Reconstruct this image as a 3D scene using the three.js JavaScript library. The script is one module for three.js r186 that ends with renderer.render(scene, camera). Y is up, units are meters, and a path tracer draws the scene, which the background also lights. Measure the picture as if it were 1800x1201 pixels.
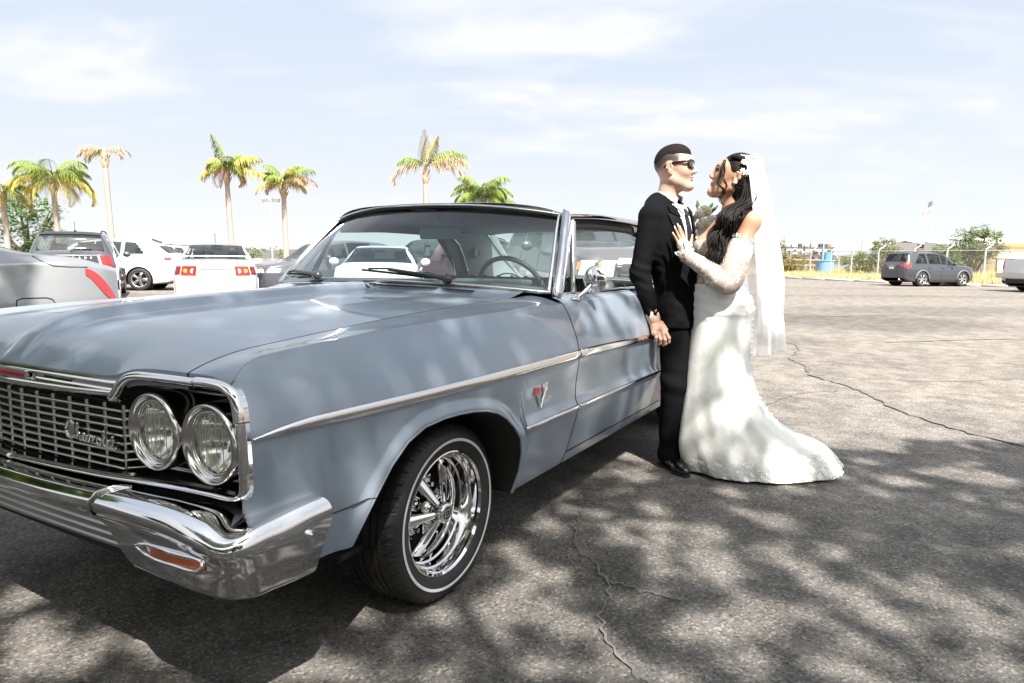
import * as THREE from 'three';
import { mergeGeometries, mergeVertices } from 'three/addons/utils/BufferGeometryUtils.js';
import { RoundedBoxGeometry } from 'three/addons/geometries/RoundedBoxGeometry.js';

// ---------------------------------------------------------------- camera, sky, sun, exposure
const scene = new THREE.Scene();
const camera = new THREE.PerspectiveCamera(53.17, 1024 / 683, 0.05, 30000);
camera.rotation.order = 'YXZ';
camera.position.set(0, 1.17, 0);
camera.rotation.set(-0.1206, 0, 0.0104);
const renderer = new THREE.WebGLRenderer({ antialias: true });
renderer.setSize(1024, 683);
renderer.toneMapping = THREE.LinearToneMapping;
renderer.toneMappingExposure = 3.9;
renderer.shadowMap.enabled = true;
const SUN = new THREE.Vector3(0.20, 0.80, 0.565).normalize();
const sun = new THREE.DirectionalLight(new THREE.Color(1, 0.94, 0.86), 3.5);
sun.name = 'sun';
sun.position.copy(SUN).multiplyScalar(60);
sun.castShadow = true;
sun.shadow.mapSize.set(4096, 4096);
Object.assign(sun.shadow.camera, { left: -45, right: 45, top: 45, bottom: -45, near: 1, far: 150 });
sun.shadow.radius = 0.85;
scene.add(sun, sun.target);

// ---------------------------------------------------------------- helpers
const V3 = (x, y, z) => new THREE.Vector3(x, y, z);
const clamp = (x, a, b) => Math.min(b, Math.max(a, x));
const lerp = (a, b, t) => a + (b - a) * t;
const sstep = (a, b, x) => { const t = clamp((x - a) / (b - a), 0, 1); return t * t * (3 - 2 * t); };
function rng(seed) { let s = seed | 0; return () => { s = (s + 0x6d2b79f5) | 0; let t = Math.imul(s ^ (s >>> 15), 1 | s); t = (t + Math.imul(t ^ (t >>> 7), 61 | t)) ^ t; return ((t ^ (t >>> 14)) >>> 0) / 4294967296; }; }
const hash = (x, y, z = 0) => { let h = Math.imul(x | 0, 374761393) ^ Math.imul(y | 0, 668265263) ^ Math.imul(z | 0, 2147483647 - 1274126177); h = Math.imul(h ^ (h >>> 13), 1274126177); return ((h ^ (h >>> 16)) >>> 0) / 4294967296; };
function noise(x, y, z = 0, per = 0) {
  const X = Math.floor(x), Y = Math.floor(y), Z = Math.floor(z), f = (t) => t * t * (3 - 2 * t), u = f(x - X), v = f(y - Y), w = f(z - Z);
  const m = (a) => (per ? ((a % per) + per) % per : a);
  const h = (i, j, k) => hash(m(X + i), m(Y + j), Z + k);
  const l = (k) => lerp(lerp(h(0, 0, k), h(1, 0, k), u), lerp(h(0, 1, k), h(1, 1, k), u), v);
  return w ? lerp(l(0), l(1), w) : l(0);
}
const fbm = (x, y, z = 0, o = 4) => { let s = 0, a = 0.5; for (let i = 0; i < o; i++) { s += a * noise(x, y, z + i * 7.3); x *= 2.03; y *= 2.03; z *= 2.03; a *= 0.5; } return s; };
// piecewise-linear or smooth (monotone cubic) table
const tab = (xs, ys) => (x) => { let i = 0; if (x <= xs[0]) return ys[0]; if (x >= xs[xs.length - 1]) return ys[ys.length - 1]; while (xs[i + 1] < x) i++; return lerp(ys[i], ys[i + 1], (x - xs[i]) / (xs[i + 1] - xs[i])); };
function smo(xs, ys) {
  const n = xs.length, d = [], m = [];
  for (let i = 0; i < n - 1; i++) d.push((ys[i + 1] - ys[i]) / (xs[i + 1] - xs[i]));
  for (let i = 0; i < n; i++) m.push(i === 0 ? d[0] : i === n - 1 ? d[n - 2] : d[i - 1] * d[i] <= 0 ? 0 : (2 * d[i - 1] * d[i]) / (d[i - 1] + d[i]));
  return (x) => {
    if (x <= xs[0]) return ys[0] + m[0] * (x - xs[0]); if (x >= xs[n - 1]) return ys[n - 1] + m[n - 1] * (x - xs[n - 1]);
    let i = 0; while (xs[i + 1] < x) i++;
    const h = xs[i + 1] - xs[i], t = (x - xs[i]) / h, t2 = t * t, t3 = t2 * t;
    return ys[i] * (2 * t3 - 3 * t2 + 1) + m[i] * h * (t3 - 2 * t2 + t) + ys[i + 1] * (3 * t2 - 2 * t3) + m[i + 1] * h * (t3 - t2);
  };
}
const cr = (pts, n, closed = false) => new THREE.CatmullRomCurve3(pts.map((p) => (p.isVector3 ? p : V3(...p))), closed, 'centripetal').getSpacedPoints(n);
// materials
const L = (r, g, b) => new THREE.Color().setRGB(r, g, b);
const C = (h) => new THREE.Color(h);
function mat(color, roughness = 0.6, o = {}) { const { phys, ...r } = o; const m = phys ? new THREE.MeshPhysicalMaterial() : new THREE.MeshStandardMaterial(); m.color.copy(Array.isArray(color) ? L(...color) : color); m.roughness = roughness; m.side = THREE.DoubleSide; for (const k in r) { if (m[k]?.isColor) m[k].copy(Array.isArray(r[k]) ? L(...r[k]) : r[k]); else m[k] = r[k]; } return m; }
function canvasTex(w, h, draw, o = {}) { const c = document.createElement('canvas'); c.width = w; c.height = h; draw(c.getContext('2d'), w, h); const t = new THREE.CanvasTexture(c); t.wrapS = t.wrapT = THREE.RepeatWrapping; t.colorSpace = THREE.SRGBColorSpace; Object.assign(t, o); return t; }
function dataTex(w, h, f, o = {}) { const d = new Uint8Array(w * h * 4); for (let y = 0; y < h; y++) for (let x = 0; x < w; x++) { const c = f(x, y), i = (y * w + x) * 4; for (let k = 0; k < 3; k++) d[i + k] = clamp(Math.round(255 * (c[k] ?? c[0])), 0, 255); d[i + 3] = 255; } const t = new THREE.DataTexture(d, w, h); t.wrapS = t.wrapT = THREE.RepeatWrapping; t.magFilter = THREE.LinearFilter; t.colorSpace = THREE.SRGBColorSpace; Object.assign(t, o); t.needsUpdate = true; return t; }
// geometry
function geo(pos, idx, uv, col) { const g = new THREE.BufferGeometry(); g.setAttribute('position', new THREE.Float32BufferAttribute(pos, 3)); if (uv) g.setAttribute('uv', new THREE.Float32BufferAttribute(uv, 2)); if (col) g.setAttribute('color', new THREE.Float32BufferAttribute(col, 3)); if (idx) g.setIndex(idx); g.computeVertexNormals(); return g; }
function grid(nu, nv, f, o = {}) {   // f(s,t) -> [x,y,z] or null-free; s,t in 0..1
  const pos = [], idx = [], uv = [], col = [], ss = o.s || [...Array(nu + 1)].map((_, i) => i / nu), ts = o.t || [...Array(nv + 1)].map((_, i) => i / nv);
  const A = ss.length, B = ts.length;
  for (const s of ss) for (const t of ts) { const p = f(s, t); pos.push(p[0], p[1], p[2]); const w = o.uv ? o.uv(s, t, p) : [s, t]; uv.push(w[0], w[1]); if (o.color) col.push(...o.color(s, t, p)); }
  for (let i = 0; i < A - 1; i++) for (let j = 0; j < B - 1; j++) { if (o.skip && o.skip(ss[i], ts[j], ss[i + 1], ts[j + 1])) continue; const a = i * B + j, b = a + 1, c = a + B, d = c + 1; o.flip ? idx.push(a, c, b, b, c, d) : idx.push(a, b, c, b, d, c); }
  const g = geo(pos, idx, uv, o.color ? col : null);
  if (o.loop) { // weld normals along s=0 and s=1
    const n = g.attributes.normal; for (let j = 0; j < B; j++) { const i2 = (A - 1) * B + j, v = V3().fromBufferAttribute(n, j).add(V3().fromBufferAttribute(n, i2)).normalize(); n.setXYZ(j, v.x, v.y, v.z); n.setXYZ(i2, v.x, v.y, v.z); }
  }
  return g;
}
const box = (w, h, d, x = 0, y = 0, z = 0, r = 0) => { const g = r ? new RoundedBoxGeometry(w, h, d, 2, r) : new THREE.BoxGeometry(w, h, d); return g.translate(x, y, z); };
const cyl = (r0, r1, h, x = 0, y = 0, z = 0, n = 16, open = false) => new THREE.CylinderGeometry(r1, r0, h, n, 1, open).translate(x, y, z);
const sph = (r, x = 0, y = 0, z = 0, sx = 1, sy = 1, sz = 1, n = 16) => new THREE.SphereGeometry(r, n, Math.ceil(n * 0.7)).scale(sx, sy, sz).translate(x, y, z);
// sweep a 2-D section along points; section coordinates (a along side vector, b along up vector)
function sweep(pts, section, o = {}) {
  const P = pts.map((p) => (p.isVector3 ? p : V3(...p))), n = P.length, up0 = o.up || V3(0, 1, 0), pos = [], idx = [], m = section.length, closedS = o.ring !== false;
  for (let i = 0; i < n; i++) {
    const T = (o.loop ? P[(i + 1) % n].clone().sub(P[(i - 1 + n) % n]) : P[Math.min(n - 1, i + 1)].clone().sub(P[Math.max(0, i - 1)])).normalize();
    const up = typeof up0 === 'function' ? up0(i / (n - 1), P[i]) : up0;
    const S = T.clone().cross(up).normalize(), U = S.clone().cross(T).normalize(), k = o.scale ? o.scale(i / (n - 1)) : 1;
    const [ka, kb] = Array.isArray(k) ? k : [k, k];
    for (const [a, b] of section) { const q = P[i].clone().addScaledVector(S, a * ka).addScaledVector(U, b * kb); pos.push(q.x, q.y, q.z); }
  }
  const rows = o.loop ? n : n - 1, cols = closedS ? m : m - 1;
  for (let i = 0; i < rows; i++) for (let j = 0; j < cols; j++) { const i2 = (i + 1) % n, j2 = (j + 1) % m, a = i * m + j, b = i * m + j2, c = i2 * m + j, d = i2 * m + j2; idx.push(a, c, b, b, c, d); }
  if (closedS && !o.loop && o.caps !== false) { for (let j = 1; j < m - 1; j++) { idx.push(0, j, j + 1); const e = (n - 1) * m; idx.push(e, e + j + 1, e + j); } }
  return geo(pos, idx, pos.flatMap((_, i) => (i % 3 === 0 ? [0, 0] : [])));
}
const circ = (r, n = 8, ry = r) => [...Array(n)].map((_, i) => [Math.cos((i / n) * 2 * Math.PI) * r, Math.sin((i / n) * 2 * Math.PI) * ry]);
const tube = (pts, r, n = 8, o = {}) => sweep(pts, circ(1, n), { scale: typeof r === 'function' ? r : () => r, up: V3(0.031, 0.9, 0.07), ...o });
const rod = (a, b, r, n = 8, r2 = r) => tube([a, b], (t) => lerp(r, r2, t), n, { up: Math.abs(V3(...b).sub(V3(...a)).normalize().y) > 0.9 ? V3(1, 0.1, 0.2) : V3(0, 1, 0.05) });
function merge(list) { const L2 = list.filter(Boolean).map((g) => { g = g.index ? g.toNonIndexed() : g; for (const k of Object.keys(g.attributes)) if (!['position', 'normal', 'uv', ...(merge.col ? ['color'] : [])].includes(k)) g.deleteAttribute(k); if (!g.attributes.uv) g.setAttribute('uv', new THREE.Float32BufferAttribute(new Float32Array(g.attributes.position.count * 2), 2)); return g; }); return L2.length === 1 ? L2[0] : mergeGeometries(L2); }
const crease = (g, ang = 0.6) => { g = g.index ? g.toNonIndexed() : g; // smooth by angle
  const p = g.attributes.position, n = p.count, map = new Map(), fn = []; const a = V3(), b = V3(), c = V3();
  for (let i = 0; i < n; i += 3) { a.fromBufferAttribute(p, i); b.fromBufferAttribute(p, i + 1); c.fromBufferAttribute(p, i + 2); const k = b.clone().sub(a).cross(c.clone().sub(a)); fn.push(k); for (let j = 0; j < 3; j++) { const key = [p.getX(i + j), p.getY(i + j), p.getZ(i + j)].map((x) => Math.round(x * 2e4)).join(); (map.get(key) || map.set(key, []).get(key)).push(i / 3); } }
  const out = new Float32Array(n * 3), u = fn.map((f) => f.clone().normalize()), cs = Math.cos(ang);
  for (let i = 0; i < n; i++) { const f = (i / 3) | 0, key = [p.getX(i), p.getY(i), p.getZ(i)].map((x) => Math.round(x * 2e4)).join(), s = V3(); for (const q of map.get(key)) if (u[q].dot(u[f]) > cs) s.add(fn[q]); s.normalize(); out.set([s.x, s.y, s.z], i * 3); }
  g.setAttribute('normal', new THREE.BufferAttribute(out, 3)); return g; };
const mirrorZ = (g) => { g = g.clone(); const p = g.attributes.position, n = g.attributes.normal; for (let i = 0; i < p.count; i++) { p.setZ(i, -p.getZ(i)); if (n) n.setZ(i, -n.getZ(i)); } const ix = g.index; if (ix) for (let i = 0; i < ix.count; i += 3) { const t = ix.getX(i); ix.setX(i, ix.getX(i + 2)); ix.setX(i + 2, t); } else for (const k of Object.keys(g.attributes)) { const at = g.attributes[k], s = at.itemSize; for (let i = 0; i < at.count; i += 3) for (let q = 0; q < s; q++) { const A = at.array, t = A[i * s + q]; A[i * s + q] = A[(i + 2) * s + q]; A[(i + 2) * s + q] = t; } } return g; };
// signed-distance figures meshed with surface nets
const capsule = (ax, ay, az, bx, by, bz, r0, r1 = r0) => { const dx = bx - ax, dy = by - ay, dz = bz - az, l2 = dx * dx + dy * dy + dz * dz || 1e-9; return (x, y, z) => { const px = x - ax, py = y - ay, pz = z - az, t = clamp((px * dx + py * dy + pz * dz) / l2, 0, 1), ex = px - dx * t, ey = py - dy * t, ez = pz - dz * t; return Math.sqrt(ex * ex + ey * ey + ez * ez) - (r0 + (r1 - r0) * t); }; };
const cap = (a, b, r0, r1) => capsule(...a, ...b, r0, r1);
const ell = (cx, cy, cz, rx, ry, rz) => (x, y, z) => { const a = (x - cx) / rx, b = (y - cy) / ry, c = (z - cz) / rz, k0 = Math.sqrt(a * a + b * b + c * c), a2 = a / rx, b2 = b / ry, c2 = c / rz, k1 = Math.sqrt(a2 * a2 + b2 * b2 + c2 * c2) || 1e-6; return (k0 * (k0 - 1)) / k1; };
const smin = (a, b, k) => { const h = Math.max(k - Math.abs(a - b), 0) / k; return Math.min(a, b) - h * h * k * 0.25; };
const uni = (list, k = 0.03) => (x, y, z) => { let d = 1e9; for (const f of list) d = smin(d, f(x, y, z), k); return d; };
function nets(f, lo, hi, h, o = {}) {
  const n = [0, 1, 2].map((i) => Math.ceil((hi[i] - lo[i]) / h) + 1), [nx, ny, nz] = n, F = new Float32Array(nx * ny * nz), at = (i, j, k) => i + nx * (j + ny * k);
  for (let k = 0; k < nz; k++) for (let j = 0; j < ny; j++) for (let i = 0; i < nx; i++) F[at(i, j, k)] = f(lo[0] + i * h, lo[1] + j * h, lo[2] + k * h);
  const id = new Int32Array(nx * ny * nz).fill(-1), pos = [], idx = [];
  for (let k = 0; k < nz - 1; k++) for (let j = 0; j < ny - 1; j++) for (let i = 0; i < nx - 1; i++) {
    let s = [0, 0, 0], c = 0;
    for (let e = 0; e < 12; e++) { const ax = e >> 2, b = e & 1, d = (e >> 1) & 1, o0 = [0, 0, 0]; o0[(ax + 1) % 3] = b; o0[(ax + 2) % 3] = d; const p = at(i + o0[0], j + o0[1], k + o0[2]); const o1 = [...o0]; o1[ax] = 1; const q = at(i + o1[0], j + o1[1], k + o1[2]); const A = F[p], B = F[q]; if ((A < 0) === (B < 0)) continue; const t = A / (A - B); c++; for (let m = 0; m < 3; m++) s[m] += m === ax ? t : o0[m]; }
    if (c) { id[at(i, j, k)] = pos.length / 3; pos.push(lo[0] + (i + s[0] / c) * h, lo[1] + (j + s[1] / c) * h, lo[2] + (k + s[2] / c) * h); }
  }
  for (let k = 1; k < nz - 1; k++) for (let j = 1; j < ny - 1; j++) for (let i = 1; i < nx - 1; i++) {
    const A = F[at(i, j, k)] < 0;
    if (A !== F[at(i + 1, j, k)] < 0) { const a = id[at(i, j - 1, k - 1)], b = id[at(i, j, k - 1)], c = id[at(i, j, k)], d = id[at(i, j - 1, k)]; A ? idx.push(a, b, c, a, c, d) : idx.push(a, c, b, a, d, c); }
    if (A !== F[at(i, j + 1, k)] < 0) { const a = id[at(i - 1, j, k - 1)], b = id[at(i, j, k - 1)], c = id[at(i, j, k)], d = id[at(i - 1, j, k)]; A ? idx.push(a, c, b, a, d, c) : idx.push(a, b, c, a, c, d); }
    if (A !== F[at(i, j, k + 1)] < 0) { const a = id[at(i - 1, j - 1, k)], b = id[at(i, j - 1, k)], c = id[at(i, j, k)], d = id[at(i - 1, j, k)]; A ? idx.push(a, b, c, a, c, d) : idx.push(a, c, b, a, d, c); }
  }
  const nor = [], e = h * 0.5; // smooth normals from the field
  for (let q = 0; q < pos.length; q += 3) { const [x, y, z] = [pos[q], pos[q + 1], pos[q + 2]]; const v = V3(f(x + e, y, z) - f(x - e, y, z), f(x, y + e, z) - f(x, y - e, z), f(x, y, z + e) - f(x, y, z - e)).normalize(); nor.push(v.x, v.y, v.z); }
  const g = new THREE.BufferGeometry(); g.setAttribute('position', new THREE.Float32BufferAttribute(pos, 3)); g.setAttribute('normal', new THREE.Float32BufferAttribute(nor, 3)); g.setIndex(idx);
  const uv = []; for (let q = 0; q < pos.length; q += 3) uv.push(...(o.uv ? o.uv(pos[q], pos[q + 1], pos[q + 2]) : [pos[q], pos[q + 1]])); g.setAttribute('uv', new THREE.Float32BufferAttribute(uv, 2));
  if (o.color) { const c = []; for (let q = 0; q < pos.length; q += 3) c.push(...o.color(pos[q], pos[q + 1], pos[q + 2])); g.setAttribute('color', new THREE.Float32BufferAttribute(c, 3)); }
  return g;
}
// naming
const used = {};
const numbered = (name) => { const k = used[name] = (used[name] ?? -1) + 1; return k ? name + '_' + String(k).padStart(3, '0') : name; };
function shade(o) { o.traverse((m) => { if (m.isMesh) { m.castShadow = true; m.receiveShadow = true; } }); return o; }
function part(name, g, m, parent, label) { const o = new THREE.Mesh(Array.isArray(g) ? merge(g) : g, m); o.name = name; if (label) o.userData.label = label; o.castShadow = o.receiveShadow = true; parent.add(o); return o; }
function thing(name, label, category, p = [0, 0, 0], turn = 0, group) { const o = new THREE.Group(); o.name = numbered(name); o.position.set(...p); o.rotation.y = turn; o.userData = { label, category }; if (group) o.userData.group = group; scene.add(o); return o; }
function tag(o, label, category, group, kind) { if (label) o.userData.label = label; if (category) o.userData.category = category; if (group) o.userData.group = group; if (kind) o.userData.kind = kind; return o; }
function struct(name, g, m, kind = 'structure') { const o = part(name, g, m, scene); o.name = numbered(name); o.userData.kind = kind; return o; }
function copy(o, label, p, turn) { const c = o.clone(); c.name = numbered(o.name.replace(/_\d+$/, '')); c.userData = { ...o.userData, label: label || o.userData.label }; if (p) c.position.set(...p); if (turn !== undefined) c.rotation.y = turn; scene.add(c); return c; }

// ---------------------------------------------------------------- sky: pale summer sky with thin veils of cloud, nearly white towards the horizon
{
  const W = 2048, H = 1024, d = new Float32Array(W * H * 4);
  for (let y = 0; y < H; y++) for (let x = 0; x < W; x++) {
    const el = ((y + 0.5) / H - 0.5) * Math.PI, az = ((x + 0.5) / W - 0.5) * 2 * Math.PI, i = (y * W + x) * 4;
    const dir = [Math.cos(el) * Math.cos(az), Math.sin(el), Math.cos(el) * Math.sin(az)];
    const e = Math.max(0, Math.sin(el)), k = Math.pow(1 - e, 5);
    let c = [lerp(0.172, 0.268, k), lerp(0.200, 0.271, k), lerp(0.243, 0.278, k)];
    if (el > -0.02) {
      const q = 1.7 / (dir[1] + 0.18), a = dir[0] * q, b = dir[2] * q;
      const warp = fbm(a * 0.8 + 143, b * 0.8, 2, 3) * 2.0, n = fbm(a * 0.75 + warp + 140, b * 1.5 + warp * 0.7 + 9, 5, 6);
      const wisps = sstep(0.43, 0.68, n) * (0.4 + 0.6 * sstep(0.33, 0.62, fbm(a * 3.1 + warp * 2.4, b * 6.5 + warp, 11, 5))) + sstep(0.48, 0.72, fbm(a * 1.4 - warp, b * 4.6, 23, 5)) * 0.3;
      const cov = clamp(wisps * sstep(-0.02, 0.25, el), 0, 1) * 0.9;
      c = c.map((v, j) => lerp(v, [0.262, 0.264, 0.270][j], cov));
      const s = dir[0] * SUN.x + dir[1] * SUN.y + dir[2] * SUN.z; // haze round the sun
      const gl = 1.8 * Math.pow(Math.max(0, s), 20) + 0.6 * Math.pow(Math.max(0, s), 4);
      c = c.map((v, j) => v + gl * [0.62, 0.6, 0.55][j]);
    } else c = [0.4, 0.37, 0.33];
    d.set([...c, 1], i);
  }
  const t = new THREE.DataTexture(d, W, H, THREE.RGBAFormat, THREE.FloatType);
  t.mapping = THREE.EquirectangularReflectionMapping; t.magFilter = THREE.LinearFilter; t.needsUpdate = true;
  scene.background = t; scene.environment = t;
}
// ---------------------------------------------------------------- ground
const asphaltTex = dataTex(1024, 1024, (() => {
  const R = rng(5), n = 1024, a = new Float32Array(n * n).fill(0.5);
  for (let i = 0; i < n * n; i++) a[i] += (R() - 0.5) * 0.22;
  for (let k = 0; k < 60000; k++) { const x = (R() * n) | 0, y = (R() * n) | 0, r = 0.8 + R() * 2.4, t = (R() - 0.42) * 0.55; for (let j = -3; j <= 3; j++) for (let i = -3; i <= 3; i++) { const d = Math.hypot(i, j); if (d < r) a[((y + j + n) % n) * n + ((x + i + n) % n)] = lerp(a[((y + j + n) % n) * n + ((x + i + n) % n)], 0.5 + t, 0.75); } }
  return (x, y) => { const v = a[y * n + x] + (noise(x / 64, y / 64, 3, 16) - 0.5) * 0.16 + (noise(x / 18, y / 18, 8, 57) - 0.5) * 0.1; const q = 0.70 + (v - 0.5) * 1.15; return [q, q * 0.985, q * 0.965]; };
})());
asphaltTex.repeat.set(1 / 2.1, 1 / 2.1);
const asphaltBump = asphaltTex.clone(); asphaltBump.colorSpace = THREE.NoColorSpace;
{
  // bleaching: older, paler surfacing away from the shade trees; darker oil-stained strip under them
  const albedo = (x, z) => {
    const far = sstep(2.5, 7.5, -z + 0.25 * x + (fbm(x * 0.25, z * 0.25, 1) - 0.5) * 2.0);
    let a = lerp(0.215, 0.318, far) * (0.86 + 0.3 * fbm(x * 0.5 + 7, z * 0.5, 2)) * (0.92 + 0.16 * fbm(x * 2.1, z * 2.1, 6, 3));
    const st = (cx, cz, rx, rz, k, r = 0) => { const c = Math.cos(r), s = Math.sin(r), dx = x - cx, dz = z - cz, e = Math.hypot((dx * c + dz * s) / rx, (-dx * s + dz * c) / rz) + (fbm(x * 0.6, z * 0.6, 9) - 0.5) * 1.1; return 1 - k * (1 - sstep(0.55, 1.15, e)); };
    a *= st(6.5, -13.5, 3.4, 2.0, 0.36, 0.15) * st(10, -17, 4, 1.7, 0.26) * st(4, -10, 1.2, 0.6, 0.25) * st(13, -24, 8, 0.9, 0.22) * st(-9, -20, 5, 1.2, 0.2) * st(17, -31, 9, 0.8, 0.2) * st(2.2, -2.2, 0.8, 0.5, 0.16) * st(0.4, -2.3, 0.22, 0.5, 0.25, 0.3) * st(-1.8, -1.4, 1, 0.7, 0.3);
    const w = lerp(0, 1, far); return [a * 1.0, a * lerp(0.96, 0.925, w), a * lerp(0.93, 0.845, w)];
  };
  const xs = [], zs = []; const put = (arr, a, b, h) => { for (let v = a; v < b - 1e-6; v += h) arr.push(v); };
  put(xs, -400, -60, 20); put(xs, -60, -16, 2); put(xs, -16, -5, 0.5); put(xs, -5, 6, 0.12); put(xs, 6, 16, 0.4); put(xs, 16, 60, 2); put(xs, 60, 401, 20);
  put(zs, -400, -70, 15); put(zs, -70, -26, 1.5); put(zs, -26, -9, 0.4); put(zs, -9, 0, 0.12); put(zs, 0, 12, 1); put(zs, 12, 401, 20);
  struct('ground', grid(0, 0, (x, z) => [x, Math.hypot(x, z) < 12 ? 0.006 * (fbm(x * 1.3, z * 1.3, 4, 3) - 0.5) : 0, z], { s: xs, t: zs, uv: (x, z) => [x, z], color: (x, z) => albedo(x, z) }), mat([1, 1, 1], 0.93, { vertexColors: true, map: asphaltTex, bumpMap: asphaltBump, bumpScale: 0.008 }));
}
// cracks in the asphalt: raised dark seams of old filler, laid a few millimetres proud
{
  const R = rng(15), filler = mat([0.125, 0.118, 0.11], 0.95), run = (pts, w, amp) => { const c = cr(pts.map(([x, z]) => [x, 0, z]), Math.round(pts.length * 26)), pos = [], idx = []; c.forEach((p, i) => { const t = c[Math.min(c.length - 1, i + 1)].clone().sub(c[Math.max(0, i - 1)]).normalize(), n = V3(-t.z, 0, t.x), j = (noise(i * 0.31, w * 99) - 0.5) * amp, k = w * (0.35 + 1.1 * noise(i * 0.45, 7 + w * 50)); for (const s of [-1, 1]) { const q = p.clone().addScaledVector(n, j + s * k); pos.push(q.x, 0.0085, q.z); } if (i) { const a = pos.length / 3 - 4; idx.push(a, a + 1, a + 2, a + 1, a + 3, a + 2); } }); return geo(pos, idx); };
  const C = [[[3.36, -8.15], [3.3, -7.6], [3.13, -7.0], [3.2, -6.2], [3.1, -5.2], [3.3, -4.3], [3.7, -3.6]], [[3.13, -7.0], [4.2, -6.7], [5.4, -6.9], [7.5, -6.4]], [[3.2, -6.2], [2.6, -6.0], [2.1, -5.5]], [[3.36, -8.15], [4.0, -9.6], [3.6, -11.5]], [[0.32, -3.1], [0.28, -2.7], [0.36, -2.35], [0.30, -2.0], [0.42, -1.7]], [[0.36, -2.35], [0.62, -2.25], [0.8, -2.3]], [[5.5, -10], [8, -10.6], [11, -10.2]], [[6, -14.5], [10, -15.5], [16, -15]]];
  C.forEach((p, i) => struct('asphalt_crack', run(p, [0.022, 0.008, 0.006, 0.014, 0.0045, 0.0035, 0.022, 0.03][i], 0.05), filler));
}
// ---------------------------------------------------------------- shade tree over the camera (out of frame; its dapples and reflection are what the photo shows)
function leafCloud(R, centers, per, size, out) { // centers: [x,y,z,r]
  const { pos, nor, idx, col } = out;
  for (const [cx, cy, cz, r] of centers) for (let i = 0; i < per; i++) {
    const t = V3(R() - 0.5, R() - 0.5, R() - 0.5).normalize().multiplyScalar(r * Math.cbrt(0.15 + 0.85 * R()));
    const p = V3(cx, cy, cz).add(t), n = V3(R() - 0.5, 0.35 + R() * 0.9, R() - 0.5).normalize(), a = V3(R() - 0.5, R() - 0.5, R() - 0.5).cross(n).normalize(), b = n.clone().cross(a), s = size * (0.6 + 0.8 * R()), w = s * 0.36, k = pos.length / 3;
    const pts = [p.clone().addScaledVector(a, -s), p.clone().addScaledVector(b, w).addScaledVector(n, -w * 0.3), p.clone().addScaledVector(a, s), p.clone().addScaledVector(b, -w).addScaledVector(n, -w * 0.3)];
    const g = 0.75 + 0.5 * R(), y = R() * 0.35;
    for (const q of pts) { pos.push(q.x, q.y, q.z); nor.push(n.x, n.y, n.z); col.push(g * (0.75 + y), g, g * (0.8 - y)); }
    idx.push(k, k + 2, k + 1, k, k + 3, k + 2);
  }
}
const cloudOut = () => ({ pos: [], nor: [], idx: [], col: [] });
function cloudGeo(o) { const g = new THREE.BufferGeometry(); g.setAttribute('position', new THREE.Float32BufferAttribute(o.pos, 3)); g.setAttribute('normal', new THREE.Float32BufferAttribute(o.nor, 3)); g.setAttribute('color', new THREE.Float32BufferAttribute(o.col, 3)); g.setIndex(o.idx); return g; }
const leafMat = (c, tr = 0.35) => mat(c, 0.7, { phys: 1, vertexColors: true, transmission: tr, thickness: 0, ior: 1.3 });
const M_leaf = leafMat([0.11, 0.16, 0.05], 0.4);
const M_bark = mat([0.16, 0.12, 0.09], 0.95);
function shadeTree(seed, label, base, spread, accept, n, per, size, limbs) {
  const R = rng(seed), tree = thing('shade_tree', label, 'tree', base);
  part('trunk', [tube(cr([[0, -0.1, 0], [0.1, 1.2, 0.05], [-0.1, 2.6, 0], [-0.3, 4.2, -0.1]], 12), (t) => 0.3 - 0.12 * t, 12), ...limbs.map((e) => tube(cr([[-0.2, 3.6, -0.05], [e[0] * 0.4, 4.8, e[2] * 0.4], e], 10), (t) => 0.16 - 0.13 * t, 8))], M_bark, tree);
  const out = cloudOut(), cs = [];
  for (let k = 0; k < 90000 && cs.length < n; k++) { const c = accept(R); if (c) cs.push([c[0] - base[0], c[1], c[2] - base[2], c[3]]); }
  leafCloud(R, cs, per, size, out);
  tag(part('crown', cloudGeo(out), M_leaf, tree));
}
const visibleFromCamera = (x, y, z, r) => z < 0.4 && y - r < 1.3 + 0.44 * Math.max(0, -z) && Math.abs(x) < 1.2 * -z + 1.2;
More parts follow.
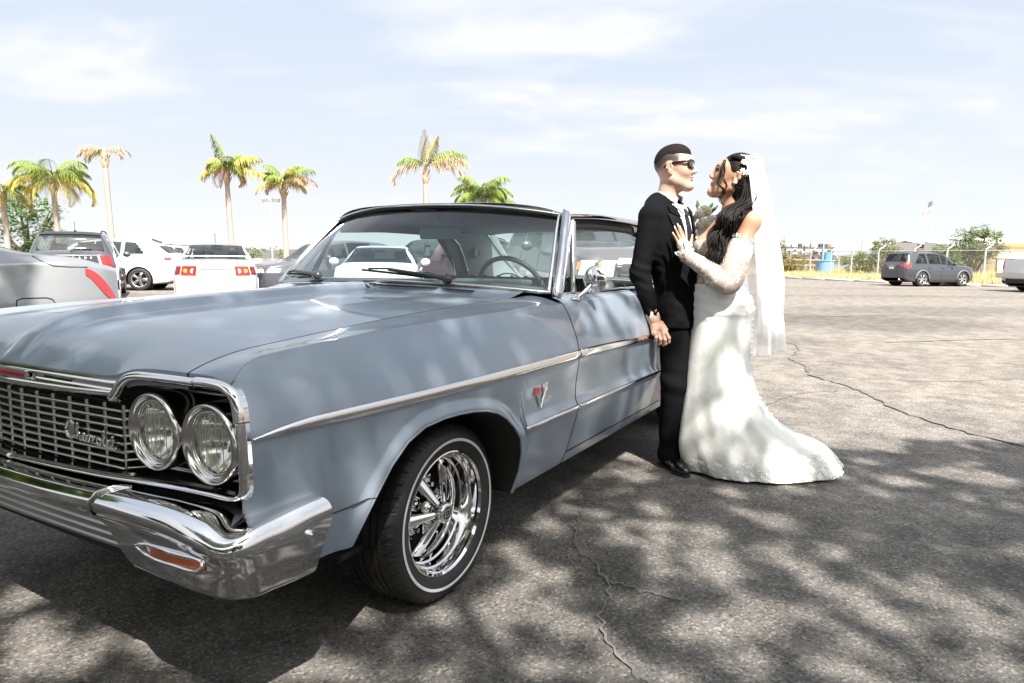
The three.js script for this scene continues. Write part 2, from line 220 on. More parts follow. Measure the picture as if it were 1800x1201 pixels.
const GAPS = [
    [-2.09,-2.68,.02],[-1.68,-2.15,.03],[-1.55,-2.04,.03],[-1.48,-2.05,.02],[-1.20,-2.01,.03],[-1.11,-2.02,.03],[-1.01,-1.90,.04],[-1.37,-1.84,.05],[-1.29,-1.81,.04],
    [-1.28,-1.91,.05],[-1.28,-1.95,.03],[-1.38,-1.81,.03],[-.77,-1.84,.03],[-.73,-1.79,.03],[-.69,-1.82,.03],[-.62,-1.82,.03],[-.49,-1.81,.04],[-.39,-1.78,.02],
    [-.52,-2.15,.04],[-.43,-2.09,.02],[-.23,-2.13,.06],[-.15,-2.13,.07],[-.05,-2.21,.06],[-.10,-2.04,.05],[-.02,-2.09,.04],[-.01,-2.29,.03],[-.18,-1.82,.03],
    [-.09,-1.90,.03],[-.00,-1.87,.02],[.71,-4.00,.10],[.66,-3.58,.07],[.56,-3.36,.04],[.30,-3.09,.05],[.41,-3.06,.05],[.13,-2.94,.03],[.50,-2.93,.03],
    [.46,-2.77,.05],[.28,-3.29,.03],[.69,-3.10,.06],[.67,-2.93,.05],[.63,-2.75,.06],[.58,-2.60,.06],[.58,-2.48,.07],[.86,-2.89,.08],[.85,-2.78,.09],
    [.78,-2.68,.07],[.80,-2.53,.09],[.78,-2.44,.08],[1.10,-3.11,.04],[1.21,-2.97,.10],[1.03,-2.69,.05],[1.12,-2.70,.03],[1.08,-2.57,.04],[1.17,-2.57,.03],
    [-.01,-2.66,.04],[.07,-2.55,.04],[.08,-2.39,.04],[.17,-2.45,.05],[.20,-2.34,.03],[-.05,-2.26,.05],[-.03,-2.10,.05],[.08,-2.15,.06],[.15,-2.11,.05],
    [.26,-2.02,.06],[.40,-2.24,.03],[.55,-2.30,.04],[.65,-2.09,.06],[.70,-2.04,.04],[.79,-2.19,.05],[.80,-2.13,.04],[.84,-2.04,.04],[.93,-2.18,.03],
    [.84,-2.26,.03],[.01,-1.83,.03],[.16,-1.84,.05],[.28,-1.84,.06],[.36,-1.84,.04],[.95,-1.85,.06],[1.03,-1.81,.05],[.96,-1.91,.04],[1.26,-2.31,.06],
    [1.22,-2.19,.03],[1.46,-2.27,.05],[1.38,-2.44,.04],[1.14,-2.37,.06],[1.16,-2.28,.04],[1.29,-2.09,.04],[1.11,-1.88,.03],[1.59,-2.21,.06],[1.63,-2.13,.06],
    [1.62,-2.06,.04],[1.58,-2.35,.03],[2.02,-3.56,.06],[2.15,-3.53,.06],[2.35,-3.74,.10],[2.51,-3.71,.12],[2.62,-3.61,.12],[2.27,-3.29,.07],[2.46,-3.23,.06],
    [2.10,-3.92,.06],[1.32,-2.63,.03],[1.40,-2.70,.03],[1.06,-2.05,.04],[.70,-1.89,.04],[.47,-1.81,.02],[1.11,-3.43,.03],[1.46,-3.44,.03],[1.27,-1.84,.03],
    [1.52,-2.09,.04],[1.46,-1.88,.05],[1.72,-2.29,.04]];
const SPOTS = (() => { // gaps in the canopy, each letting one round sun spot through: [x, z, radius] on the ground, plus chance ones
  const R = rng(404), cell = 0.3, m = new Map(), put = (x, z, r) => { const k = Math.floor(x / cell) + ',' + Math.floor(z / cell); (m.get(k) || m.set(k, []).get(k)).push([x, z, r]); };
  for (const [x, z, r] of GAPS) put(x, z, Math.max(0.04, r * 0.95));
  for (let i = -34; i < 26; i++) for (let j = -24; j < 30; j++) { const x = (i + R()) * cell, z = (j + R()) * cell, q = R(), r = 0.04 + 0.06 * R() * R(); if (q < (z > -1.7 ? 0.18 : z < -3.3 && x < 2 ? 0.3 : x < -1.4 ? 0.22 : 0.05)) put(x, z, r); }
  return (x, z, pad) => { const i = Math.floor(x / cell), j = Math.floor(z / cell); for (let a = -2; a <= 2; a++) for (let b = -2; b <= 2; b++) for (const s of m.get((i + a) + ',' + (j + b)) || []) if (Math.hypot(x - s[0], z - s[1]) < s[2] + pad) return true; return false; };
})();
const shadeAt = (gxr, gzr, yr) => (R) => {
  const gx = lerp(gxr[0], gxr[1], R()), gz = lerp(gzr[0], gzr[1], R()), y = lerp(yr[0], yr[1], R()), r = 0.04 + 0.04 * R(), sx = SUN.x / SUN.y, sz = SUN.z / SUN.y; // a spot of shade lifted along the sun's rays
  const edge = gx > -0.3 ? -4.25 - 0.04 * gx : gx > -2.6 ? -4.2 - 0.5 * (gx + 0.3) : lerp(-3.05, -6.2, sstep(-2.6, -3.6, gx)), e = edge + (fbm(gx * 1.8, 3, 1) - 0.5) * 0.8;
  if (gz - r < e || SPOTS(gx, gz, r * 0.35 + 0.012)) return null;
  if (R() < 0.75 * sstep(-3.4, -3.9, gz) * sstep(1.4, 1.0, gx) * sstep(-0.6, -0.2, gx)) return null;
  const px = gx + y * sx, pz = gz + y * sz;
  return visibleFromCamera(px, y, pz, r) ? null : [px, y, pz, r];
};
shadeTree(77, 'broad leafy shade tree behind the photographer, spreading over the vintage car', [3.6, 0, 7.4], 0, shadeAt([-8, 6], [-6.2, 1.8], [7.6, 9.8]), 36000, 7, 0.045, [[-3.2, 9, -2.8], [-6.2, 8.8, -2.5], [-4.6, 9.1, -0.8], [-1.6, 9.6, -3.4], [0.6, 9.2, -1.2]]);
shadeTree(79, 'second shade tree behind the photographer, left of the broad one', [-2.5, 0, 11.5], 0, shadeAt([-9, 5], [1.8, 10], [3.4, 5.6]), 5200, 8, 0.095, [[-2.8, 6, -1.5], [2.5, 6.4, 1.0], [0.5, 6.8, -2.8], [-1, 7.4, 2]]);
const crownAt = (cx, cy, cz, rx, ry, rz, r0) => (R) => { const a = R() * 6.283, b = Math.acos(2 * R() - 1), k = Math.cbrt(0.25 + 0.75 * R()), x = cx + rx * k * Math.sin(b) * Math.cos(a), y = cy + ry * k * Math.cos(b), z = cz + rz * k * Math.sin(b) * Math.sin(a), r = r0 * (0.6 + 0.8 * R()); return fbm(x * 0.6, y * 0.6, z * 0.6, 3) < 0.4 || visibleFromCamera(x, y, z, r) ? null : [x, y, z, r]; };
for (const [i, [x, z, l]] of [[-13, 11, 'round tree of the row far behind the photographer, leftmost'], [-6.5, 12.5, 'round tree of the row far behind the photographer, second from the left'], [0.5, 14, 'round tree of the row far behind the photographer, in the middle'], [7.5, 14, 'round tree of the row far behind the photographer, fourth from the left'], [15, 15, 'round tree of the row far behind the photographer, rightmost'], [-17, 5, 'round tree beyond the front of the vintage car, outside the frame'], [-11.5, -4.6, 'round tree beside the grey saloon, just outside the left edge']].entries())
  shadeTree(90 + i, l, [x, 0, z], 0, crownAt(x, 4.0, z, 4.2, 3.5, 2.6, 0.6), 420, 60, 0.15, [[-1.8, 5, -0.8], [1.6, 5.4, 0.6], [0.3, 5.8, -1.4], [-0.6, 6, 1]]);
// ---------------------------------------------------------------- the vintage hardtop. Local axes: x = back along the car from the front axle, y = up, z = out to the driver's side
const paint = mat([0.235, 0.278, 0.338], 0.32, { phys: 1, metalness: 0.2, clearcoat: 0.55, clearcoatRoughness: 0.012 });
const chrome = mat([0.78, 0.77, 0.76], 0.055, { metalness: 1 });
const chromeDull = mat([0.55, 0.54, 0.52], 0.24, { metalness: 1 });
const alu = mat([0.5, 0.49, 0.47], 0.33, { metalness: 1 });
const black = mat([0.012, 0.012, 0.012], 0.7);
const rubber = mat([0.022, 0.021, 0.021], 0.62);
const blackGloss = mat([0.01, 0.01, 0.011], 0.2);
const glassClear = mat([0.93, 0.96, 0.95], 0.02, { phys: 1, transmission: 1, thickness: 0, ior: 1.45 });
const redEnamel = mat([0.45, 0.01, 0.015], 0.25, { phys: 1, clearcoat: 1 });
const impala = thing('vintage_car', 'blue grey vintage hardtop with chrome grille, twin round headlights and mag wheels', 'car', [-0.9575, 0, -2.676], Math.PI / 3);
{
  const car = impala, both = (name, g, m, p = car) => [part(name, g, m, p), part(name, mirrorZ(Array.isArray(g) ? merge(g) : g), m, p)];
  // ---- shape functions, measured in metres
  const dlt = smo([-0.9, -0.84, -0.6, -0.2, 0.3, 3.0, 3.8, 4.42], [0.085, 0.066, 0.03, 0.008, 0, 0.005, 0.03, 0.075]);
  const vDoor = smo([0.27, 0.285, 0.34, 0.46, 0.53, 0.546, 0.560, 0.59, 0.64, 0.70, 0.74, 0.765, 0.79, 0.83, 0.90, 0.95, 0.985], [0.895, 0.905, 0.93, 0.966, 0.984, 0.988, 0.980, 0.970, 0.9715, 0.979, 0.984, 0.9855, 0.983, 0.974, 0.948, 0.924, 0.902]);
  const vNose = smo([0.27, 0.34, 0.42, 0.5, 0.6, 0.70, 0.765, 0.80, 0.86, 0.92, 0.985], [0.90, 0.93, 0.95, 0.963, 0.976, 0.984, 0.9865, 0.982, 0.963, 0.937, 0.90]);
  const arch = [[-0.545, 0.405], [-0.47, 0.53], [-0.42, 0.60], [-0.36, 0.652], [-0.29, 0.68], [-0.2, 0.688], [-0.116, 0.686], [-0.03, 0.678], [0.05, 0.664], [0.12, 0.643], [0.181, 0.612], [0.23, 0.57], [0.263, 0.524], [0.30, 0.46], [0.322, 0.38], [0.333, 0.285]];
  const dArch = (u, y) => { let d = 1e9; for (let i = 0; i < arch.length - 1; i++) { const [ax, ay] = arch[i], [bx, by] = arch[i + 1], t = clamp(((u - ax) * (bx - ax) + (y - ay) * (by - ay)) / ((bx - ax) ** 2 + (by - ay) ** 2), 0, 1); d = Math.min(d, Math.hypot(u - ax - t * (bx - ax), y - ay - t * (by - ay))); } return d; };
  const uE = (y) => -0.853 + 0.006 * sstep(0.7, 0.5, y);
  const side = (u, y) => { const k = sstep(-0.35, 0.25, u); let v = lerp(vNose(y), vDoor(y), k) - dlt(u); if (u < 0.6) v += 0.014 * (1 - sstep(0.008, 0.05, dArch(u, y))); const d = u - uE(y), r = 0.014; if (d < r) v -= r - Math.sqrt(Math.max(0, r * r - (r - Math.max(d, 0)) ** 2)); return v; };
  const yC = smo([-0.854, -0.847, -0.835, -0.82, -0.80, -0.76, -0.66, -0.45, -0.2, 0.24, 0.6, 0.9, 2.0, 2.9, 3.6, 4.4], [0.886, 0.898, 0.909, 0.920, 0.930, 0.940, 0.950, 0.962, 0.973, 0.980, 0.983, 0.982, 0.968, 0.965, 0.955, 0.93]);
  const vC = (u) => { const q = Math.max(u, -0.838); return side(q, yC(q)) - 0.001; };
  const yB = tab([-0.86, ...arch.map((a) => a[0]), 0.334, 5], [0.405, ...arch.map((a) => a[1]), 0.285, 0.285]);
  const ridge = smo([-0.92, -0.835, -0.757, -0.64, -0.18, 0.37, 0.62], [0.958, 0.978, 0.990, 1.007, 1.030, 1.052, 1.060]);
  const seamY = smo([-0.86, -0.65, -0.4, -0.06, 0.3, 0.6, 0.8], [0.928, 0.943, 0.961, 0.983, 0.997, 1.006, 1.014]);
  const uF = smo([0, 0.45, 0.7, 0.9], [-0.908, -0.886, -0.868, -0.852]);
  const yF = smo([0, 0.40, 0.45, 0.48, 0.51, 0.54, 0.58, 0.65, 0.8, 0.9], [0.870, 0.868, 0.869, 0.873, 0.882, 0.891, 0.897, 0.900, 0.899, 0.892]);
  const raw = (u, v) => { const q = Math.min(1, v / 0.74); if (v > 0.74) return lerp(seamY(u), yC(u), Math.pow(clamp((v - 0.74) / (vC(u) - 0.74), 0, 1), 1.6)); return lerp(ridge(u) - 0.026, seamY(u), q ** 2.4) + 0.026 * (1 - sstep(0.03, 0.062, v)) + 0.004 * (1 - sstep(0.085, 0.10, v)); };
  const top = (u, v0) => { const v = Math.abs(v0), f = uF(v), r = 1 - clamp((u - f) / 0.23, 0, 1); return raw(u, v) - (r > 0 ? (raw(f, v) - yF(v)) * Math.pow(r, 2.7) : 0); };
  const wsB = (v) => { const k = Math.abs(v) / 0.83; return [0.60 + 0.20 * k ** 2.2, 1.066 - 0.038 * k * k, v]; };
  const wsT = (v) => { const k = Math.abs(v) / 0.70; return [0.965 + 0.175 * k ** 2.2, 1.424 - 0.048 * k ** 2.4, v]; };

  // ---- front fenders
  const fs = [-0.85, -0.847, -0.842, -0.836, -0.83, -0.825, -0.815, -0.80, -0.78, -0.75]; for (let u = -0.72; u < 0.32; u += 0.02) fs.push(u); fs.push(...arch.map((a) => a[0]).slice(0, -1)); for (let u = 0.35; u < 0.77; u += 0.03) fs.push(u); fs.push(0.334, 0.3345, 0.776); fs.sort((a, b) => a - b);
  const fenderSide = grid(0, 90, (U, t) => { const y0 = lerp(yC(U), yB(U), t), k = 1 - sstep(-0.85, -0.6, U), u = U + (uE(y0) + 0.85) * k; const y = lerp(yC(u), yB(U), t); return [u, y, side(u, y)]; }, { s: fs });
  const tv = [...Array(15)].map((_, i) => i / 14);
  const us2 = [-1]; for (let i = 0; i <= 70; i++) us2.push(i / 70);
  const fenderTop = grid(0, 0, (s, t) => { const drop = s < 0 ? 1 : 0; s = Math.max(s, 0); const u0 = lerp(uF(0.743), -0.854, t) + 0.004 * drop, u = u0 + (0.776 - u0) * Math.pow(s, 1.5), v = lerp(0.743, vC(u), t), y = top(u, v); return [u, lerp(y, yC(u), Math.pow(t, 5)) - 0.035 * drop, v - 0.004 * drop * t]; }, { s: us2, t: tv });
  const fenders = both('front_fender', [fenderSide, fenderTop], paint);
  both('wheel_arch_liner', grid(24, 3, (s, t) => { const i = s * (arch.length - 1), j = Math.min(arch.length - 2, Math.floor(i)), f = i - j, u = lerp(arch[j][0], arch[j + 1][0], f), y = lerp(arch[j][1], arch[j + 1][1], f); return [u + 0.001, y, lerp(side(u, y) - 0.001, 0.45, t)]; }), black);
  both('wheel_arch_lip', sweep(arch.map(([u, y]) => [u, y + 0.003, side(u, y) - 0.002]), circ(0.0045, 6), { up: V3(0, 0, 1) }), paint);
  for (const f of fenders) { const sg = f === fenders[0] ? 1 : -1; part('panel_seam', sweep([[-0.66, 0.518], [-0.56, 0.519], [-0.5, 0.527], [-0.475, 0.523]].map(([u, y]) => [u, y, sg * (side(u, y) + 0.0005)]), circ(0.0022, 5), { up: V3(0, 0, 1) }), black, f); }
  // ---- doors, rear quarters, sills
  const doorCut = () => 0.784;
  const doorSide = grid(30, 80, (s, t) => { const u = lerp(doorCut(), 2.02, s), y = lerp(yC(u), 0.3435, t); return [u, y, side(u, y)]; });
  const sillTop = (u, t) => { const v0 = vC(u); return [u, lerp(yC(u), 1.008 + 0.004 * sstep(0.8, 1.6, u), Math.pow(t, 0.75)), lerp(v0, 0.848, t)]; };
  const doors = both('door', [doorSide, grid(26, 8, (s, t) => sillTop(lerp(0.784, 2.02, s), t))], paint);
  const archR = (u) => Math.abs(u - 3.04) < 0.37 ? 0.30 + Math.sqrt(Math.max(0, 0.37 ** 2 - (u - 3.04) ** 2)) * 0.9 : 0.285;
  const qs = []; for (let u = 2.026; u < 4.42; u += 0.04) qs.push(u); qs.push(2.6701, 3.4099, 4.42); qs.sort((a, b) => a - b);
  const deckY = smo([2.0, 2.9, 3.4, 4.4], [1.012, 1.01, 1.0, 0.955]);
  both('rear_quarter', [grid(0, 60, (u, t) => { const y = lerp(yC(u), archR(u), t); return [u, y, side(u, y)]; }, { s: qs }), grid(0, 8, (u, t) => [u, lerp(yC(u), deckY(u), Math.pow(t, 0.75)), lerp(vC(u), 0.80 - dlt(u), t)], { s: qs })], paint);
  both('sill_panel', grid(40, 8, (s, t) => { const u = lerp(0.78, 2.66, s), y = lerp(0.3375, 0.285, t); return [u, y, side(u, y) + 0.002]; }), paint);
  both('inner_body', [grid(60, 12, (s, t) => { const u = lerp(0.35, 4.35, s), y = lerp(0.96, u > 2.5 && u < 3.5 ? 0.7 : 0.29, t); return [u, y, side(u, y) - 0.035]; }), grid(2, 2, (s, t) => [lerp(-0.78, 0.36, s), lerp(0.88, 0.72, t), 0.84])], black);
  part('underbody', [box(4.7, 0.02, 1.5, 1.95, 0.27, 0), box(0.3, 0.02, 1.7, -0.72, 0.4, 0), box(1.1, 0.5, 0.9, -0.2, 0.55, 0)], black, car);
  // ---- hood, cowl, deck
  const hv = [0, 0.015, 0.03, 0.038, 0.046, 0.054, 0.062, 0.075, 0.085, 0.0925, 0.1, 0.14, 0.2, 0.27, 0.34, 0.4, 0.43, 0.455, 0.48, 0.51, 0.55, 0.6, 0.65, 0.7, 0.737], hs = [-1]; for (let i = 0; i <= 80; i++) hs.push(Math.pow(i / 80, 1.6));
  const hvs = [...hv.slice(1).reverse().map((v) => -v), ...hv];
  part('hood', grid(0, 0, (s, v) => { const dr = s < 0 ? 1 : 0, u = lerp(uF(Math.abs(v)), 0.505 + 0.05 * (v / 0.74) ** 2, Math.max(s, 0)); return [u + 0.004 * dr, top(u, v) - 0.04 * dr, v]; }, { s: hs, t: hvs }), paint, car);
  part('cowl_panel', grid(8, 40, (s, t) => { const v = lerp(-0.738, 0.738, t), u0 = 0.511 + 0.05 * (v / 0.74) ** 2, w = wsB(v); const u = lerp(u0, w[0] + 0.02, s); return [u, lerp(top(u0, v) - 0.004, w[1] - 0.004, sstep(0, 1, s)), v]; }), paint, car);
  { const sl = []; for (let i = 0; i < 62; i++) { const v = -0.5 + i * 0.0172; if (Math.abs(v - 0.405) < 0.02) continue; const w = wsB(v), u0 = 0.511 + 0.05 * (v / 0.74) ** 2, s = 0.52; sl.push(box(0.055, 0.004, 0.0095, lerp(u0, w[0], s), lerp(top(u0, v) - 0.004, w[1] - 0.004, sstep(0, 1, s)) + 0.001, v)); } part('cowl_vent', sl, black, car); }
  part('hood_seam', [sweep([...Array(30)].map((_, i) => { const v = -0.737 + (i / 29) * 1.474; return [0.508 + 0.05 * (v / 0.74) ** 2, top(0.5, v) - 0.006, v]; }), circ(0.006, 6)), ...[1, -1].map((q) => sweep([...Array(40)].map((_, i) => { const u = lerp(-0.862, 0.55, i / 39); return [u, top(u, 0.74) - 0.004, q * 0.74]; }), circ(0.0045, 6)))], black, car);
  part('trunk_lid', grid(20, 20, (s, t) => { const u = lerp(3.3, 4.42, s), v = lerp(-0.79, 0.79, t); return [u, lerp(1.005, 0.965, s) + 0.02 * (1 - (v / 0.8) ** 2), v]; }), paint, car);
  part('rear_panel', grid(4, 10, (s, t) => [4.42 + 0.03 * Math.sin(s * 3), lerp(0.96, 0.3, s), lerp(-0.86, 0.86, t)]), paint, car);
  part('rear_bumper', sweep([[4.2, 0.5, -0.95], [4.46, 0.5, -0.9], [4.52, 0.5, 0], [4.46, 0.5, 0.9], [4.2, 0.5, 0.95]], [[-0.02, -0.1], [0.03, -0.07], [0.03, 0.07], [-0.02, 0.1]]), chrome, car);
  // ---- greenhouse
  const rf = (v) => wsT(v)[0] - 0.015, rw = smo([0.96, 1.15, 1.6, 2.2, 2.75], [0.70, 0.715, 0.738, 0.735, 0.71]), re = smo([0.96, 1.15, 1.6, 2.0, 2.4, 2.75], [1.378, 1.382, 1.398, 1.396, 1.386, 1.365]), rc = smo([0.93, 1.05, 1.3, 1.7, 2.2, 2.75], [1.436, 1.448, 1.458, 1.462, 1.448, 1.40]);
  const roofY = (u, q) => lerp(re(u), rc(u), Math.pow(1 - Math.pow(Math.abs(q), 3.2), 0.62));
  const rq = [...Array(49)].map((_, i) => { const x = -1 + i / 24; return Math.sign(x) * Math.pow(Math.abs(x), 0.72); });
  part('roof', grid(0, 0, (s, q) => { const v = q * 0.715; let u = lerp(rf(v), 2.75 - 0.1 * (1 - q * q), s); return [u, roofY(u, q), q * rw(u)]; }, { s: [...Array(31)].map((_, i) => (i / 30) ** 1.3), t: rq }), paint, car);
  const liner = mat([0.33, 0.36, 0.37], 0.9), pillarM = mat([0.50, 0.50, 0.55], 0.2, { metalness: 0.9 });
  part('headliner', grid(20, 20, (s, t) => { const q = lerp(-0.97, 0.97, t), v = q * 0.70, u = lerp(rf(v) + 0.03, 2.7, s); return [u, roofY(u, q) - 0.035, q * rw(u)]; }), liner, car);
  both('drip_rail', sweep([...Array(24)].map((_, i) => { const u = lerp(1.13, 2.6, i / 23); return [u, re(u) - 0.006, rw(u) + 0.006]; }), [[-0.012, -0.012], [0.012, -0.012], [0.012, 0.01], [-0.004, 0.014], [-0.012, 0.01]]), chrome);
  both('roof_side_rail', sweep([...Array(24)].map((_, i) => { const u = lerp(1.14, 2.4, i / 23); return [u, re(u) - 0.043, rw(u) - 0.01]; }), [[-0.014, -0.028], [0.012, -0.028], [0.012, 0.026], [-0.014, 0.026]]), black);
  part('windshield_header', sweep([...Array(33)].map((_, i) => { const v = lerp(-0.715, 0.715, i / 32), w = wsT(v); return [w[0] - 0.012, w[1] + 0.004, v]; }), [[-0.01, -0.012], [0.012, -0.012], [0.012, 0.012], [-0.01, 0.012]]), black, car);
  part('header_trim', sweep([...Array(33)].map((_, i) => { const v = lerp(-0.715, 0.715, i / 32), w = wsT(v); return [w[0] - 0.024, w[1] + 0.008, v]; }), circ(0.005, 6)), chrome, car);
  // windshield glass with a tinted band at its top
  const wsGlass = mat([1, 1, 1], 0.015, { phys: 1, transmission: 1, thickness: 0, ior: 1.5, map: canvasTex(4, 256, (g, w, h) => { const q = g.createLinearGradient(0, 0, 0, h); q.addColorStop(0, '#8f8f92'); q.addColorStop(0.1, '#93979a'); q.addColorStop(0.26, '#bfd0d0'); q.addColorStop(0.36, '#d3e6e3'); q.addColorStop(1, '#d6e9e6'); g.fillStyle = q; g.fillRect(0, 0, w, h); }, { wrapT: THREE.ClampToEdgeWrapping }) });
  part('windshield', grid(36, 16, (s, t) => { const k = lerp(-1, 1, s), a = wsB(k * 0.83), b = wsT(k * 0.705), q = 0.022 * Math.sin(Math.PI * t) * (1 - 0.6 * k * k); return [lerp(a[0], b[0], t) - q, lerp(a[1], b[1], t) + q * 0.7, lerp(a[2], b[2], t)]; }), wsGlass, car);
  part('windshield_sill', sweep([...Array(33)].map((_, i) => { const w = wsB(lerp(-0.835, 0.835, i / 32)); return [w[0] - 0.006, w[1] + 0.001, w[2]]; }), [[-0.012, -0.008], [0.012, -0.008], [0.012, 0.006], [-0.012, 0.009]]), chromeDull, car);
  // pillars
  const pTop = [1.150, 1.384, 0.715], pBot = [0.815, 1.012, 0.842];
  both('windshield_pillar', [sweep([pBot, [0.93, 1.14, 0.80], [1.06, 1.285, 0.75], pTop], [[-0.004, -0.032], [0.03, -0.028], [0.034, 0.004], [0.022, 0.03], [-0.01, 0.034]], { up: V3(-0.5, 0.4, 0.55) })], pillarM);
  both('pillar_trim', [tube([[0.795, 1.03, 0.828], [0.92, 1.165, 0.782], [1.05, 1.305, 0.732], [1.14, 1.39, 0.70]], 0.008, 6), tube([[0.862, 1.015, 0.852], [0.985, 1.15, 0.815], [1.1, 1.28, 0.77], [1.175, 1.375, 0.735]], 0.011, 6)], chrome);
  const cOut = [[2.06, 1.372, 0.738], [2.75, 1.365, 0.71], [3.36, 1.0, 0.80], [2.52, 1.005, 0.845]];
  const quadFn = (Q, bulge = 0, dz = 0) => (s, t) => { const a = [0, 1, 2].map((i) => lerp(lerp(Q[0][i], Q[1][i], s), lerp(Q[3][i], Q[2][i], s), t)); return [a[0], a[1], a[2] + dz + bulge * Math.sin(Math.PI * t)]; };
  both('rear_roof_pillar', grid(10, 14, (s, t) => { const p = quadFn(cOut, 0.015)(s, t); p[0] += 0.09 * Math.pow(1 - t, 3) * (1 - s) * -0.5 + 0.05 * Math.sin(Math.PI * t) * (1 - s); return p; }), paint);
  both('inner_sail_panel', [grid(8, 10, quadFn([[2.10, 1.35, 0.70], [2.80, 1.36, 0.67], [3.30, 1.0, 0.70], [2.54, 1.0, 0.78]], 0.01))], liner);
  both('quarter_window_channel', [tube([[2.05, 1.345, 0.735], [2.2, 1.335, 0.75], [2.29, 1.305, 0.76], [2.375, 1.216, 0.79], [2.45, 1.115, 0.815], [2.52, 1.0, 0.84]], 0.014, 8), tube([[2.1, 1.335, 0.69], [2.25, 1.315, 0.70], [2.34, 1.27, 0.71], [2.42, 1.19, 0.725], [2.5, 1.09, 0.745], [2.57, 0.99, 0.76]], 0.012, 8)], chromeDull);
  both('sail_lamp', [new THREE.CylinderGeometry(0.042, 0.046, 0.02, 24).rotateX(Math.PI / 2).translate(2.56, 1.21, 0.70), new THREE.TorusGeometry(0.036, 0.006, 8, 24).translate(2.56, 1.21, 0.688)], mat([0.3, 0.32, 0.32], 0.4));
  part('rear_window', grid(14, 10, (s, t) => { const v = lerp(-0.68, 0.68, s) * lerp(1, 1.08, t), k = (v / 0.72) ** 2; return [lerp(2.68, 3.34, t) - 0.06 * k, lerp(1.385, 1.015, t) - 0.015 * k, v]; }), glassClear, car);
  part('rear_window_trim', [...[1, -1].map((q) => tube([[2.66, 1.36, 0.66 * q], [2.76, 1.32, 0.685 * q], [3.27, 1.02, 0.71 * q]], 0.014, 8)), tube([[2.68, 1.37, -0.66], [2.74, 1.38, 0], [2.68, 1.37, 0.66]], 0.012, 6), tube([[3.28, 1.01, -0.72], [3.35, 1.02, 0], [3.28, 1.01, 0.72]], 0.014, 6)], chromeDull, car);
  part('package_shelf', grid(4, 6, (s, t) => [lerp(2.75, 3.36, s), 0.985, lerp(-0.8, 0.8, t)]), liner, car);
  both('belt_molding', sweep([...Array(30)].map((_, i) => { const u = lerp(1.0, 2.9, i / 29); return [u, sillTop(Math.min(u, 3), 1)[1] + 0.004, 0.850]; }), [[-0.016, -0.006], [0.016, -0.010], [0.016, 0], [0.004, 0.008], [-0.016, 0.008]]), chrome);
  // vent windows
  const vb0 = [0.895, 1.017, 0.842], vb1 = [1.0, 1.017, 0.848], vt = [1.155, 1.335, 0.765];
  both('vent_window', [geo([...vb0, ...vb1, ...vt], [0, 1, 2], [0, 0, 1, 0, 0, 1])], mat([0.72, 0.84, 0.82], 0.02, { phys: 1, transmission: 1, thickness: 0 }));
  both('vent_window_frame', [sweep([[1.008, 1.01, 0.848], [1.085, 1.18, 0.806], [1.165, 1.352, 0.762]], [[-0.012, -0.008], [0.012, -0.008], [0.012, 0.008], [-0.012, 0.008]], { up: V3(0, 0.3, 1) }), sweep([[0.885, 1.02, 0.846], [1.02, 1.18, 0.80], [1.15, 1.345, 0.76]], circ(0.009, 6), { up: V3(0, 0.3, 1) }), sweep([[0.88, 1.016, 0.846], [1.01, 1.016, 0.852]], circ(0.009, 6))], chrome);
  both('vent_window_seal', sweep([[0.998, 1.02, 0.842], [1.07, 1.18, 0.802], [1.148, 1.335, 0.762]], circ(0.007, 6), { up: V3(0, 0.3, 1) }), rubber);
  // ---- cabin
  const vinyl = mat([0.05, 0.055, 0.06], 0.55), dashM = mat([0.10, 0.115, 0.125], 0.55);
  part('dashboard', grid(12, 24, (s, t) => { const v = lerp(-0.79, 0.79, t), w = wsB(v); return s < 0.6 ? [lerp(w[0] + 0.012, 1.06, s / 0.6), w[1] - 0.012 + 0.012 * Math.sin(s * 4), v] : [1.06 + 0.03 * Math.sin((s - 0.6) * 7), lerp(1.045, 0.72, (s - 0.6) / 0.4), v]; }), dashM, car);
  const seat = (u0, h) => [box(0.55, 0.2, 1.42, u0 + 0.25, 0.55, 0, 0.06), (() => { const g = new RoundedBoxGeometry(0.17, h, 1.4, 4, 0.075); g.rotateZ(-0.2); return g.translate(u0 + 0.58, 0.5 + h / 2, 0); })()];
  part('front_seat', [...seat(1.3, 0.56), ...[...Array(13)].map((_, i) => tube([[1.80, 0.8, -0.6 + i * 0.1], [1.835, 1.02, -0.6 + i * 0.1], [1.9, 1.06, -0.6 + i * 0.1], [1.97, 1.04, -0.6 + i * 0.1]], 0.008, 6))], vinyl, car);
  part('rear_seat', seat(2.2, 0.52), vinyl, car);
  part('cabin_floor', box(2.2, 0.03, 1.6, 1.9, 0.36, 0), black, car);
  both('door_inner_trim', grid(6, 4, (s, t) => [lerp(0.9, 2.6, s), lerp(1.0, 0.4, t), 0.80]), vinyl);
  { const sw = part('steering_wheel', [new THREE.TorusGeometry(0.195, 0.0125, 12, 64)], mat([0.085, 0.10, 0.11], 0.35), car); sw.rotation.set(0, -Math.PI / 2, 0); sw.rotation.order = 'YXZ'; sw.rotation.y = -Math.PI / 2; sw.rotation.x = 0.42; sw.position.set(1.24, 0.995, 0.385);
    part('horn_ring', [new THREE.TorusGeometry(0.11, 0.004, 8, 40), rod([-0.19, 0, -0.01], [0.19, 0, -0.01], 0.01, 8), cyl(0.04, 0.035, 0.04, 0, 0, -0.02).rotateX(Math.PI / 2)], chromeDull, sw); }
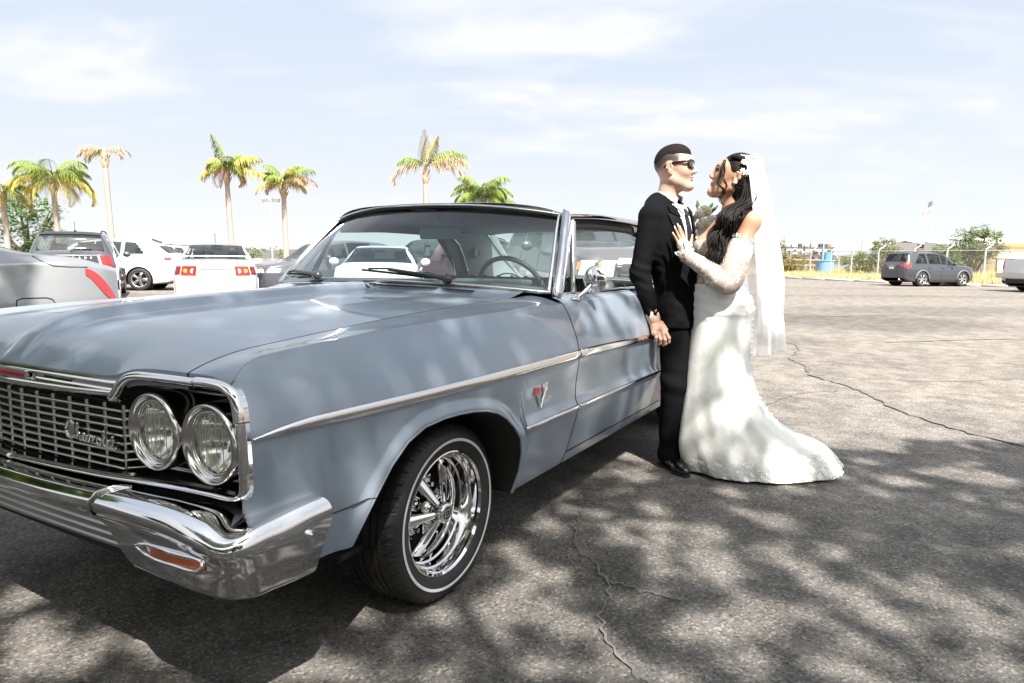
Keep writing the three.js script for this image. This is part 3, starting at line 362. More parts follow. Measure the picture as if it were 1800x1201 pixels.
  part('rear_view_mirror', [new RoundedBoxGeometry(0.03, 0.065, 0.26, 3, 0.014).translate(1.10, 1.30, 0.03), rod([1.08, 1.42, 0.03], [1.10, 1.32, 0.03], 0.006), tube([[1.06, 1.405, 0.0], [1.075, 1.385, 0.02], [1.09, 1.36, 0.03]], 0.01, 6)], mat([0.2, 0.22, 0.23], 0.4), car);
  part('gauge_hood', [box(0.1, 0.03, 0.4, 1.05, 1.055, 0.385, 0.012)], dashM, car);
  // ---- wipers
  for (const [pv, ev, b0, b1] of [[0.43, 0.10, 0.62, 0.08], [-0.33, -0.62, -0.2, -0.75]]) {
    const P = (v, t, o = 0.02) => { const k = v / 0.83, a = wsB(v), b = wsT(v * 0.85); return [lerp(a[0], b[0], t) - o, lerp(a[1], b[1], t) + o * 0.8, v]; };
    const w = part('wiper_arm', [sph(0.021, P(pv, 0)[0] - 0.025, P(pv, 0)[1] + 0.004, pv, 1, 1, 1.1), tube([[P(pv, 0)[0] - 0.03, P(pv, 0)[1] + 0.01, pv], P(lerp(pv, ev, 0.35), 0.03, 0.03), P(ev, 0.075, 0.028)], (t) => 0.013 - 0.006 * t, 6)], mat([0.03, 0.03, 0.032], 0.35), car);
    part('wiper_blade', [tube([P(lerp(pv, ev, 0.3), 0.035, 0.012), P(ev, 0.07, 0.012), P(ev + (ev - pv) * 0.55, 0.10, 0.012)], 0.006, 6), tube([P(lerp(pv, ev, 0.45), 0.055, 0.022), P(ev, 0.085, 0.03), P(ev + (ev - pv) * 0.4, 0.10, 0.02)], 0.005, 6)], black, w);
  }
  // ---- grille, header, headlights
  const gU = (v, o = 0) => uF(Math.abs(v)) + o;
  part('grille_recess', [grid(2, 12, (s, t) => { const v = lerp(-0.872, 0.872, t); return [gU(v, 0.12), lerp(0.87, 0.58, s), v]; }), grid(4, 12, (s, t) => { const v = lerp(-0.872, 0.872, t); return [gU(v, lerp(0.005, 0.13, s)), 0.60, v]; }), grid(4, 24, (s, t) => { const v = lerp(-0.868, 0.868, t); return [gU(v, lerp(0.012, 0.13, s)), Math.abs(v) < 0.5 ? 0.835 : 0.876, v]; })], black, car);
  part('radiator', [...Array(9)].map((_, i) => box(0.004, 0.004, 0.5, -0.79, 0.66 + i * 0.018, 0.1)), mat([0.09, 0.07, 0.05], 0.6), car);
  const gy = (i) => 0.775 - i * 0.0215, barM = mat([0.58, 0.56, 0.52], 0.3, { metalness: 1 });
  const xs = [...Array(25)].map((_, i) => -0.462 + (i / 24) * 0.924);
  for (let i = 0; i < 8; i++) {
    part('grille_bar', [sweep(xs.map((v) => [gU(v, 0.026), gy(i), v]), [[-0.008, -0.003], [0.004, -0.0042], [0.007, 0], [0.004, 0.0042], [-0.008, 0.003]]), ...[1, -1].map((q) => sweep([[gU(0.462, 0.026), gy(i), 0.462 * q], [gU(0.475, 0.05), gy(i), 0.48 * q], [gU(0.52, 0.09), gy(i), 0.53 * q], [gU(0.8, 0.10), gy(i), 0.88 * q]], circ(0.004, 5)))], barM, car);
  }
  for (let k = 0; k < 13; k++) { const v = -0.462 + k * 0.077; part('grille_upright', sweep([[gU(v, 0.03), 0.79, v], [gU(v, 0.03), 0.612, v]], [[-0.0045, -0.004], [0.0045, -0.004], [0.003, 0.006], [-0.003, 0.006]], { up: V3(-1, 0, 0) }), barM, car); }
  for (const y of [0.86, 0.838, 0.628]) for (const q of [1, -1]) part('bay_bar', sweep([[gU(0.5, 0.07), y, 0.5 * q], [gU(0.88, 0.08), y, 0.89 * q]], circ(0.0045, 5)), barM, car);
  const headerSec = [[0.03, 0.866], [0.004, 0.869], [-0.004, 0.862], [-0.006, 0.852], [-0.0015, 0.849], [-0.002, 0.838], [-0.006, 0.834], [-0.011, 0.824], [-0.010, 0.814], [0.0, 0.806], [0.03, 0.803]];
  const header = part('grille_header', grid(40, headerSec.length - 1, (s, t) => { const v = lerp(-0.49, 0.49, s), q = headerSec[Math.round(t * (headerSec.length - 1))], k = Math.abs(v) / 0.455; return [gU(v, q[0]), q[1] + (q[1] < 0.83 ? 0.010 * k * k : -0.003 * k), v]; }), chrome, car);
  for (const q of [1, -1]) part('header_slot', box(0.004, 0.007, 0.13, gU(0.2, -0.0035), 0.8455, q * 0.245), blackGloss, header);
  part('center_emblem', [box(0.012, 0.026, 0.2, gU(0.02, -0.006), 0.844, 0.015, 0.004)], chromeDull, header);
  part('emblem_enamel', [box(0.006, 0.013, 0.13, gU(0.02, -0.0115), 0.843, 0.04, 0.002)], redEnamel, header);
  for (const q of [1, -1]) {
    const B = [[0.468, 0.818], [0.486, 0.836], [0.505, 0.857], [0.532, 0.874], [0.565, 0.882], [0.62, 0.8845], [0.70, 0.885], [0.78, 0.884]], B2 = [[0.775, 0.887], [0.83, 0.886], [0.868, 0.880], [0.892, 0.865], [0.904, 0.838], [0.908, 0.80]], B3 = [[0.908, 0.808], [0.912, 0.74], [0.914, 0.67], [0.912, 0.645], [0.903, 0.628]], B4 = [[0.908, 0.632], [0.88, 0.621], [0.80, 0.620], [0.70, 0.619], [0.56, 0.614], [0.45, 0.608], [0.30, 0.603], [0.0, 0.597]];
    const pth = (A, n, o = -0.006) => cr(A.map(([v, y]) => [gU(v, o), y, v * q]), n);
    const sec = [[-0.013, -0.016], [-0.006, 0.006], [0, 0.011], [0.006, 0.011], [0.012, 0.006], [0.017, -0.016]].map(([a, b]) => [a * q, b]);
    part('headlight_brow', sweep(pth(B, 40), sec.map(([a, b]) => [a * 1.05, b]), { up: V3(-1, 0.1, 0) }), chrome, car);
    part('headlight_brow', sweep(pth(B2, 36, -0.009), sec.map(([a, b]) => [a * 1.1, b]), { up: V3(-1, 0.1, 0) }), chrome, car);
    part('bay_molding', sweep(pth(B3, 20, -0.007), sec.map(([a, b]) => [a * 0.8, b]), { up: V3(-1, 0, 0) }), chrome, car);
    part('grille_lower_molding', sweep(pth(B4, 40, -0.004), sec.map(([a, b]) => [a * 0.75, b]), { up: V3(-1, 0, 0) }), chrome, car);
  }
  // headlights
  const lensTex = dataTex(256, 256, (x, y) => { const u = x / 256 - 0.5, v = y / 256 - 0.5; const band = Math.abs(((y / 256) * 12) % 1 - 0.5) < 0.05 ? 0.25 : 0.6; const fl = (Math.sin(x * 0.9) * 0.5 + 0.5) * (v > -0.1 ? 0.4 : 0.18); return [band * 0.7 + fl * 0.6]; }, { colorSpace: THREE.NoColorSpace });
  const lensM = mat([0.96, 0.96, 0.94], 0.03, { phys: 1, transmission: 1, thickness: 0, ior: 1.5, bumpMap: lensTex, bumpScale: 0.004 });
  const fwd = (g) => g.rotateZ(Math.PI / 2);
  for (const q of [1, -1]) for (const [v, u, y] of [[0.620, -0.868, 0.748], [0.812, -0.856, 0.742]]) {
    const h = new THREE.Group(); h.name = 'headlight'; h.position.set(u, y, v * q); car.add(h);
    part('bezel', fwd(new THREE.LatheGeometry([[0.072, -0.02], [0.074, 0.004], [0.0775, 0.010], [0.081, 0.006], [0.084, 0.014], [0.089, 0.021], [0.094, 0.018], [0.097, 0.008], [0.096, -0.02], [0.092, -0.075]].map((p) => new THREE.Vector2(...p)), 56)), mat([0.66, 0.64, 0.61], 0.16, { metalness: 1 }), h);
    part('reflector', fwd(new THREE.LatheGeometry([[0.0, -0.055], [0.03, -0.05], [0.055, -0.034], [0.072, -0.008]].map((p) => new THREE.Vector2(...p)), 40)), mat([0.75, 0.74, 0.70], 0.12, { metalness: 1 }), h);
    part('lens', fwd(new THREE.LatheGeometry([...Array(13)].map((_, i) => { const a = i / 12; return new THREE.Vector2(0.0735 * a, 0.016 - 0.022 * a * a); }), 40)), lensM, h);
    part('lens_rib', fwd(merge([...Array(7)].map((_, i) => { const z = -0.054 + i * 0.018, w = Math.sqrt(0.068 ** 2 - z * z); return box(w * 2, 0.0012, 0.0016, 0, 0.013 - 0.022 * (z / 0.0735) ** 2 - 0.004, z); }))).rotateX(0), mat([0.6, 0.6, 0.56], 0.3), h);
    part('retaining_ring', fwd(new THREE.TorusGeometry(0.0735, 0.0035, 8, 40).rotateX(Math.PI / 2).translate(0, 0.002, 0)), chromeDull, h);
    part('shadow_gap', fwd(new THREE.LatheGeometry([[0.0705, -0.018], [0.0745, -0.012]].map((p) => new THREE.Vector2(...p)), 40)), black, h);
  }
  // script badge of the maker in the grille, drawn with pen strokes
  {
    const S = [ // letters in a 9 x 2 box
      [[1.5, 1.55], [1.1, 1.9], [0.5, 1.7], [0.1, 1.0], [0.3, 0.35], [0.9, 0.2], [1.5, 0.5]], [[1.5, 0.5], [1.9, 1.2], [2.15, 1.75], [1.95, 1.8], [1.85, 1.0], [1.8, 0.3]], [[1.8, 0.5], [2.1, 0.95], [2.35, 0.8], [2.3, 0.35], [2.5, 0.3], [2.8, 0.65]],
      [[2.75, 0.6], [3.1, 0.75], [3.05, 0.98], [2.8, 0.85], [2.8, 0.4], [3.1, 0.3], [3.45, 0.6]], [[3.4, 0.9], [3.6, 0.35], [3.95, 0.95], [4.2, 0.85]], [[4.2, 0.85], [4.3, 0.95], [4.3, 0.3]], [[4.3, 0.6], [4.6, 0.95], [4.8, 0.9]],
      [[5.2, 0.95], [4.95, 0.75], [5.0, 0.35], [5.35, 0.35], [5.45, 0.8], [5.2, 0.95], [5.7, 0.75]], [[5.7, 0.6], [6.1, 1.3], [6.15, 1.75], [5.95, 1.6], [5.9, 0.6], [6.1, 0.3], [6.4, 0.55]], [[6.4, 0.6], [6.75, 0.75], [6.7, 0.98], [6.45, 0.85], [6.45, 0.4], [6.75, 0.3], [7.1, 0.6]], [[7.3, 1.5], [7.25, 0.9], [7.2, 0.4], [7.45, 0.3], [7.8, 0.6]], [[6.95, 1.05], [7.7, 1.15]]];
    const k = 0.0305, s = part('script_badge', [...S.map((p) => tube(cr(p.map(([a, b]) => [gU(0.34, 0.010) + (0) , 0.677 + b * k * 0.92 - a * k * 0.03, 0.225 + a * k]), 18), 0.0043, 6)), tube([[gU(0.34, 0.016), 0.683, 0.235], [gU(0.36, 0.016), 0.676, 0.46]], 0.004, 6), ((g) => g)(sph(0.023, gU(0.25, 0.016), 0.705, 0.247, 0.1, 1.15, 0.8))], chromeDull, car);
  }
  // ---- side trim
  const molding = (pts, ya, yb) => both('side_molding', sweep(pts.map((u) => { const y = (ya(u) + yb(u)) / 2; return [u, y, side(u, y) + 0.003]; }), [[-0.5, -0.004], [-0.5, 0.004], [-0.28, 0.0075], [0.1, 0.006], [0.28, 0.008], [0.5, 0.003], [0.5, -0.004]], { up: V3(0, 0, 1), scale: (t) => { const u = pts[Math.round(t * (pts.length - 1))]; return [Math.max(0.004, ya(u) - yb(u)), Math.min(1, 0.3 + (u + 0.86) * 6)]; } }), chrome);
  const mA = smo([-0.84, -0.76, -0.68, -0.5, 0.08, 0.8, 1.7, 4.3], [0.764, 0.781, 0.789, 0.791, 0.790, 0.793, 0.773, 0.73]), mB = smo([-0.84, -0.76, -0.68, -0.5, 0.08, 0.8, 1.7, 4.3], [0.758, 0.7615, 0.762, 0.759, 0.757, 0.755, 0.742, 0.70]);
  const ran = (a, b, n) => [...Array(n)].map((_, i) => lerp(a, b, i / (n - 1)));
  molding([-0.838, -0.82, -0.8, -0.77, -0.73, ...ran(-0.69, 0.772, 30)], mA, mB); molding(ran(0.79, 2.01, 20), mA, mB); molding(ran(2.03, 4.3, 30), mA, mB);
  const tA = () => 0.5575, tB = () => 0.5435; molding(ran(0.316, 0.772, 10), tA, tB); molding(ran(0.79, 2.01, 20), tA, tB);
  // fender badge: V with crossed flags
  for (const q of [1, -1]) {
    const u = 0.45, y = 0.648, z = (side(u, y) + 0.004), e = part('v_emblem', [rod([u - 0.045, y + 0.03, z * q], [u, y - 0.045, z * q], 0.005, 6, 0.004), rod([u + 0.045, y + 0.03, z * q], [u, y - 0.045, z * q], 0.005, 6, 0.004), box(0.05, 0.036, 0.006, u - 0.034, y + 0.026, z * q), box(0.045, 0.03, 0.006, u + 0.03, y + 0.03, z * q), rod([u - 0.01, y - 0.02, z * q], [u - 0.055, y + 0.05, z * q], 0.003, 6), rod([u + 0.01, y - 0.02, z * q], [u + 0.055, y + 0.055, z * q], 0.003, 6)], chrome, car);
    part('flag_enamel', [box(0.016, 0.03, 0.002, u - 0.048, y + 0.026, (z + 0.0035) * q), box(0.012, 0.026, 0.002, u - 0.024, y + 0.026, (z + 0.0035) * q), box(0.012, 0.022, 0.002, u + 0.014, y + 0.02, (z + 0.0035) * q)], redEnamel, e);
  }
  // ---- bumper: one plated shell with wrapped ends, ribbed apron between them
  const st = (A) => A;
  const rail = [[[-0.895, 0.588], [-0.945, 0.5945], [-0.972, 0.59], [-0.987, 0.575], [-0.988, 0.555], [-0.975, 0.536], [-0.94, 0.528], [-0.90, 0.526]]];
  const railG = grid(30, 28, (s, t) => { const v = lerp(-1, 1, s) * lerp(0.548, 0.49, t ** 0.7), c = rail[0], i = t * (c.length - 1), j = Math.min(c.length - 2, Math.floor(i)), f = i - j, k = (v / 0.5) ** 2; return [lerp(c[j][0], c[j + 1][0], f) + 0.014 * k, lerp(c[j][1], c[j + 1][1], f) + 0.008 * k, v]; });
  const bumper = part('front_bumper', [crease(railG, 0.9)], chrome, car);
  const W = [
    [[-0.885, 0.598, 0.545], [-0.932, 0.606, 0.530], [-0.962, 0.600, 0.518], [-0.977, 0.583, 0.507], [-0.975, 0.560, 0.498], [-0.962, 0.541, 0.494], [-0.957, 0.52, 0.53], [-0.955, 0.49, 0.565], [-0.950, 0.455, 0.595], [-0.942, 0.432, 0.628], [-0.90, 0.428, 0.64]],
    [[-0.880, 0.600, 0.635], [-0.925, 0.608, 0.628], [-0.955, 0.602, 0.62], [-0.973, 0.583, 0.605], [-0.972, 0.560, 0.605], [-0.960, 0.543, 0.61], [-0.953, 0.52, 0.64], [-0.951, 0.49, 0.655], [-0.946, 0.455, 0.67], [-0.94, 0.428, 0.685], [-0.90, 0.424, 0.70]],
    [[-0.870, 0.600, 0.75], [-0.905, 0.606, 0.75], [-0.940, 0.600, 0.755], [-0.963, 0.580, 0.76], [-0.964, 0.556, 0.76], [-0.954, 0.540, 0.765], [-0.945, 0.515, 0.78], [-0.945, 0.485, 0.785], [-0.940, 0.45, 0.79], [-0.932, 0.420, 0.795], [-0.89, 0.415, 0.79]],
    [[-0.862, 0.596, 0.84], [-0.885, 0.592, 0.85], [-0.925, 0.580, 0.862], [-0.952, 0.562, 0.865], [-0.955, 0.545, 0.868], [-0.948, 0.528, 0.870], [-0.938, 0.505, 0.873], [-0.936, 0.475, 0.873], [-0.930, 0.445, 0.870], [-0.918, 0.412, 0.862], [-0.87, 0.405, 0.85]],
    [[-0.852, 0.580, 0.885], [-0.872, 0.572, 0.900], [-0.905, 0.562, 0.918], [-0.932, 0.549, 0.924], [-0.938, 0.535, 0.928], [-0.935, 0.518, 0.930], [-0.925, 0.498, 0.929], [-0.921, 0.472, 0.927], [-0.913, 0.445, 0.92], [-0.900, 0.408, 0.91], [-0.86, 0.398, 0.88]],
    [[-0.838, 0.580, 0.905], [-0.850, 0.576, 0.925], [-0.872, 0.567, 0.945], [-0.893, 0.555, 0.953], [-0.899, 0.540, 0.957], [-0.898, 0.520, 0.959], [-0.892, 0.498, 0.958], [-0.887, 0.472, 0.956], [-0.880, 0.446, 0.951], [-0.868, 0.406, 0.938], [-0.84, 0.396, 0.90]],
    [[-0.79, 0.583, 0.915], [-0.795, 0.580, 0.936], [-0.80, 0.571, 0.955], [-0.805, 0.557, 0.963], [-0.808, 0.540, 0.967], [-0.808, 0.518, 0.969], [-0.808, 0.496, 0.968], [-0.807, 0.470, 0.966], [-0.806, 0.446, 0.960], [-0.804, 0.404, 0.946], [-0.80, 0.393, 0.90]],
    [[-0.722, 0.590, 0.928], [-0.722, 0.588, 0.950], [-0.722, 0.580, 0.966], [-0.722, 0.565, 0.974], [-0.722, 0.545, 0.978], [-0.727, 0.520, 0.979], [-0.732, 0.497, 0.978], [-0.737, 0.470, 0.976], [-0.742, 0.446, 0.970], [-0.747, 0.404, 0.955], [-0.752, 0.393, 0.91]],
    [[-0.684, 0.590, 0.935], [-0.677, 0.589, 0.957], [-0.667, 0.580, 0.972], [-0.660, 0.563, 0.979], [-0.658, 0.545, 0.982], [-0.667, 0.520, 0.983], [-0.682, 0.497, 0.982], [-0.692, 0.470, 0.980], [-0.696, 0.446, 0.974], [-0.704, 0.404, 0.959], [-0.712, 0.393, 0.915]]];
  const cols = W[0].map((_, j) => new THREE.CatmullRomCurve3(W.map((r) => V3(...r[j])), false, 'centripetal'));
  const rowsN = 72, rows = [...Array(rowsN + 1)].map((_, i) => new THREE.CatmullRomCurve3(cols.map((c) => c.getPoint(i / rowsN)), false, 'centripetal').getPoints(50));
  const wingG = grid(rowsN, 50, (s, t) => rows[Math.round(s * rowsN)][Math.round(t * 50)].toArray());
  const endG = grid(1, 50, (s, t) => { const p = rows[rowsN][Math.round(t * 50)]; return [p.x + 0.002 * s, p.y, p.z - 0.03 * s]; });
  for (const q of [1, -1]) {
    const w = part('bumper_end', q > 0 ? [wingG, endG] : mirrorZ(merge([wingG, endG])), chrome, car);
    part('seam_bead', tube([[-0.90, 0.603, 0.548], [-0.935, 0.611, 0.533], [-0.968, 0.604, 0.520], [-0.981, 0.584, 0.509], [-0.979, 0.558, 0.500], [-0.966, 0.54, 0.496]].map((p) => [p[0], p[1], p[2] * q]), 0.005, 6), chrome, w);
    part('parking_light_slot', sweep(cr([[-0.9665, 0.500, 0.655], [-0.956, 0.505, 0.69], [-0.954, 0.504, 0.78], [-0.945, 0.498, 0.87], [-0.952, 0.484, 0.865], [-0.957, 0.478, 0.78], [-0.960, 0.481, 0.69]].map((p) => [p[0] + 0.006, p[1], p[2] * q]), 40, true), circ(0.0045, 6), { loop: true, up: V3(-1, 0, 0) }), chrome, w);
    part('parking_light', [grid(20, 6, (s, t) => { const v = lerp(0.70, 0.875, s), b = lerp(-0.952, -0.937, s ** 2) - 0.002; return [b, lerp(0.503, 0.482, t) - 0.003 * s, v * q]; })], mat([0.42, 0.10, 0.025], 0.18, { phys: 1, clearcoat: 1 }), w);
    part('bumper_bolt', [sph(0.011, -0.735, 0.517, 0.979 * q, 1, 1, 0.6), sph(0.0045, -0.735, 0.517, 0.987 * q)], chrome, w);
  }
  const apronSec = []; for (let i = 0; i <= 40; i++) { const t = i / 40, r = [0.14, 0.36, 0.58, 0.80].reduce((a, c) => a + Math.exp(-(((t - c) / 0.022) ** 2)), 0); apronSec.push([-0.935 + 0.012 * t + (t > 0.9 ? (t - 0.9) * 0.3 : 0) - 0.006 * r, lerp(0.534, 0.432, t)]); }
  part('bumper_apron', grid(40, 40, (s, t) => { const v = lerp(-0.64, 0.64, s), q = apronSec[Math.round(t * 40)], k = (v / 0.64) ** 2; return [q[0] + 0.01 * k, q[1] + 0.004 * k, v]; }), alu, car);
  part('bumper_filler', grid(12, 6, (s, t) => { const v = lerp(-0.9, 0.9, s); return [lerp(-0.84, -0.96, t) + 0.03 * v * v, lerp(0.60, 0.55, t), v]; }), mat([0.03, 0.033, 0.04], 0.5), car);
  // ---- door mirror
  { const m = new THREE.Group(); m.name = 'door_mirror'; car.add(m);
    part('mirror_head', [new THREE.SphereGeometry(0.066, 32, 20, 0, Math.PI * 2, 0, Math.PI / 2).scale(1, 0.5, 1).rotateZ(Math.PI / 2).rotateY(-0.28).translate(1.035, 1.078, 0.938), new THREE.CircleGeometry(0.066, 32).rotateY(Math.PI / 2 - 0.28).translate(1.036, 1.078, 0.938)], chrome, m);
    part('mirror_stem', [tube([[0.955, 1.0, 0.895], [0.985, 1.03, 0.915], [1.015, 1.062, 0.933]], (t) => 0.011 - 0.003 * t, 8)], chrome, m);
    part('mirror_base', [sph(0.03, 0.945, 0.996, 0.888, 1.5, 0.35, 0.7)], chrome, m); }
  part('door_lock_knob', [cyl(0.005, 0.006, 0.03, 1.78, 1.03, 0.80)], chromeDull, car);
}
// ---------------------------------------------------------------- its wheels: low tyre with a thin white line, five-spoke chromed mag
{
  const turnOut = (g) => g.rotateX(Math.PI / 2), TR = 0.306;
  const sideTex = canvasTex(2048, 128, (g, w, h) => { g.fillStyle = '#000'; g.fillRect(0, 0, w, h); g.fillStyle = '#fff'; g.font = 'bold 46px sans-serif'; g.fillText('225/60R15  TUBELESS  RADIAL', 80, 60); g.fillText('MAX LOAD 730 kg  TREADWEAR 420', 1100, 60); g.fillRect(0, 100, w, 4); for (let i = 0; i < 500; i++) g.fillRect(i * 4.1, 8, 2, 10); }, { colorSpace: THREE.NoColorSpace });
  const tyreM = mat([0.019, 0.0185, 0.0185], 0.55, { bumpMap: sideTex, bumpScale: 0.0012 });
  const prof = [[0.208, 0.085], [0.214, 0.094], [0.222, 0.100], [0.235, 0.1055], [0.2475, 0.108], [0.249, 0.1095], [0.2585, 0.1095], [0.260, 0.108], [0.272, 0.106], [0.282, 0.101], [0.2835, 0.0995], [0.289, 0.095], [0.298, 0.087], [0.303, 0.078], [0.3045, 0.065]];
  for (const x of [0.045, 0.018]) prof.push([0.306, x + 0.012], [0.306, x + 0.004], [0.299, x + 0.003], [0.299, x - 0.003], [0.306, x - 0.004]);
  const full = [...prof, ...prof.slice().reverse().map(([r, x]) => [r, -x])];
  const tyreG = crease(turnOut(new THREE.LatheGeometry(full.map((p) => new THREE.Vector2(...p)).reverse(), 96)), 0.5);
  const sip = []; for (let i = 0; i < 44; i++) { const a = (i / 44) * 2 * Math.PI; for (const s of [1, -1]) sip.push(tube([[0, TR + 0.0005, s * 0.068], [0.007, TR - 0.003, s * 0.082], [0.013, TR - 0.016, s * 0.0955]], 0.0026, 5).rotateZ(a + (s < 0 ? 0.07 : 0))); }
  const rimPts = [[0.2035, 0.09], [0.210, 0.098], [0.2145, 0.097], [0.2155, 0.091], [0.2095, 0.085], [0.203, 0.082], [0.1985, 0.066], [0.1965, 0.058], [0.190, 0.054], [0.187, 0.035], [0.1855, 0.028], [0.179, 0.024], [0.1765, 0.008], [0.175, 0.0], [0.168, -0.006], [0.165, -0.02], [0.165, -0.08]];
  const rimG = crease(turnOut(new THREE.LatheGeometry(rimPts.map((p) => new THREE.Vector2(...p)), 96)), 0.7);
  const spokeG = (() => { const g = [], N = 16; for (let k = 0; k < 5; k++) { const a = 0.42 + Math.PI / 2 + (k * 2 * Math.PI) / 5;
    const cone = grid(20, N, (s, t) => { const r = lerp(0.03, 0.166, s), w = lerp(0.011, 0.03, Math.pow(s, 0.85)), th = t * 2 * Math.PI, z = lerp(0.034, -0.052, s); return [r, Math.cos(th) * w, z + Math.sin(th) * w * 0.85]; });
    g.push(cone.rotateZ(a)); } return g; })();
  const padG = (() => { const g = [new THREE.LatheGeometry([[0.0, 0.018], [0.05, 0.014], [0.056, 0.0], [0.056, -0.02]].map((p) => new THREE.Vector2(...p)), 32).rotateX(Math.PI / 2)]; for (let k = 0; k < 5; k++) { const a = 0.42 + Math.PI / 2 + ((k + 0.5) * 2 * Math.PI) / 5; const m = []; m.push(grid(8, 10, (s, t) => { const r = lerp(0.04, 0.112, s), w = lerp(0.024, 0.031, s) * lerp(-1, 1, t); return [r, w, -0.022 - 0.022 * s - 0.012 * Math.pow(Math.abs(lerp(-1, 1, t)), 3)]; })); m.push(grid(2, 16, (s, t) => { const th = lerp(-1.5, 1.5, t); return [0.094 + Math.cos(th) * 0.033, Math.sin(th) * 0.033, -0.042 - 0.02 * s]; })); m.push(new THREE.TorusGeometry(0.017, 0.004, 8, 20).translate(0.085, 0, -0.036)); g.push(...m.map((q) => q.rotateZ(a))); g.push(sweep([[0.16, -0.045, -0.056], [0.12, 0, -0.05], [0.16, 0.045, -0.056]], circ(0.006, 6), { up: V3(0, 0, 1) }).rotateZ(a)); } return g; })();
  const nutG = (() => { const g = []; for (let k = 0; k < 5; k++) { const a = 0.42 + Math.PI / 2 + ((k + 0.5) * 2 * Math.PI) / 5; g.push(new THREE.CylinderGeometry(0.0085, 0.01, 0.026, 6).rotateX(Math.PI / 2).translate(0.085, 0, -0.024).rotateZ(a), new THREE.CylinderGeometry(0.014, 0.014, 0.005, 18).rotateX(Math.PI / 2).translate(0.085, 0, -0.034).rotateZ(a)); } return g; })();
  const capG = [turnOut(new THREE.LatheGeometry([[0.0, 0.066], [0.024, 0.066], [0.026, 0.064], [0.031, 0.0635], [0.035, 0.060], [0.036, 0.054], [0.035, 0.02]].map((p) => new THREE.Vector2(...p)), 40))];
  const capTex = canvasTex(128, 128, (g) => { g.fillStyle = '#b8b8b4'; g.fillRect(0, 0, 128, 128); g.fillStyle = '#44484c'; g.beginPath(); g.arc(64, 64, 58, 0, 7); g.fill(); g.fillStyle = '#c9c8c2'; g.fillRect(24, 30, 80, 68); g.fillStyle = '#333b46'; g.fillRect(34, 40, 60, 48); g.fillStyle = '#d0cfc8'; g.font = 'bold 26px sans-serif'; g.fillText('SS', 46, 74); });
  const wheel = new THREE.Group(); wheel.name = 'wheel';
  const tyre = part('tyre', tyreG, tyreM, wheel);
  { const m = part('white_line', turnOut(new THREE.LatheGeometry([[0.2492, 0.1098], [0.2500, 0.1106], [0.2580, 0.1106], [0.2588, 0.1098]].map((p) => new THREE.Vector2(...p)), 96)), mat([0.72, 0.71, 0.68], 0.6), tyre); part('tread_groove', sip, mat([0.004, 0.004, 0.004], 0.9), tyre); }
  part('rim', rimG, chrome, wheel);
  const disc = part('wheel_center', [...padG, ...spokeG], chrome, wheel); disc.position.z = 0.03;
  const n2 = part('lug_nuts', nutG, chrome, disc);
  part('hub_cap', capG, chrome, disc);
  { const d = part('cap_badge', new THREE.CircleGeometry(0.0235, 32).translate(0, 0, 0.0665), mat([1, 1, 1], 0.3, { map: capTex, metalness: 0.6 }), disc); }
  part('brake_drum', turnOut(new THREE.CylinderGeometry(0.16, 0.16, 0.1, 32).translate(0, -0.09, 0)), mat([0.006, 0.006, 0.006], 0.9), wheel);
  for (const [u, s] of [[0, 1], [3.04, 1], [0, -1], [3.04, -1]]) { const w = wheel.clone(); w.position.set(u, TR - 0.002, 0.762 * s); if (s < 0) w.rotation.y = Math.PI; impala.add(w); }
}
// ---------------------------------------------------------------- the groom. Local axes: x = the way he faces, y = up, z = to his right
const skinA = [0.56, 0.35, 0.25];
const ellCol = (ys, as, bs, cx, cz) => { const A = smo(ys, as), B = smo(ys, bs), X = smo(...cx), Z = smo(...cz), y0 = ys[0], y1 = ys[ys.length - 1]; return (x, y, z) => { const q = clamp(y, y0, y1), a = A(q), b = B(q), dx = (x - X(q)) / a, dz = (z - Z(q)) / b, d = (Math.sqrt(dx * dx + dz * dz) - 1) * Math.min(a, b); const o = Math.max(y0 - y, y - y1); return o > 0 ? Math.sqrt(Math.max(d, 0) ** 2 + o * o) + Math.min(d, 0) * 0.2 : Math.max(d, o * 1); }; };
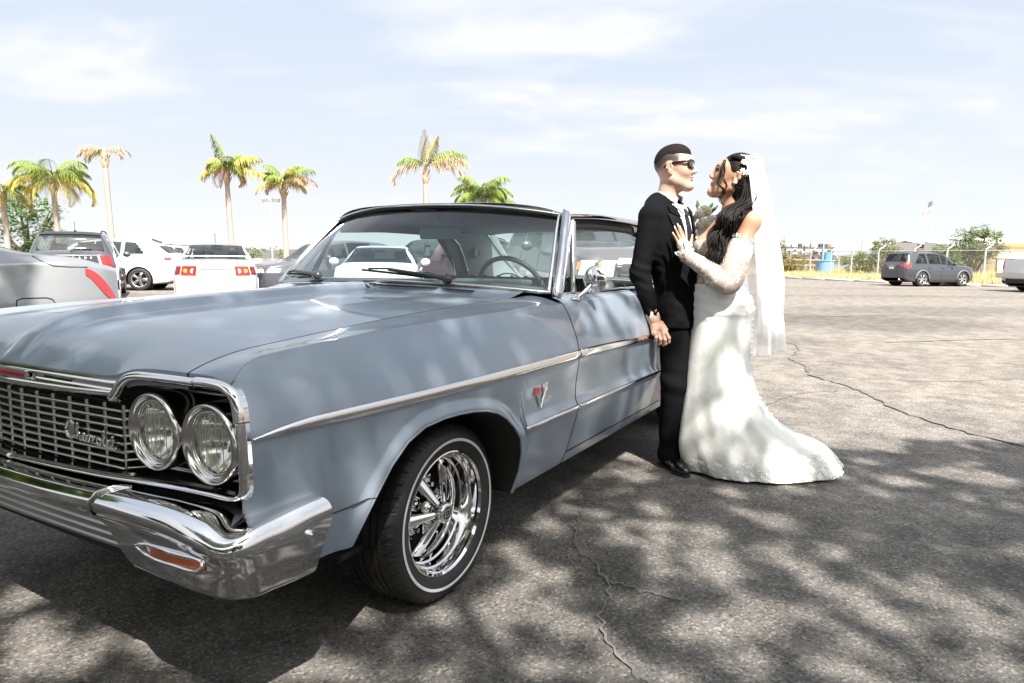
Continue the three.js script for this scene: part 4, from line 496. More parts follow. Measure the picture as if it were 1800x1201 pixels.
// head in its own axes (x forward, y up, z right), origin at the middle of the head
function headSDF(o = {}) {
  const f = o.f || 1, parts = [ell(-0.014, 0.034, 0, 0.098, 0.090, 0.0755), ell(0.028, -0.03, 0, 0.066, 0.088, 0.0585), ell(0.030, 0.02, 0, 0.066, 0.07, 0.066)];
  for (const s of [1, -1]) parts.push(cap([-0.006, -0.058, 0.050 * s], [0.068, -0.100 - 0.003 * f, 0.016 * s], 0.022, 0.018), ell(0.058, -0.022, 0.034 * s, 0.024, 0.022, 0.02), cap([0.082, 0.036, 0.012 * s], [0.07, 0.038, 0.045 * s], 0.0105, 0.0085));
  const base = uni(parts, 0.03), chin = ell(0.083, -0.102, 0, 0.020, 0.018, 0.022 * f), nose = uni([cap([0.091, 0.024, 0], [0.113 - 0.003 * (1 - f), -0.019, 0], 0.0075, 0.0105), ell(0.103, -0.027, 0.009, 0.011, 0.0075, 0.0085), ell(0.103, -0.027, -0.009, 0.011, 0.0075, 0.0085)], 0.012);
  const lipU = ell(0.093, -0.053, 0, 0.0095, 0.0058, 0.022), lipL = ell(0.090, -0.0645, 0, 0.0100, 0.0065, 0.019), ear = (s) => { const e = uni([ell(-0.014, -0.004, 0.077 * s, 0.018, 0.030, 0.0085), cap([-0.024, 0.02, 0.083 * s], [-0.028, -0.005, 0.086 * s], 0.006), cap([-0.024, 0.02, 0.083 * s], [-0.008, 0.024, 0.081 * s], 0.006), ell(-0.008, -0.032, 0.077 * s, 0.009, 0.011, 0.006)], 0.01), hole = ell(-0.009, -0.004, 0.088 * s, 0.009, 0.015, 0.008); return (x, y, z) => Math.max(e(x, y, z), -hole(x, y, z)); };
  const e1 = ear(1), e2 = ear(-1), sock = [1, -1].map((s) => ell(0.096, 0.012, 0.031 * s, 0.016, 0.011, 0.019)), eye = [1, -1].map((s) => ell(0.0715, 0.011, 0.031 * s, 0.0125, 0.0105, 0.0135)), neck = cap([-0.022, -0.05, 0], o.neck || [-0.045, -0.20, 0], 0.052 * (f < 1 ? 0.84 : 1), 0.058 * (f < 1 ? 0.86 : 1)), mouth = cap([0.104, -0.0588, -0.02], [0.104, -0.0588, 0.02], 0.0022);
  return (x, y, z) => { let d = base(x, y, z); d = smin(d, chin(x, y, z), 0.025); for (const s of sock) { const q = -s(x, y, z); d = Math.max(d, q) + 0; } d = smin(d, eye[0](x, y, z), 0.006); d = smin(d, eye[1](x, y, z), 0.006); d = smin(d, nose(x, y, z), 0.014); d = smin(d, lipU(x, y, z), 0.008); d = smin(d, lipL(x, y, z), 0.008); d = Math.max(d, -mouth(x, y, z)); d = smin(d, e1(x, y, z), 0.008); d = smin(d, e2(x, y, z), 0.008); return smin(d, neck(x, y, z), 0.035); };
}
const placeGeo = (g, pos, rot, order = 'YZX') => g.applyMatrix4(new THREE.Matrix4().compose(V3(...pos), new THREE.Quaternion().setFromEuler(new THREE.Euler(rot[0], rot[1], rot[2], order)), V3(1, 1, 1)));
const colorAll = (g, c) => { const n = g.attributes.position.count, a = new Float32Array(n * 3); for (let i = 0; i < n; i++) a.set(c, i * 3); g.setAttribute('color', new THREE.BufferAttribute(a, 3)); return g; };
const mergeC = (l) => { merge.col = true; const g = merge(l); merge.col = false; return g; };
// hand: palm and five fingers from a list of joint chains
function handGeo(palm, fingers, c, nails) {
  const fs = [...palm.map((p) => cap(...p))], k = uni(fs, 0.02), fg = fingers.map((ch) => uni(ch.slice(0, -1).map((p, i) => cap(p.slice(0, 3), ch[i + 1].slice(0, 3), p[3], ch[i + 1][3])), 0.003));
  const f = (x, y, z) => { let d = 1e9; for (const q of fg) d = Math.min(d, q(x, y, z)); return smin(d, k(x, y, z), 0.010); };
  const all = [...palm.flatMap((p) => [p[0], p[1]]), ...fingers.flat()], lo = [0, 1, 2].map((i) => Math.min(...all.map((p) => p[i])) - 0.04), hi = [0, 1, 2].map((i) => Math.max(...all.map((p) => p[i])) + 0.04);
  return nets(f, lo, hi, 0.0028, { color: (x, y, z) => { const n = 0.92 + 0.16 * fbm(x * 60, y * 60, z * 60, 2); return c.map((q) => q * n); } });
}
const groom = thing('person', 'groom in a black suit, tie and sunglasses leaning against the vintage car', 'person', [1.0, 0, -3.87], -0.70);
{
  const skin = mat([1, 1, 1], 0.5, { phys: 1, vertexColors: true, sheen: 0.2 }), H = [-0.075, 1.672, 0.088], HY = 0.32;
  const cx = [[0.78, 0.93, 1.28, 1.47], [-0.025, -0.03, -0.105, -0.12]], cz = [[0.78, 0.93, 1.28, 1.47], [0.025, 0.03, 0.085, 0.098]];
  const sh = [-0.12, 1.405, 0.262], el = [-0.135, 1.10, 0.322], wr = [-0.045, 0.865, 0.325], shL = [-0.11, 1.405, -0.085], elL = [-0.06, 1.13, -0.17], wrL = [0.18, 1.06, -0.16];
  const hipR = [-0.03, 0.90, 0.105], knR = [0.005, 0.49, 0.135], anR = [-0.025, 0.09, 0.105], hipL = [-0.03, 0.90, -0.05], knL = [0.03, 0.49, -0.06], anL = [0.0, 0.09, -0.07];
  // body
  const hs = headSDF(), hair = (x, y, z) => { const lim = 0.028 - 0.35 * clamp(x, 0, 1) + (x > 0.045 ? (x - 0.045) * 1.4 : 0), e = y - (x > 0.035 ? 0.062 : lim); return e; };
  const headG = nets(hs, [-0.135, -0.21, -0.105], [0.135, 0.14, 0.105], 0.0034, { color: (x, y, z) => {
    let c = skinA.map((q) => q * (0.94 + 0.12 * fbm(x * 40, y * 40, z * 40, 3)));
    const fade = sstep(-0.012, 0.048, y + 0.5 * Math.max(0, -x - 0.03)) * (1 - sstep(0.022, 0.042, x - 0.25 * Math.max(0, y - 0.03))); c = c.map((q, i) => lerp(q, [0.014, 0.011, 0.010][i], Math.pow(fade, 0.9) * 0.97)); // clipped sides
    const er = Math.hypot((x + 0.016) / 0.026, (y + 0.003) / 0.038); if (Math.abs(z) > 0.071 && er < 1.15) c = c.map((q, i) => lerp(q, [0.60, 0.28, 0.21][i], sstep(1.15, 0.8, er)));
    const lip = Math.hypot((x - 0.094) / 0.018, (y + 0.059) / 0.0105, z / 0.024); if (lip < 1) c = [0.48, 0.23, 0.18];
    const mo = Math.hypot((y + 0.0435 + Math.abs(z) * 0.16) / 0.0058, z / 0.031); if (mo < 1 && x > 0.07) c = c.map((q, i) => lerp(q, [0.03, 0.02, 0.016][i], 0.9 * (1 - mo ** 4)));
    const stub = sstep(-0.06, -0.1, y) * sstep(-0.02, 0.05, x) * 0.16; c = c.map((q, i) => lerp(q, [0.12, 0.09, 0.07][i], stub));
    const brow = Math.abs(y - 0.038 + Math.abs(z) * 0.05) < 0.005 && Math.abs(z) > 0.014 && Math.abs(z) < 0.05 && x > 0.05; if (brow) c = [0.05, 0.035, 0.028];
    return c; } });
  placeGeo(headG, H, [0, HY, 0.03]);
  const hand = handGeo([[[-0.04, 0.86, 0.325], [-0.028, 0.815, 0.318], 0.026, 0.026], [[-0.036, 0.82, 0.33], [-0.03, 0.785, 0.338], 0.018, 0.014], [[-0.01, 0.82, 0.305], [0.01, 0.785, 0.298], 0.018, 0.014]], [
    [[0.014, 0.79, 0.292, 0.0105], [0.032, 0.758, 0.286, 0.0092], [0.028, 0.735, 0.278, 0.0082], [0.014, 0.725, 0.274, 0.007]],
    [[-0.001, 0.786, 0.305, 0.0108], [0.016, 0.748, 0.300, 0.0096], [0.012, 0.724, 0.290, 0.0085], [-0.002, 0.716, 0.285, 0.007]],
    [[-0.017, 0.786, 0.320, 0.0104], [-0.002, 0.750, 0.316, 0.0092], [-0.007, 0.728, 0.306, 0.0082], [-0.02, 0.721, 0.30, 0.007]],
    [[-0.032, 0.789, 0.335, 0.0094], [-0.02, 0.760, 0.332, 0.0082], [-0.024, 0.742, 0.324, 0.0072], [-0.035, 0.737, 0.318, 0.006]],
    [[-0.012, 0.835, 0.298, 0.014], [0.008, 0.80, 0.278, 0.0115], [0.004, 0.768, 0.272, 0.0095], [-0.004, 0.75, 0.272, 0.008]]], [0.55, 0.33, 0.24]);
  const flesh = nets(uni([ellCol([0.82, 0.95, 1.1, 1.3, 1.42, 1.46], [0.11, 0.10, 0.09, 0.105, 0.09, 0.05], [0.17, 0.165, 0.155, 0.18, 0.16, 0.06], cx, cz), cap(sh, el, 0.05, 0.04), cap(el, wr, 0.038, 0.028), cap(wr, [-0.036, 0.83, 0.32], 0.028, 0.026), cap(shL, elL, 0.05, 0.04), cap(elL, wrL, 0.038, 0.028), cap(hipR, knR, 0.08, 0.055), cap(knR, anR, 0.05, 0.036), cap(hipL, knL, 0.08, 0.055), cap(knL, anL, 0.05, 0.036), cap(anR, [0.1, 0.05, 0.13], 0.035, 0.025), cap(anL, [0.12, 0.05, -0.08], 0.035, 0.025), cap([-0.12, 1.42, 0.095], [-0.098, 1.60, 0.09], 0.058, 0.05)], 0.04), [-0.3, 0.0, -0.3], [0.3, 1.64, 0.45], 0.016, { color: () => skinA });
  part('body', mergeC([headG, hand, flesh]), skin, groom);
  // hair: cropped top
  const ht = nets((x, y, z) => { const b = uni([ell(-0.014, 0.034, 0, 0.099, 0.0975, 0.0775), ell(0.022, 0.052, 0, 0.073, 0.075, 0.068)], 0.03)(x, y, z) + 0.0016 * noise(x * 260, y * 260, z * 260); const line = x > 0.03 ? 0.074 - (x - 0.03) * 0.12 : lerp(0.066, 0.074, sstep(-0.01, 0.03, x)) - 0.06 * sstep(-0.01, -0.10, x); return Math.max(b + 0.004 * sstep(0.03, 0.0, y - line), line - y + 0.004 * (noise(x * 150, z * 150, y * 150) - 0.5), x - 0.089); }, [-0.13, -0.06, -0.1], [0.11, 0.15, 0.1], 0.0034, { color: (x, y) => { const k = 0.75 + 0.5 * noise(x * 160, y * 160, 3), l = sstep(0.09, 0.04, y); return [0.011, 0.0085, 0.0075].map((q, i) => lerp(q * k, [0.014, 0.011, 0.010][i], l)); } });
  placeGeo(ht, H, [0, HY, 0.03]);
  part('hair', ht, mat([1, 1, 1], 0.8, { phys: 1, vertexColors: true, specularIntensity: 0.25 }), groom);
  // sunglasses
  { const g = new THREE.Group(); g.name = 'sunglasses'; g.position.set(...H); g.rotation.set(0, HY, 0.03, 'YZX'); groom.add(g); const fm = mat([0.008, 0.008, 0.009], 0.15);
    const lens = (s) => { const p = []; for (let i = 0; i < 28; i++) { const a = (i / 28) * 6.2832, c = Math.cos(a), q = Math.sin(a), k = 1 / Math.pow(Math.pow(Math.abs(c), 3.2) + Math.pow(Math.abs(q), 3.2), 1 / 3.2); const zz = 0.034 + c * k * 0.0275, yy = 0.0145 + q * k * (0.0195 - 0.002 * c); p.push([0.1045 - Math.pow(zz / 0.06, 2) * 0.018, yy, zz * s]); } return p; };
    part('frame', [...[1, -1].map((s) => sweep(lens(s), [[-0.003, -0.003], [0.003, -0.003], [0.003, 0.003], [-0.003, 0.003]], { loop: true, up: V3(1, 0, 0) })), rod([0.104, 0.020, -0.009], [0.104, 0.020, 0.009], 0.004), ...[1, -1].map((s) => sweep([[0.088, 0.027, 0.063 * s], [0.075, 0.027, 0.074 * s], [0.03, 0.024, 0.0795 * s], [-0.02, 0.02, 0.082 * s], [-0.045, 0.0, 0.08 * s]], [[-0.0022, -0.005], [0.0022, -0.005], [0.0022, 0.005], [-0.0022, 0.005]]))], fm, g);
    for (const s of [1, -1]) part('lens', (() => { const p = lens(s), pos = [0.099, 0.0145, 0.034 * s], idx = []; p.forEach((q) => pos.push(...q)); for (let i = 0; i < 28; i++) idx.push(0, 1 + i, 1 + ((i + 1) % 28)); return geo(pos, idx); })(), mat([0.02, 0.03, 0.022], 0.04, { phys: 1, clearcoat: 1 }), g); }
  // suit
  const suitTex = dataTex(256, 256, (x, y) => [0.85 + 0.15 * (((x + y) % 4) < 2 ? 1 : 0.4) * noise(x / 3, y / 3, 1)]); suitTex.repeat.set(9, 9);
  const suit = mat([0.0050, 0.0053, 0.0068], 0.88, { phys: 1, specularIntensity: 0.2, map: suitTex }), satin = mat([0.0042, 0.0045, 0.0055], 0.6, { phys: 1, specularIntensity: 0.4 });
  const wr0 = (x, y, z) => { const e = Math.exp(-(((y - 1.09) / 0.09) ** 2)) * sstep(0.22, 0.27, z), w = Math.exp(-(((y - 1.06) / 0.12) ** 2)) * sstep(0.0, 0.1, x + 0.05); return 0.006 * (noise(x * 14, y * 8, z * 14) - 0.5) + 0.003 * (noise(x * 40, y * 26, z * 40) - 0.5) + e * 0.003 * Math.sin(y * 120 + x * 60 + 2 * noise(x * 20, y * 20)) + w * 0.0035 * Math.sin(y * 75 - z * 45 + 3 * noise(z * 9, y * 9)); };
  let drape; const jac = (() => { const t = ellCol([0.80, 0.88, 0.97, 1.08, 1.2, 1.32, 1.40, 1.44, 1.475], [0.14, 0.137, 0.128, 0.12, 0.126, 0.134, 0.124, 0.108, 0.08], [0.20, 0.20, 0.192, 0.182, 0.20, 0.212, 0.20, 0.17, 0.105], cx, cz), u = uni([cap([-0.115, 1.435, 0.245], [-0.13, 1.470, 0.15], 0.052, 0.070), cap([-0.105, 1.425, -0.07], [-0.13, 1.468, 0.05], 0.062, 0.072), cap([-0.14, 1.47, 0.15], [-0.14, 1.50, 0.098], 0.05, 0.042), cap([-0.14, 1.47, 0.05], [-0.14, 1.50, 0.098], 0.05, 0.042)], 0.04), a = uni([cap([-0.118, 1.40, 0.258], el, 0.064, 0.052), cap(el, [-0.052, 0.885, 0.325], 0.051, 0.042)], 0.03), b = uni([cap(shL, elL, 0.068, 0.056), cap(elL, wrL, 0.056, 0.042)], 0.03);
    drape = (x, y, z) => smin(t(x, y, z), u(x, y, z), 0.06) + wr0(x, y, z) * 0.5;
    return (x, y, z) => { let d = smin(t(x, y, z), u(x, y, z), 0.06); d = smin(d, a(x, y, z), 0.022); d = smin(d, b(x, y, z), 0.022); d += wr0(x, y, z); const cuff = Math.max(d, -cap([-0.056, 0.895, 0.325], [-0.04, 0.83, 0.325], 0.038, 0.04)(x, y, z)); return Math.max(cuff, -cap([-0.12, 1.44, 0.098], [-0.09, 1.56, 0.094], 0.055, 0.075)(x, y, z)); }; })();
  const wuv = { uv: (x, y, z) => [x + z, y] };
  part('jacket', nets(jac, [-0.33, 0.77, -0.32], [0.3, 1.56, 0.46], 0.0095, wuv), suit, groom);
  const leg = uni([cap(hipR, knR, 0.098, 0.077), cap(knR, [-0.012, 0.055, 0.11], 0.077, 0.078), cap(hipL, knL, 0.098, 0.077), cap(knL, [0.01, 0.055, -0.07], 0.077, 0.078), ell(-0.03, 0.90, 0.03, 0.13, 0.1, 0.18)], 0.03);
  part('trousers', nets((x, y, z) => Math.max(leg(x, y, z) + 0.009 * (fbm(x * 9, y * 7, z * 9, 3) - 0.5) + 0.004 * Math.sin(y * 46 + z * 9) * sstep(0.35, 0.08, y) + 0.003 * Math.sin(y * 60 + x * 20) * Math.exp(-(((y - 0.5) / 0.1) ** 2)), 0.05 + 0.28 * (x - 0.0) - y, ), [-0.2, 0.0, -0.22], [0.2, 1.02, 0.28], 0.010, wuv), suit, groom);
  // things laid on the chest follow its surface
  const cZ = smo(...cz), front = (y, z) => { let x = 0.2; for (let i = 0; i < 90; i++) { const d = drape(x, y, z); if (d < 0.0004) break; x -= Math.max(0.0006, d * 0.7); if (x < -0.3) break; } return x; };
  const patch = (f, nu, nv, off) => grid(nu, nv, (s, t) => { const [dz, y] = f(s, t); const z = cZ(y) + dz; return [front(Math.min(y, 1.465), z) + off + (y > 1.465 ? -(y - 1.465) * 0.35 : 0), y, z]; });
  const white = mat([0.74, 0.75, 0.80], 0.7), vestM = mat([0.48, 0.48, 0.49], 0.75);
  part('shirt', [patch((s, t) => { const y = lerp(1.20, 1.475, t), w = lerp(0.012, 0.072, Math.pow(t, 0.8)); return [lerp(-w, w, s), y]; }, 12, 20, 0.003), patch((s, t) => [lerp(0.0, 0.0, t) + lerp(-0.05, 0.05, s) * (0.35 + t), lerp(1.40, 1.47, t)], 6, 6, 0.006)], white, groom);
  part('waistcoat', [1, -1].map((q) => patch((s, t) => { const y = lerp(1.06, 1.30, t), w1 = lerp(0.0, 0.062, Math.pow(t, 0.9)), w0 = Math.max(0, lerp(-0.03, 0.045, t)); return [q * lerp(w0, w1, s), y]; }, 6, 14, 0.005)), vestM, groom);
  // collar: a band round the neck, standing, with two points
  part('shirt_collar', [grid(40, 5, (s, t) => { const a = lerp(-2.75, 2.75, s), r = lerp(0.078, 0.070, t), open = Math.abs(a) > 2.3 ? (Math.abs(a) - 2.3) * 0.02 : 0; return [-0.112 - Math.cos(a) * r * 1.0 + 0.02 * t, 1.475 + 0.080 * t * (1 - 0.42 * (Math.abs(a) / 2.75) ** 2) - 0.012 * (Math.abs(a) / 2.75) ** 2, 0.096 + Math.sin(a) * r]; }), ...[1, -1].map((q) => patch((s, t) => [q * lerp(lerp(0.010, 0.052, s), lerp(0.022, 0.062, s) , t), lerp(lerp(1.462, 1.487, s), lerp(1.415, 1.455, s), t)], 5, 5, 0.012))], white, groom);
  part('necktie', [patch((s, t) => { const y = lerp(1.10, 1.418, t), w = lerp(0.040, 0.020, t); return [lerp(-w, w, s), y]; }, 6, 20, 0.010), patch((s, t) => { const y = lerp(1.412, 1.452, t), w = lerp(0.017, 0.026, t); return [lerp(-w, w, s), y]; }, 6, 6, 0.019)], mat([0.012, 0.014, 0.022], 0.5, { phys: 1, sheen: 0.4 }), groom);
  for (const q of [1, -1]) {
    part('lapel', [patch((s, t) => { const y = lerp(1.09, 1.395, t), i = lerp(0.004, 0.064, Math.pow(t, 0.9)), o = i + lerp(0.012, 0.084, sstep(0, 0.95, t)); return [q * lerp(i, o, s), y + s * 0.03 * t]; }, 8, 22, 0.011)], satin, groom);
    part('jacket_collar', [patch((s, t) => { const y = lerp(1.40, 1.468, t), i = lerp(0.064, 0.074, t), o = i + lerp(0.066, 0.045, t); return [q * lerp(i, o, s), y + s * 0.028 * (1 - t)]; }, 6, 8, 0.0125)], suit, groom);
  }
  part('jacket_collar_back', grid(24, 5, (s, t) => { const a = lerp(-1.75, 1.75, s), r = lerp(0.096, 0.078, t); return [-0.118 - Math.cos(a) * r, 1.465 + 0.046 * t - 0.010 * Math.abs(a), 0.098 + Math.sin(a) * r]; }), suit, groom);
  part('shirt_cuff', tube([[-0.053, 0.888, 0.325], [-0.046, 0.866, 0.325]], 0.0365, 20), white, groom);
  part('boutonniere', [sph(0.016, front(1.31, cZ(1.31) - 0.12) + 0.012, 1.31, cZ(1.31) - 0.12), sph(0.013, front(1.30, cZ(1.3) - 0.105) + 0.014, 1.295, cZ(1.3) - 0.105), sph(0.012, front(1.33, cZ(1.33) - 0.11) + 0.012, 1.33, cZ(1.33) - 0.11)], mat([0.7, 0.7, 0.66], 0.8), groom);
  part('pocket_flap', [patch((s, t) => [lerp(0.10, 0.17, s), lerp(0.985, 1.015, t)], 4, 3, 0.006)], suit, groom);
  for (const [a, d, z] of [[[anR[0] + 0.005, 0, 0], 1.1, 0.112], [[anL[0], 0, 0], 0.5, -0.07]]) {
    const c = Math.cos(d * 0.6), n = Math.sin(d * 0.6), T = (x, y, w) => [a[0] + x * c - w * n, y, z + x * n + w * c];
    const sh2 = uni([cap(T(-0.045, 0.05, 0), T(0.03, 0.055, 0), 0.042, 0.04), cap(T(0.03, 0.045, 0), T(0.135, 0.034, 0.004), 0.042, 0.038), cap(T(0.13, 0.03, 0.0), T(0.19, 0.026, 0.0), 0.036, 0.026), cap(T(-0.04, 0.09, 0), T(0.0, 0.09, 0), 0.036, 0.036)], 0.035);
    const shoe = part('shoe', nets((x, y, z2) => Math.max(sh2(x, y, z2), 0.012 - y), [-0.15, 0.0, z - 0.14], [0.27, 0.15, z + 0.16], 0.005), mat([0.008, 0.008, 0.009], 0.16, { phys: 1, clearcoat: 0.8, clearcoatRoughness: 0.08 }), groom);
    part('sole', nets((x, y, z2) => Math.max(sh2(x, 0.03, z2) - 0.004, Math.abs(y - 0.007) - 0.007), [-0.16, -0.01, z - 0.15], [0.28, 0.03, z + 0.17], 0.005), black, shoe);
    part('laces', [...[0.055, 0.075, 0.095].map((x, i) => tube([T(x - 0.01, 0.072 - i * 0.004, -0.026), T(x, 0.091 - i * 0.007, 0), T(x + 0.004, 0.072 - i * 0.004, 0.026)], 0.0028, 6)), tube([T(0.05, 0.096, 0), T(0.045, 0.108, 0.018), T(0.06, 0.095, 0.032)], 0.0028, 6), tube([T(0.05, 0.096, 0), T(0.05, 0.108, -0.018), T(0.065, 0.095, -0.03)], 0.0028, 6)], blackGloss, shoe);
  }
}
// ---------------------------------------------------------------- the bride. Local axes: x = the way she faces, y = up, z = to her right (away from the camera)
// lace: looping threads and small blossoms drawn on a canvas; bg null leaves holes for an alpha map
function laceTex(seed, n, bg, fg, o = {}) {
  const R = rng(seed), S = n;
  return canvasTex(S, S, (g) => {
    g.fillStyle = bg; g.fillRect(0, 0, S, S); g.strokeStyle = fg; g.fillStyle = fg; g.lineCap = 'round';
    g.globalAlpha = o.net ?? 0.25; g.lineWidth = 1; for (let i = 0; i < S; i += 6) { g.beginPath(); g.moveTo(i, 0); g.lineTo(i + 3, S); g.stroke(); g.beginPath(); g.moveTo(0, i); g.lineTo(S, i + 3); g.stroke(); }
    g.globalAlpha = 1;
    const rep = (f) => { for (const dx of [-S, 0, S]) for (const dy of [-S, 0, S]) { g.save(); g.translate(dx, dy); f(); g.restore(); } };
    const vines = o.vines ?? 26;
    for (let k = 0; k < vines; k++) { const x0 = R() * S, y0 = R() * S, a0 = R() * 6.28, c = (R() - 0.5) * 0.16, w = 1.5 + R() * 2.2, pts = []; let x = x0, y = y0, a = a0; for (let i = 0; i < 44; i++) { pts.push([x, y]); a += c + (R() - 0.5) * 0.25; x += Math.cos(a) * S / 110; y += Math.sin(a) * S / 110; }
      const lv = []; for (let i = 4; i < 44; i += 5) lv.push([pts[i][0], pts[i][1], R() * 6.28, S / 90 * (0.8 + R())]);
      rep(() => { g.lineWidth = w; g.beginPath(); pts.forEach(([p, q], i) => (i ? g.lineTo(p, q) : g.moveTo(p, q))); g.stroke(); for (const [p, q, b, r] of lv) { g.save(); g.translate(p, q); g.rotate(b); g.beginPath(); g.ellipse(r, 0, r, r * 0.42, 0, 0, 7); o.solid ? g.fill() : g.stroke(); g.restore(); } }); }
    for (let k = 0; k < (o.flowers ?? 16); k++) { const x = R() * S, y = R() * S, r = S / 46 * (0.7 + R() * 0.8), b = R() * 6; rep(() => { for (let i = 0; i < 6; i++) { g.beginPath(); g.ellipse(x + Math.cos(b + i * 1.047) * r, y + Math.sin(b + i * 1.047) * r, r * 0.62, r * 0.45, b + i * 1.047, 0, 7); o.solid || i % 2 ? g.fill() : g.stroke(); } g.beginPath(); g.arc(x, y, r * 0.4, 0, 7); g.fill(); }); }
  }, o.tex || {});
}
const BRIDE = [1.15, 0, -3.76], BA = 2.837;
const bride = thing('person', 'bride in a white lace mermaid gown and long veil, her hand on his chest', 'person', BRIDE, BA);
{
  const skinB = [0.42, 0.235, 0.145], skin = mat([1, 1, 1], 0.45, { phys: 1, vertexColors: true, sheen: 0.2 });
  const toL = (x, y, z) => { const dx = x - BRIDE[0], dz = z - BRIDE[2], c = Math.cos(BA), s = Math.sin(BA); return [dx * c - dz * s, y, dx * s + dz * c]; };   // world -> her axes
  const H = toL(1.175, 1.612, -3.74), HR = [0, 0.10, 0.30];
  const neckB = toL(1.20, 1.44, -3.76), shN = toL(1.24, 1.375, -3.62), elN = toL(1.115, 1.06, -3.555), wrN = toL(0.905, 1.20, -3.615), shF = toL(1.20, 1.37, -3.93), elF = toL(1.02, 1.15, -4.0), wrF = toL(0.88, 1.28, -4.0);
  const T = (pts) => pts.map((p) => [...toL(p[0], p[1], p[2]), p[3]]);
  // head
  const hs = headSDF({ f: 0.86, neck: [-0.055, -0.2, 0] });
  const headG = nets(hs, [-0.135, -0.22, -0.105], [0.135, 0.14, 0.105], 0.0034, { color: (x, y, z) => {
    let c = skinB.map((q) => q * (0.95 + 0.1 * fbm(x * 40, y * 40, z * 40, 3)));
    if (Math.hypot((x - 0.094) / 0.016, (y + 0.059) / 0.011, z / 0.024) < 1) c = [0.40, 0.14, 0.12];
    const ey = Math.hypot((y - 0.011) / 0.0065, (Math.abs(z) - 0.031) / 0.016); if (ey < 1 && x > 0.06) c = ey < 0.5 ? [0.03, 0.02, 0.015] : [0.10, 0.05, 0.03];
    if (Math.abs(y - 0.038 + Math.abs(z) * 0.07) < 0.0045 && Math.abs(z) > 0.013 && Math.abs(z) < 0.05 && x > 0.05) c = [0.03, 0.02, 0.015];
    const bl = Math.hypot((x - 0.06) / 0.03, (y + 0.02) / 0.025); if (Math.abs(z) > 0.03) c = c.map((q, i) => lerp(q, [0.50, 0.22, 0.15][i], 0.3 * Math.max(0, 1 - bl)));
    return c; } });
  placeGeo(headG, H, HR);
  const lash = [1, -1].map((s) => placeGeo(grid(10, 2, (a, t) => [0.083 + 0.016 * t, 0.014 + 0.012 * t * t, s * (0.019 + 0.026 * a)]), H, HR));
  // her hand spread on his chest
  const palm = [[toL(0.905, 1.205, -3.612), toL(0.897, 1.245, -3.62), 0.022, 0.024], [toL(0.89, 1.25, -3.625), toL(0.915, 1.25, -3.635), 0.019, 0.017]];
  const fing = [
    T([[0.921, 1.258, -3.648, 0.0092], [0.908, 1.29, -3.66, 0.0084], [0.896, 1.318, -3.662, 0.0072], [0.886, 1.338, -3.66, 0.0056]]), T([[0.905, 1.265, -3.636, 0.0094], [0.891, 1.298, -3.648, 0.0086], [0.879, 1.328, -3.651, 0.0073], [0.871, 1.348, -3.649, 0.0056]]),
    T([[0.888, 1.264, -3.626, 0.009], [0.874, 1.292, -3.634, 0.0082], [0.862, 1.317, -3.636, 0.007], [0.853, 1.334, -3.633, 0.0054]]), T([[0.874, 1.255, -3.618, 0.0082], [0.861, 1.274, -3.62, 0.0073], [0.851, 1.290, -3.62, 0.0063], [0.843, 1.302, -3.617, 0.005]]),
    T([[0.925, 1.222, -3.63, 0.0105], [0.938, 1.25, -3.648, 0.0092], [0.945, 1.275, -3.658, 0.008], [0.948, 1.292, -3.66, 0.0062]])];
  const hand = handGeo(palm, fing, skinB.map((q) => q * 1.05));
  const torsoY = [0.90, 0.98, 1.05, 1.12, 1.19, 1.26, 1.33, 1.39, 1.42], bcx = [[0.9, 1.05, 1.25, 1.42], [0.0, 0.03, 0.025, -0.03]], bcz = [[0.9, 1.42], [0.0, 0.0]];
  const bodyT = (k) => uni([ellCol(torsoY, [0.135, 0.118, 0.098, 0.092, 0.10, 0.112, 0.10, 0.078, 0.045].map((q) => q + k), [0.175, 0.155, 0.128, 0.120, 0.126, 0.138, 0.148, 0.14, 0.08].map((q) => q + k), bcx, bcz), ell(0.105, 1.245, -0.065, 0.055 + k, 0.06 + k, 0.058 + k), ell(0.105, 1.245, 0.065, 0.055 + k, 0.06 + k, 0.058 + k)], 0.05);
  const flesh = nets(uni([bodyT(-0.004), cap(shN, elN, 0.050, 0.038), cap(elN, wrN, 0.036, 0.025), cap(shF, elF, 0.048, 0.036), cap(elF, wrF, 0.034, 0.025), cap(wrN, palm[0][1], 0.023, 0.024), cap(neckB, [H[0] - 0.03, H[1] - 0.06, H[2]], 0.052, 0.046), cap(shN, [neckB[0] - 0.01, neckB[1] - 0.02, neckB[2]], 0.05, 0.04), cap(shF, [neckB[0] - 0.01, neckB[1] - 0.02, neckB[2]], 0.05, 0.04), cap([0, 0.9, -0.07], [0, 0.1, -0.06], 0.08, 0.04), cap([0, 0.9, 0.07], [0, 0.1, 0.06], 0.08, 0.04)], 0.035), [-0.3, 0.05, -0.36], [0.42, 1.62, 0.36], 0.013, { color: (x, y, z) => skinB.map((q) => q * (0.95 + 0.1 * noise(x * 18, y * 18, z * 18))) });
  part('body', mergeC([headG, hand, flesh]), skin, bride);
  part('eyelashes', lash, black, bride);
  fing.forEach((f) => { const a = V3(...f[2].slice(0, 3)), b = V3(...f[3].slice(0, 3)), d = b.clone().sub(a).normalize(), e = b.clone().addScaledVector(d, 0.018), m = b.clone().addScaledVector(d, -0.008); part('fingernail', tube([m.toArray(), b.toArray(), e.toArray()], (t) => 0.0062 - 0.0032 * t, 8), mat([0.78, 0.74, 0.72], 0.2, { phys: 1, clearcoat: 1 }), bride); });
  // gown
  const laceC = laceTex(11, 1024, '#a39389', '#efe9e2', { net: 0.16, vines: 60, flowers: 26 }), laceW = laceTex(12, 1024, '#f0f0ee', '#ffffff', { net: 0.2, vines: 46, flowers: 18 });
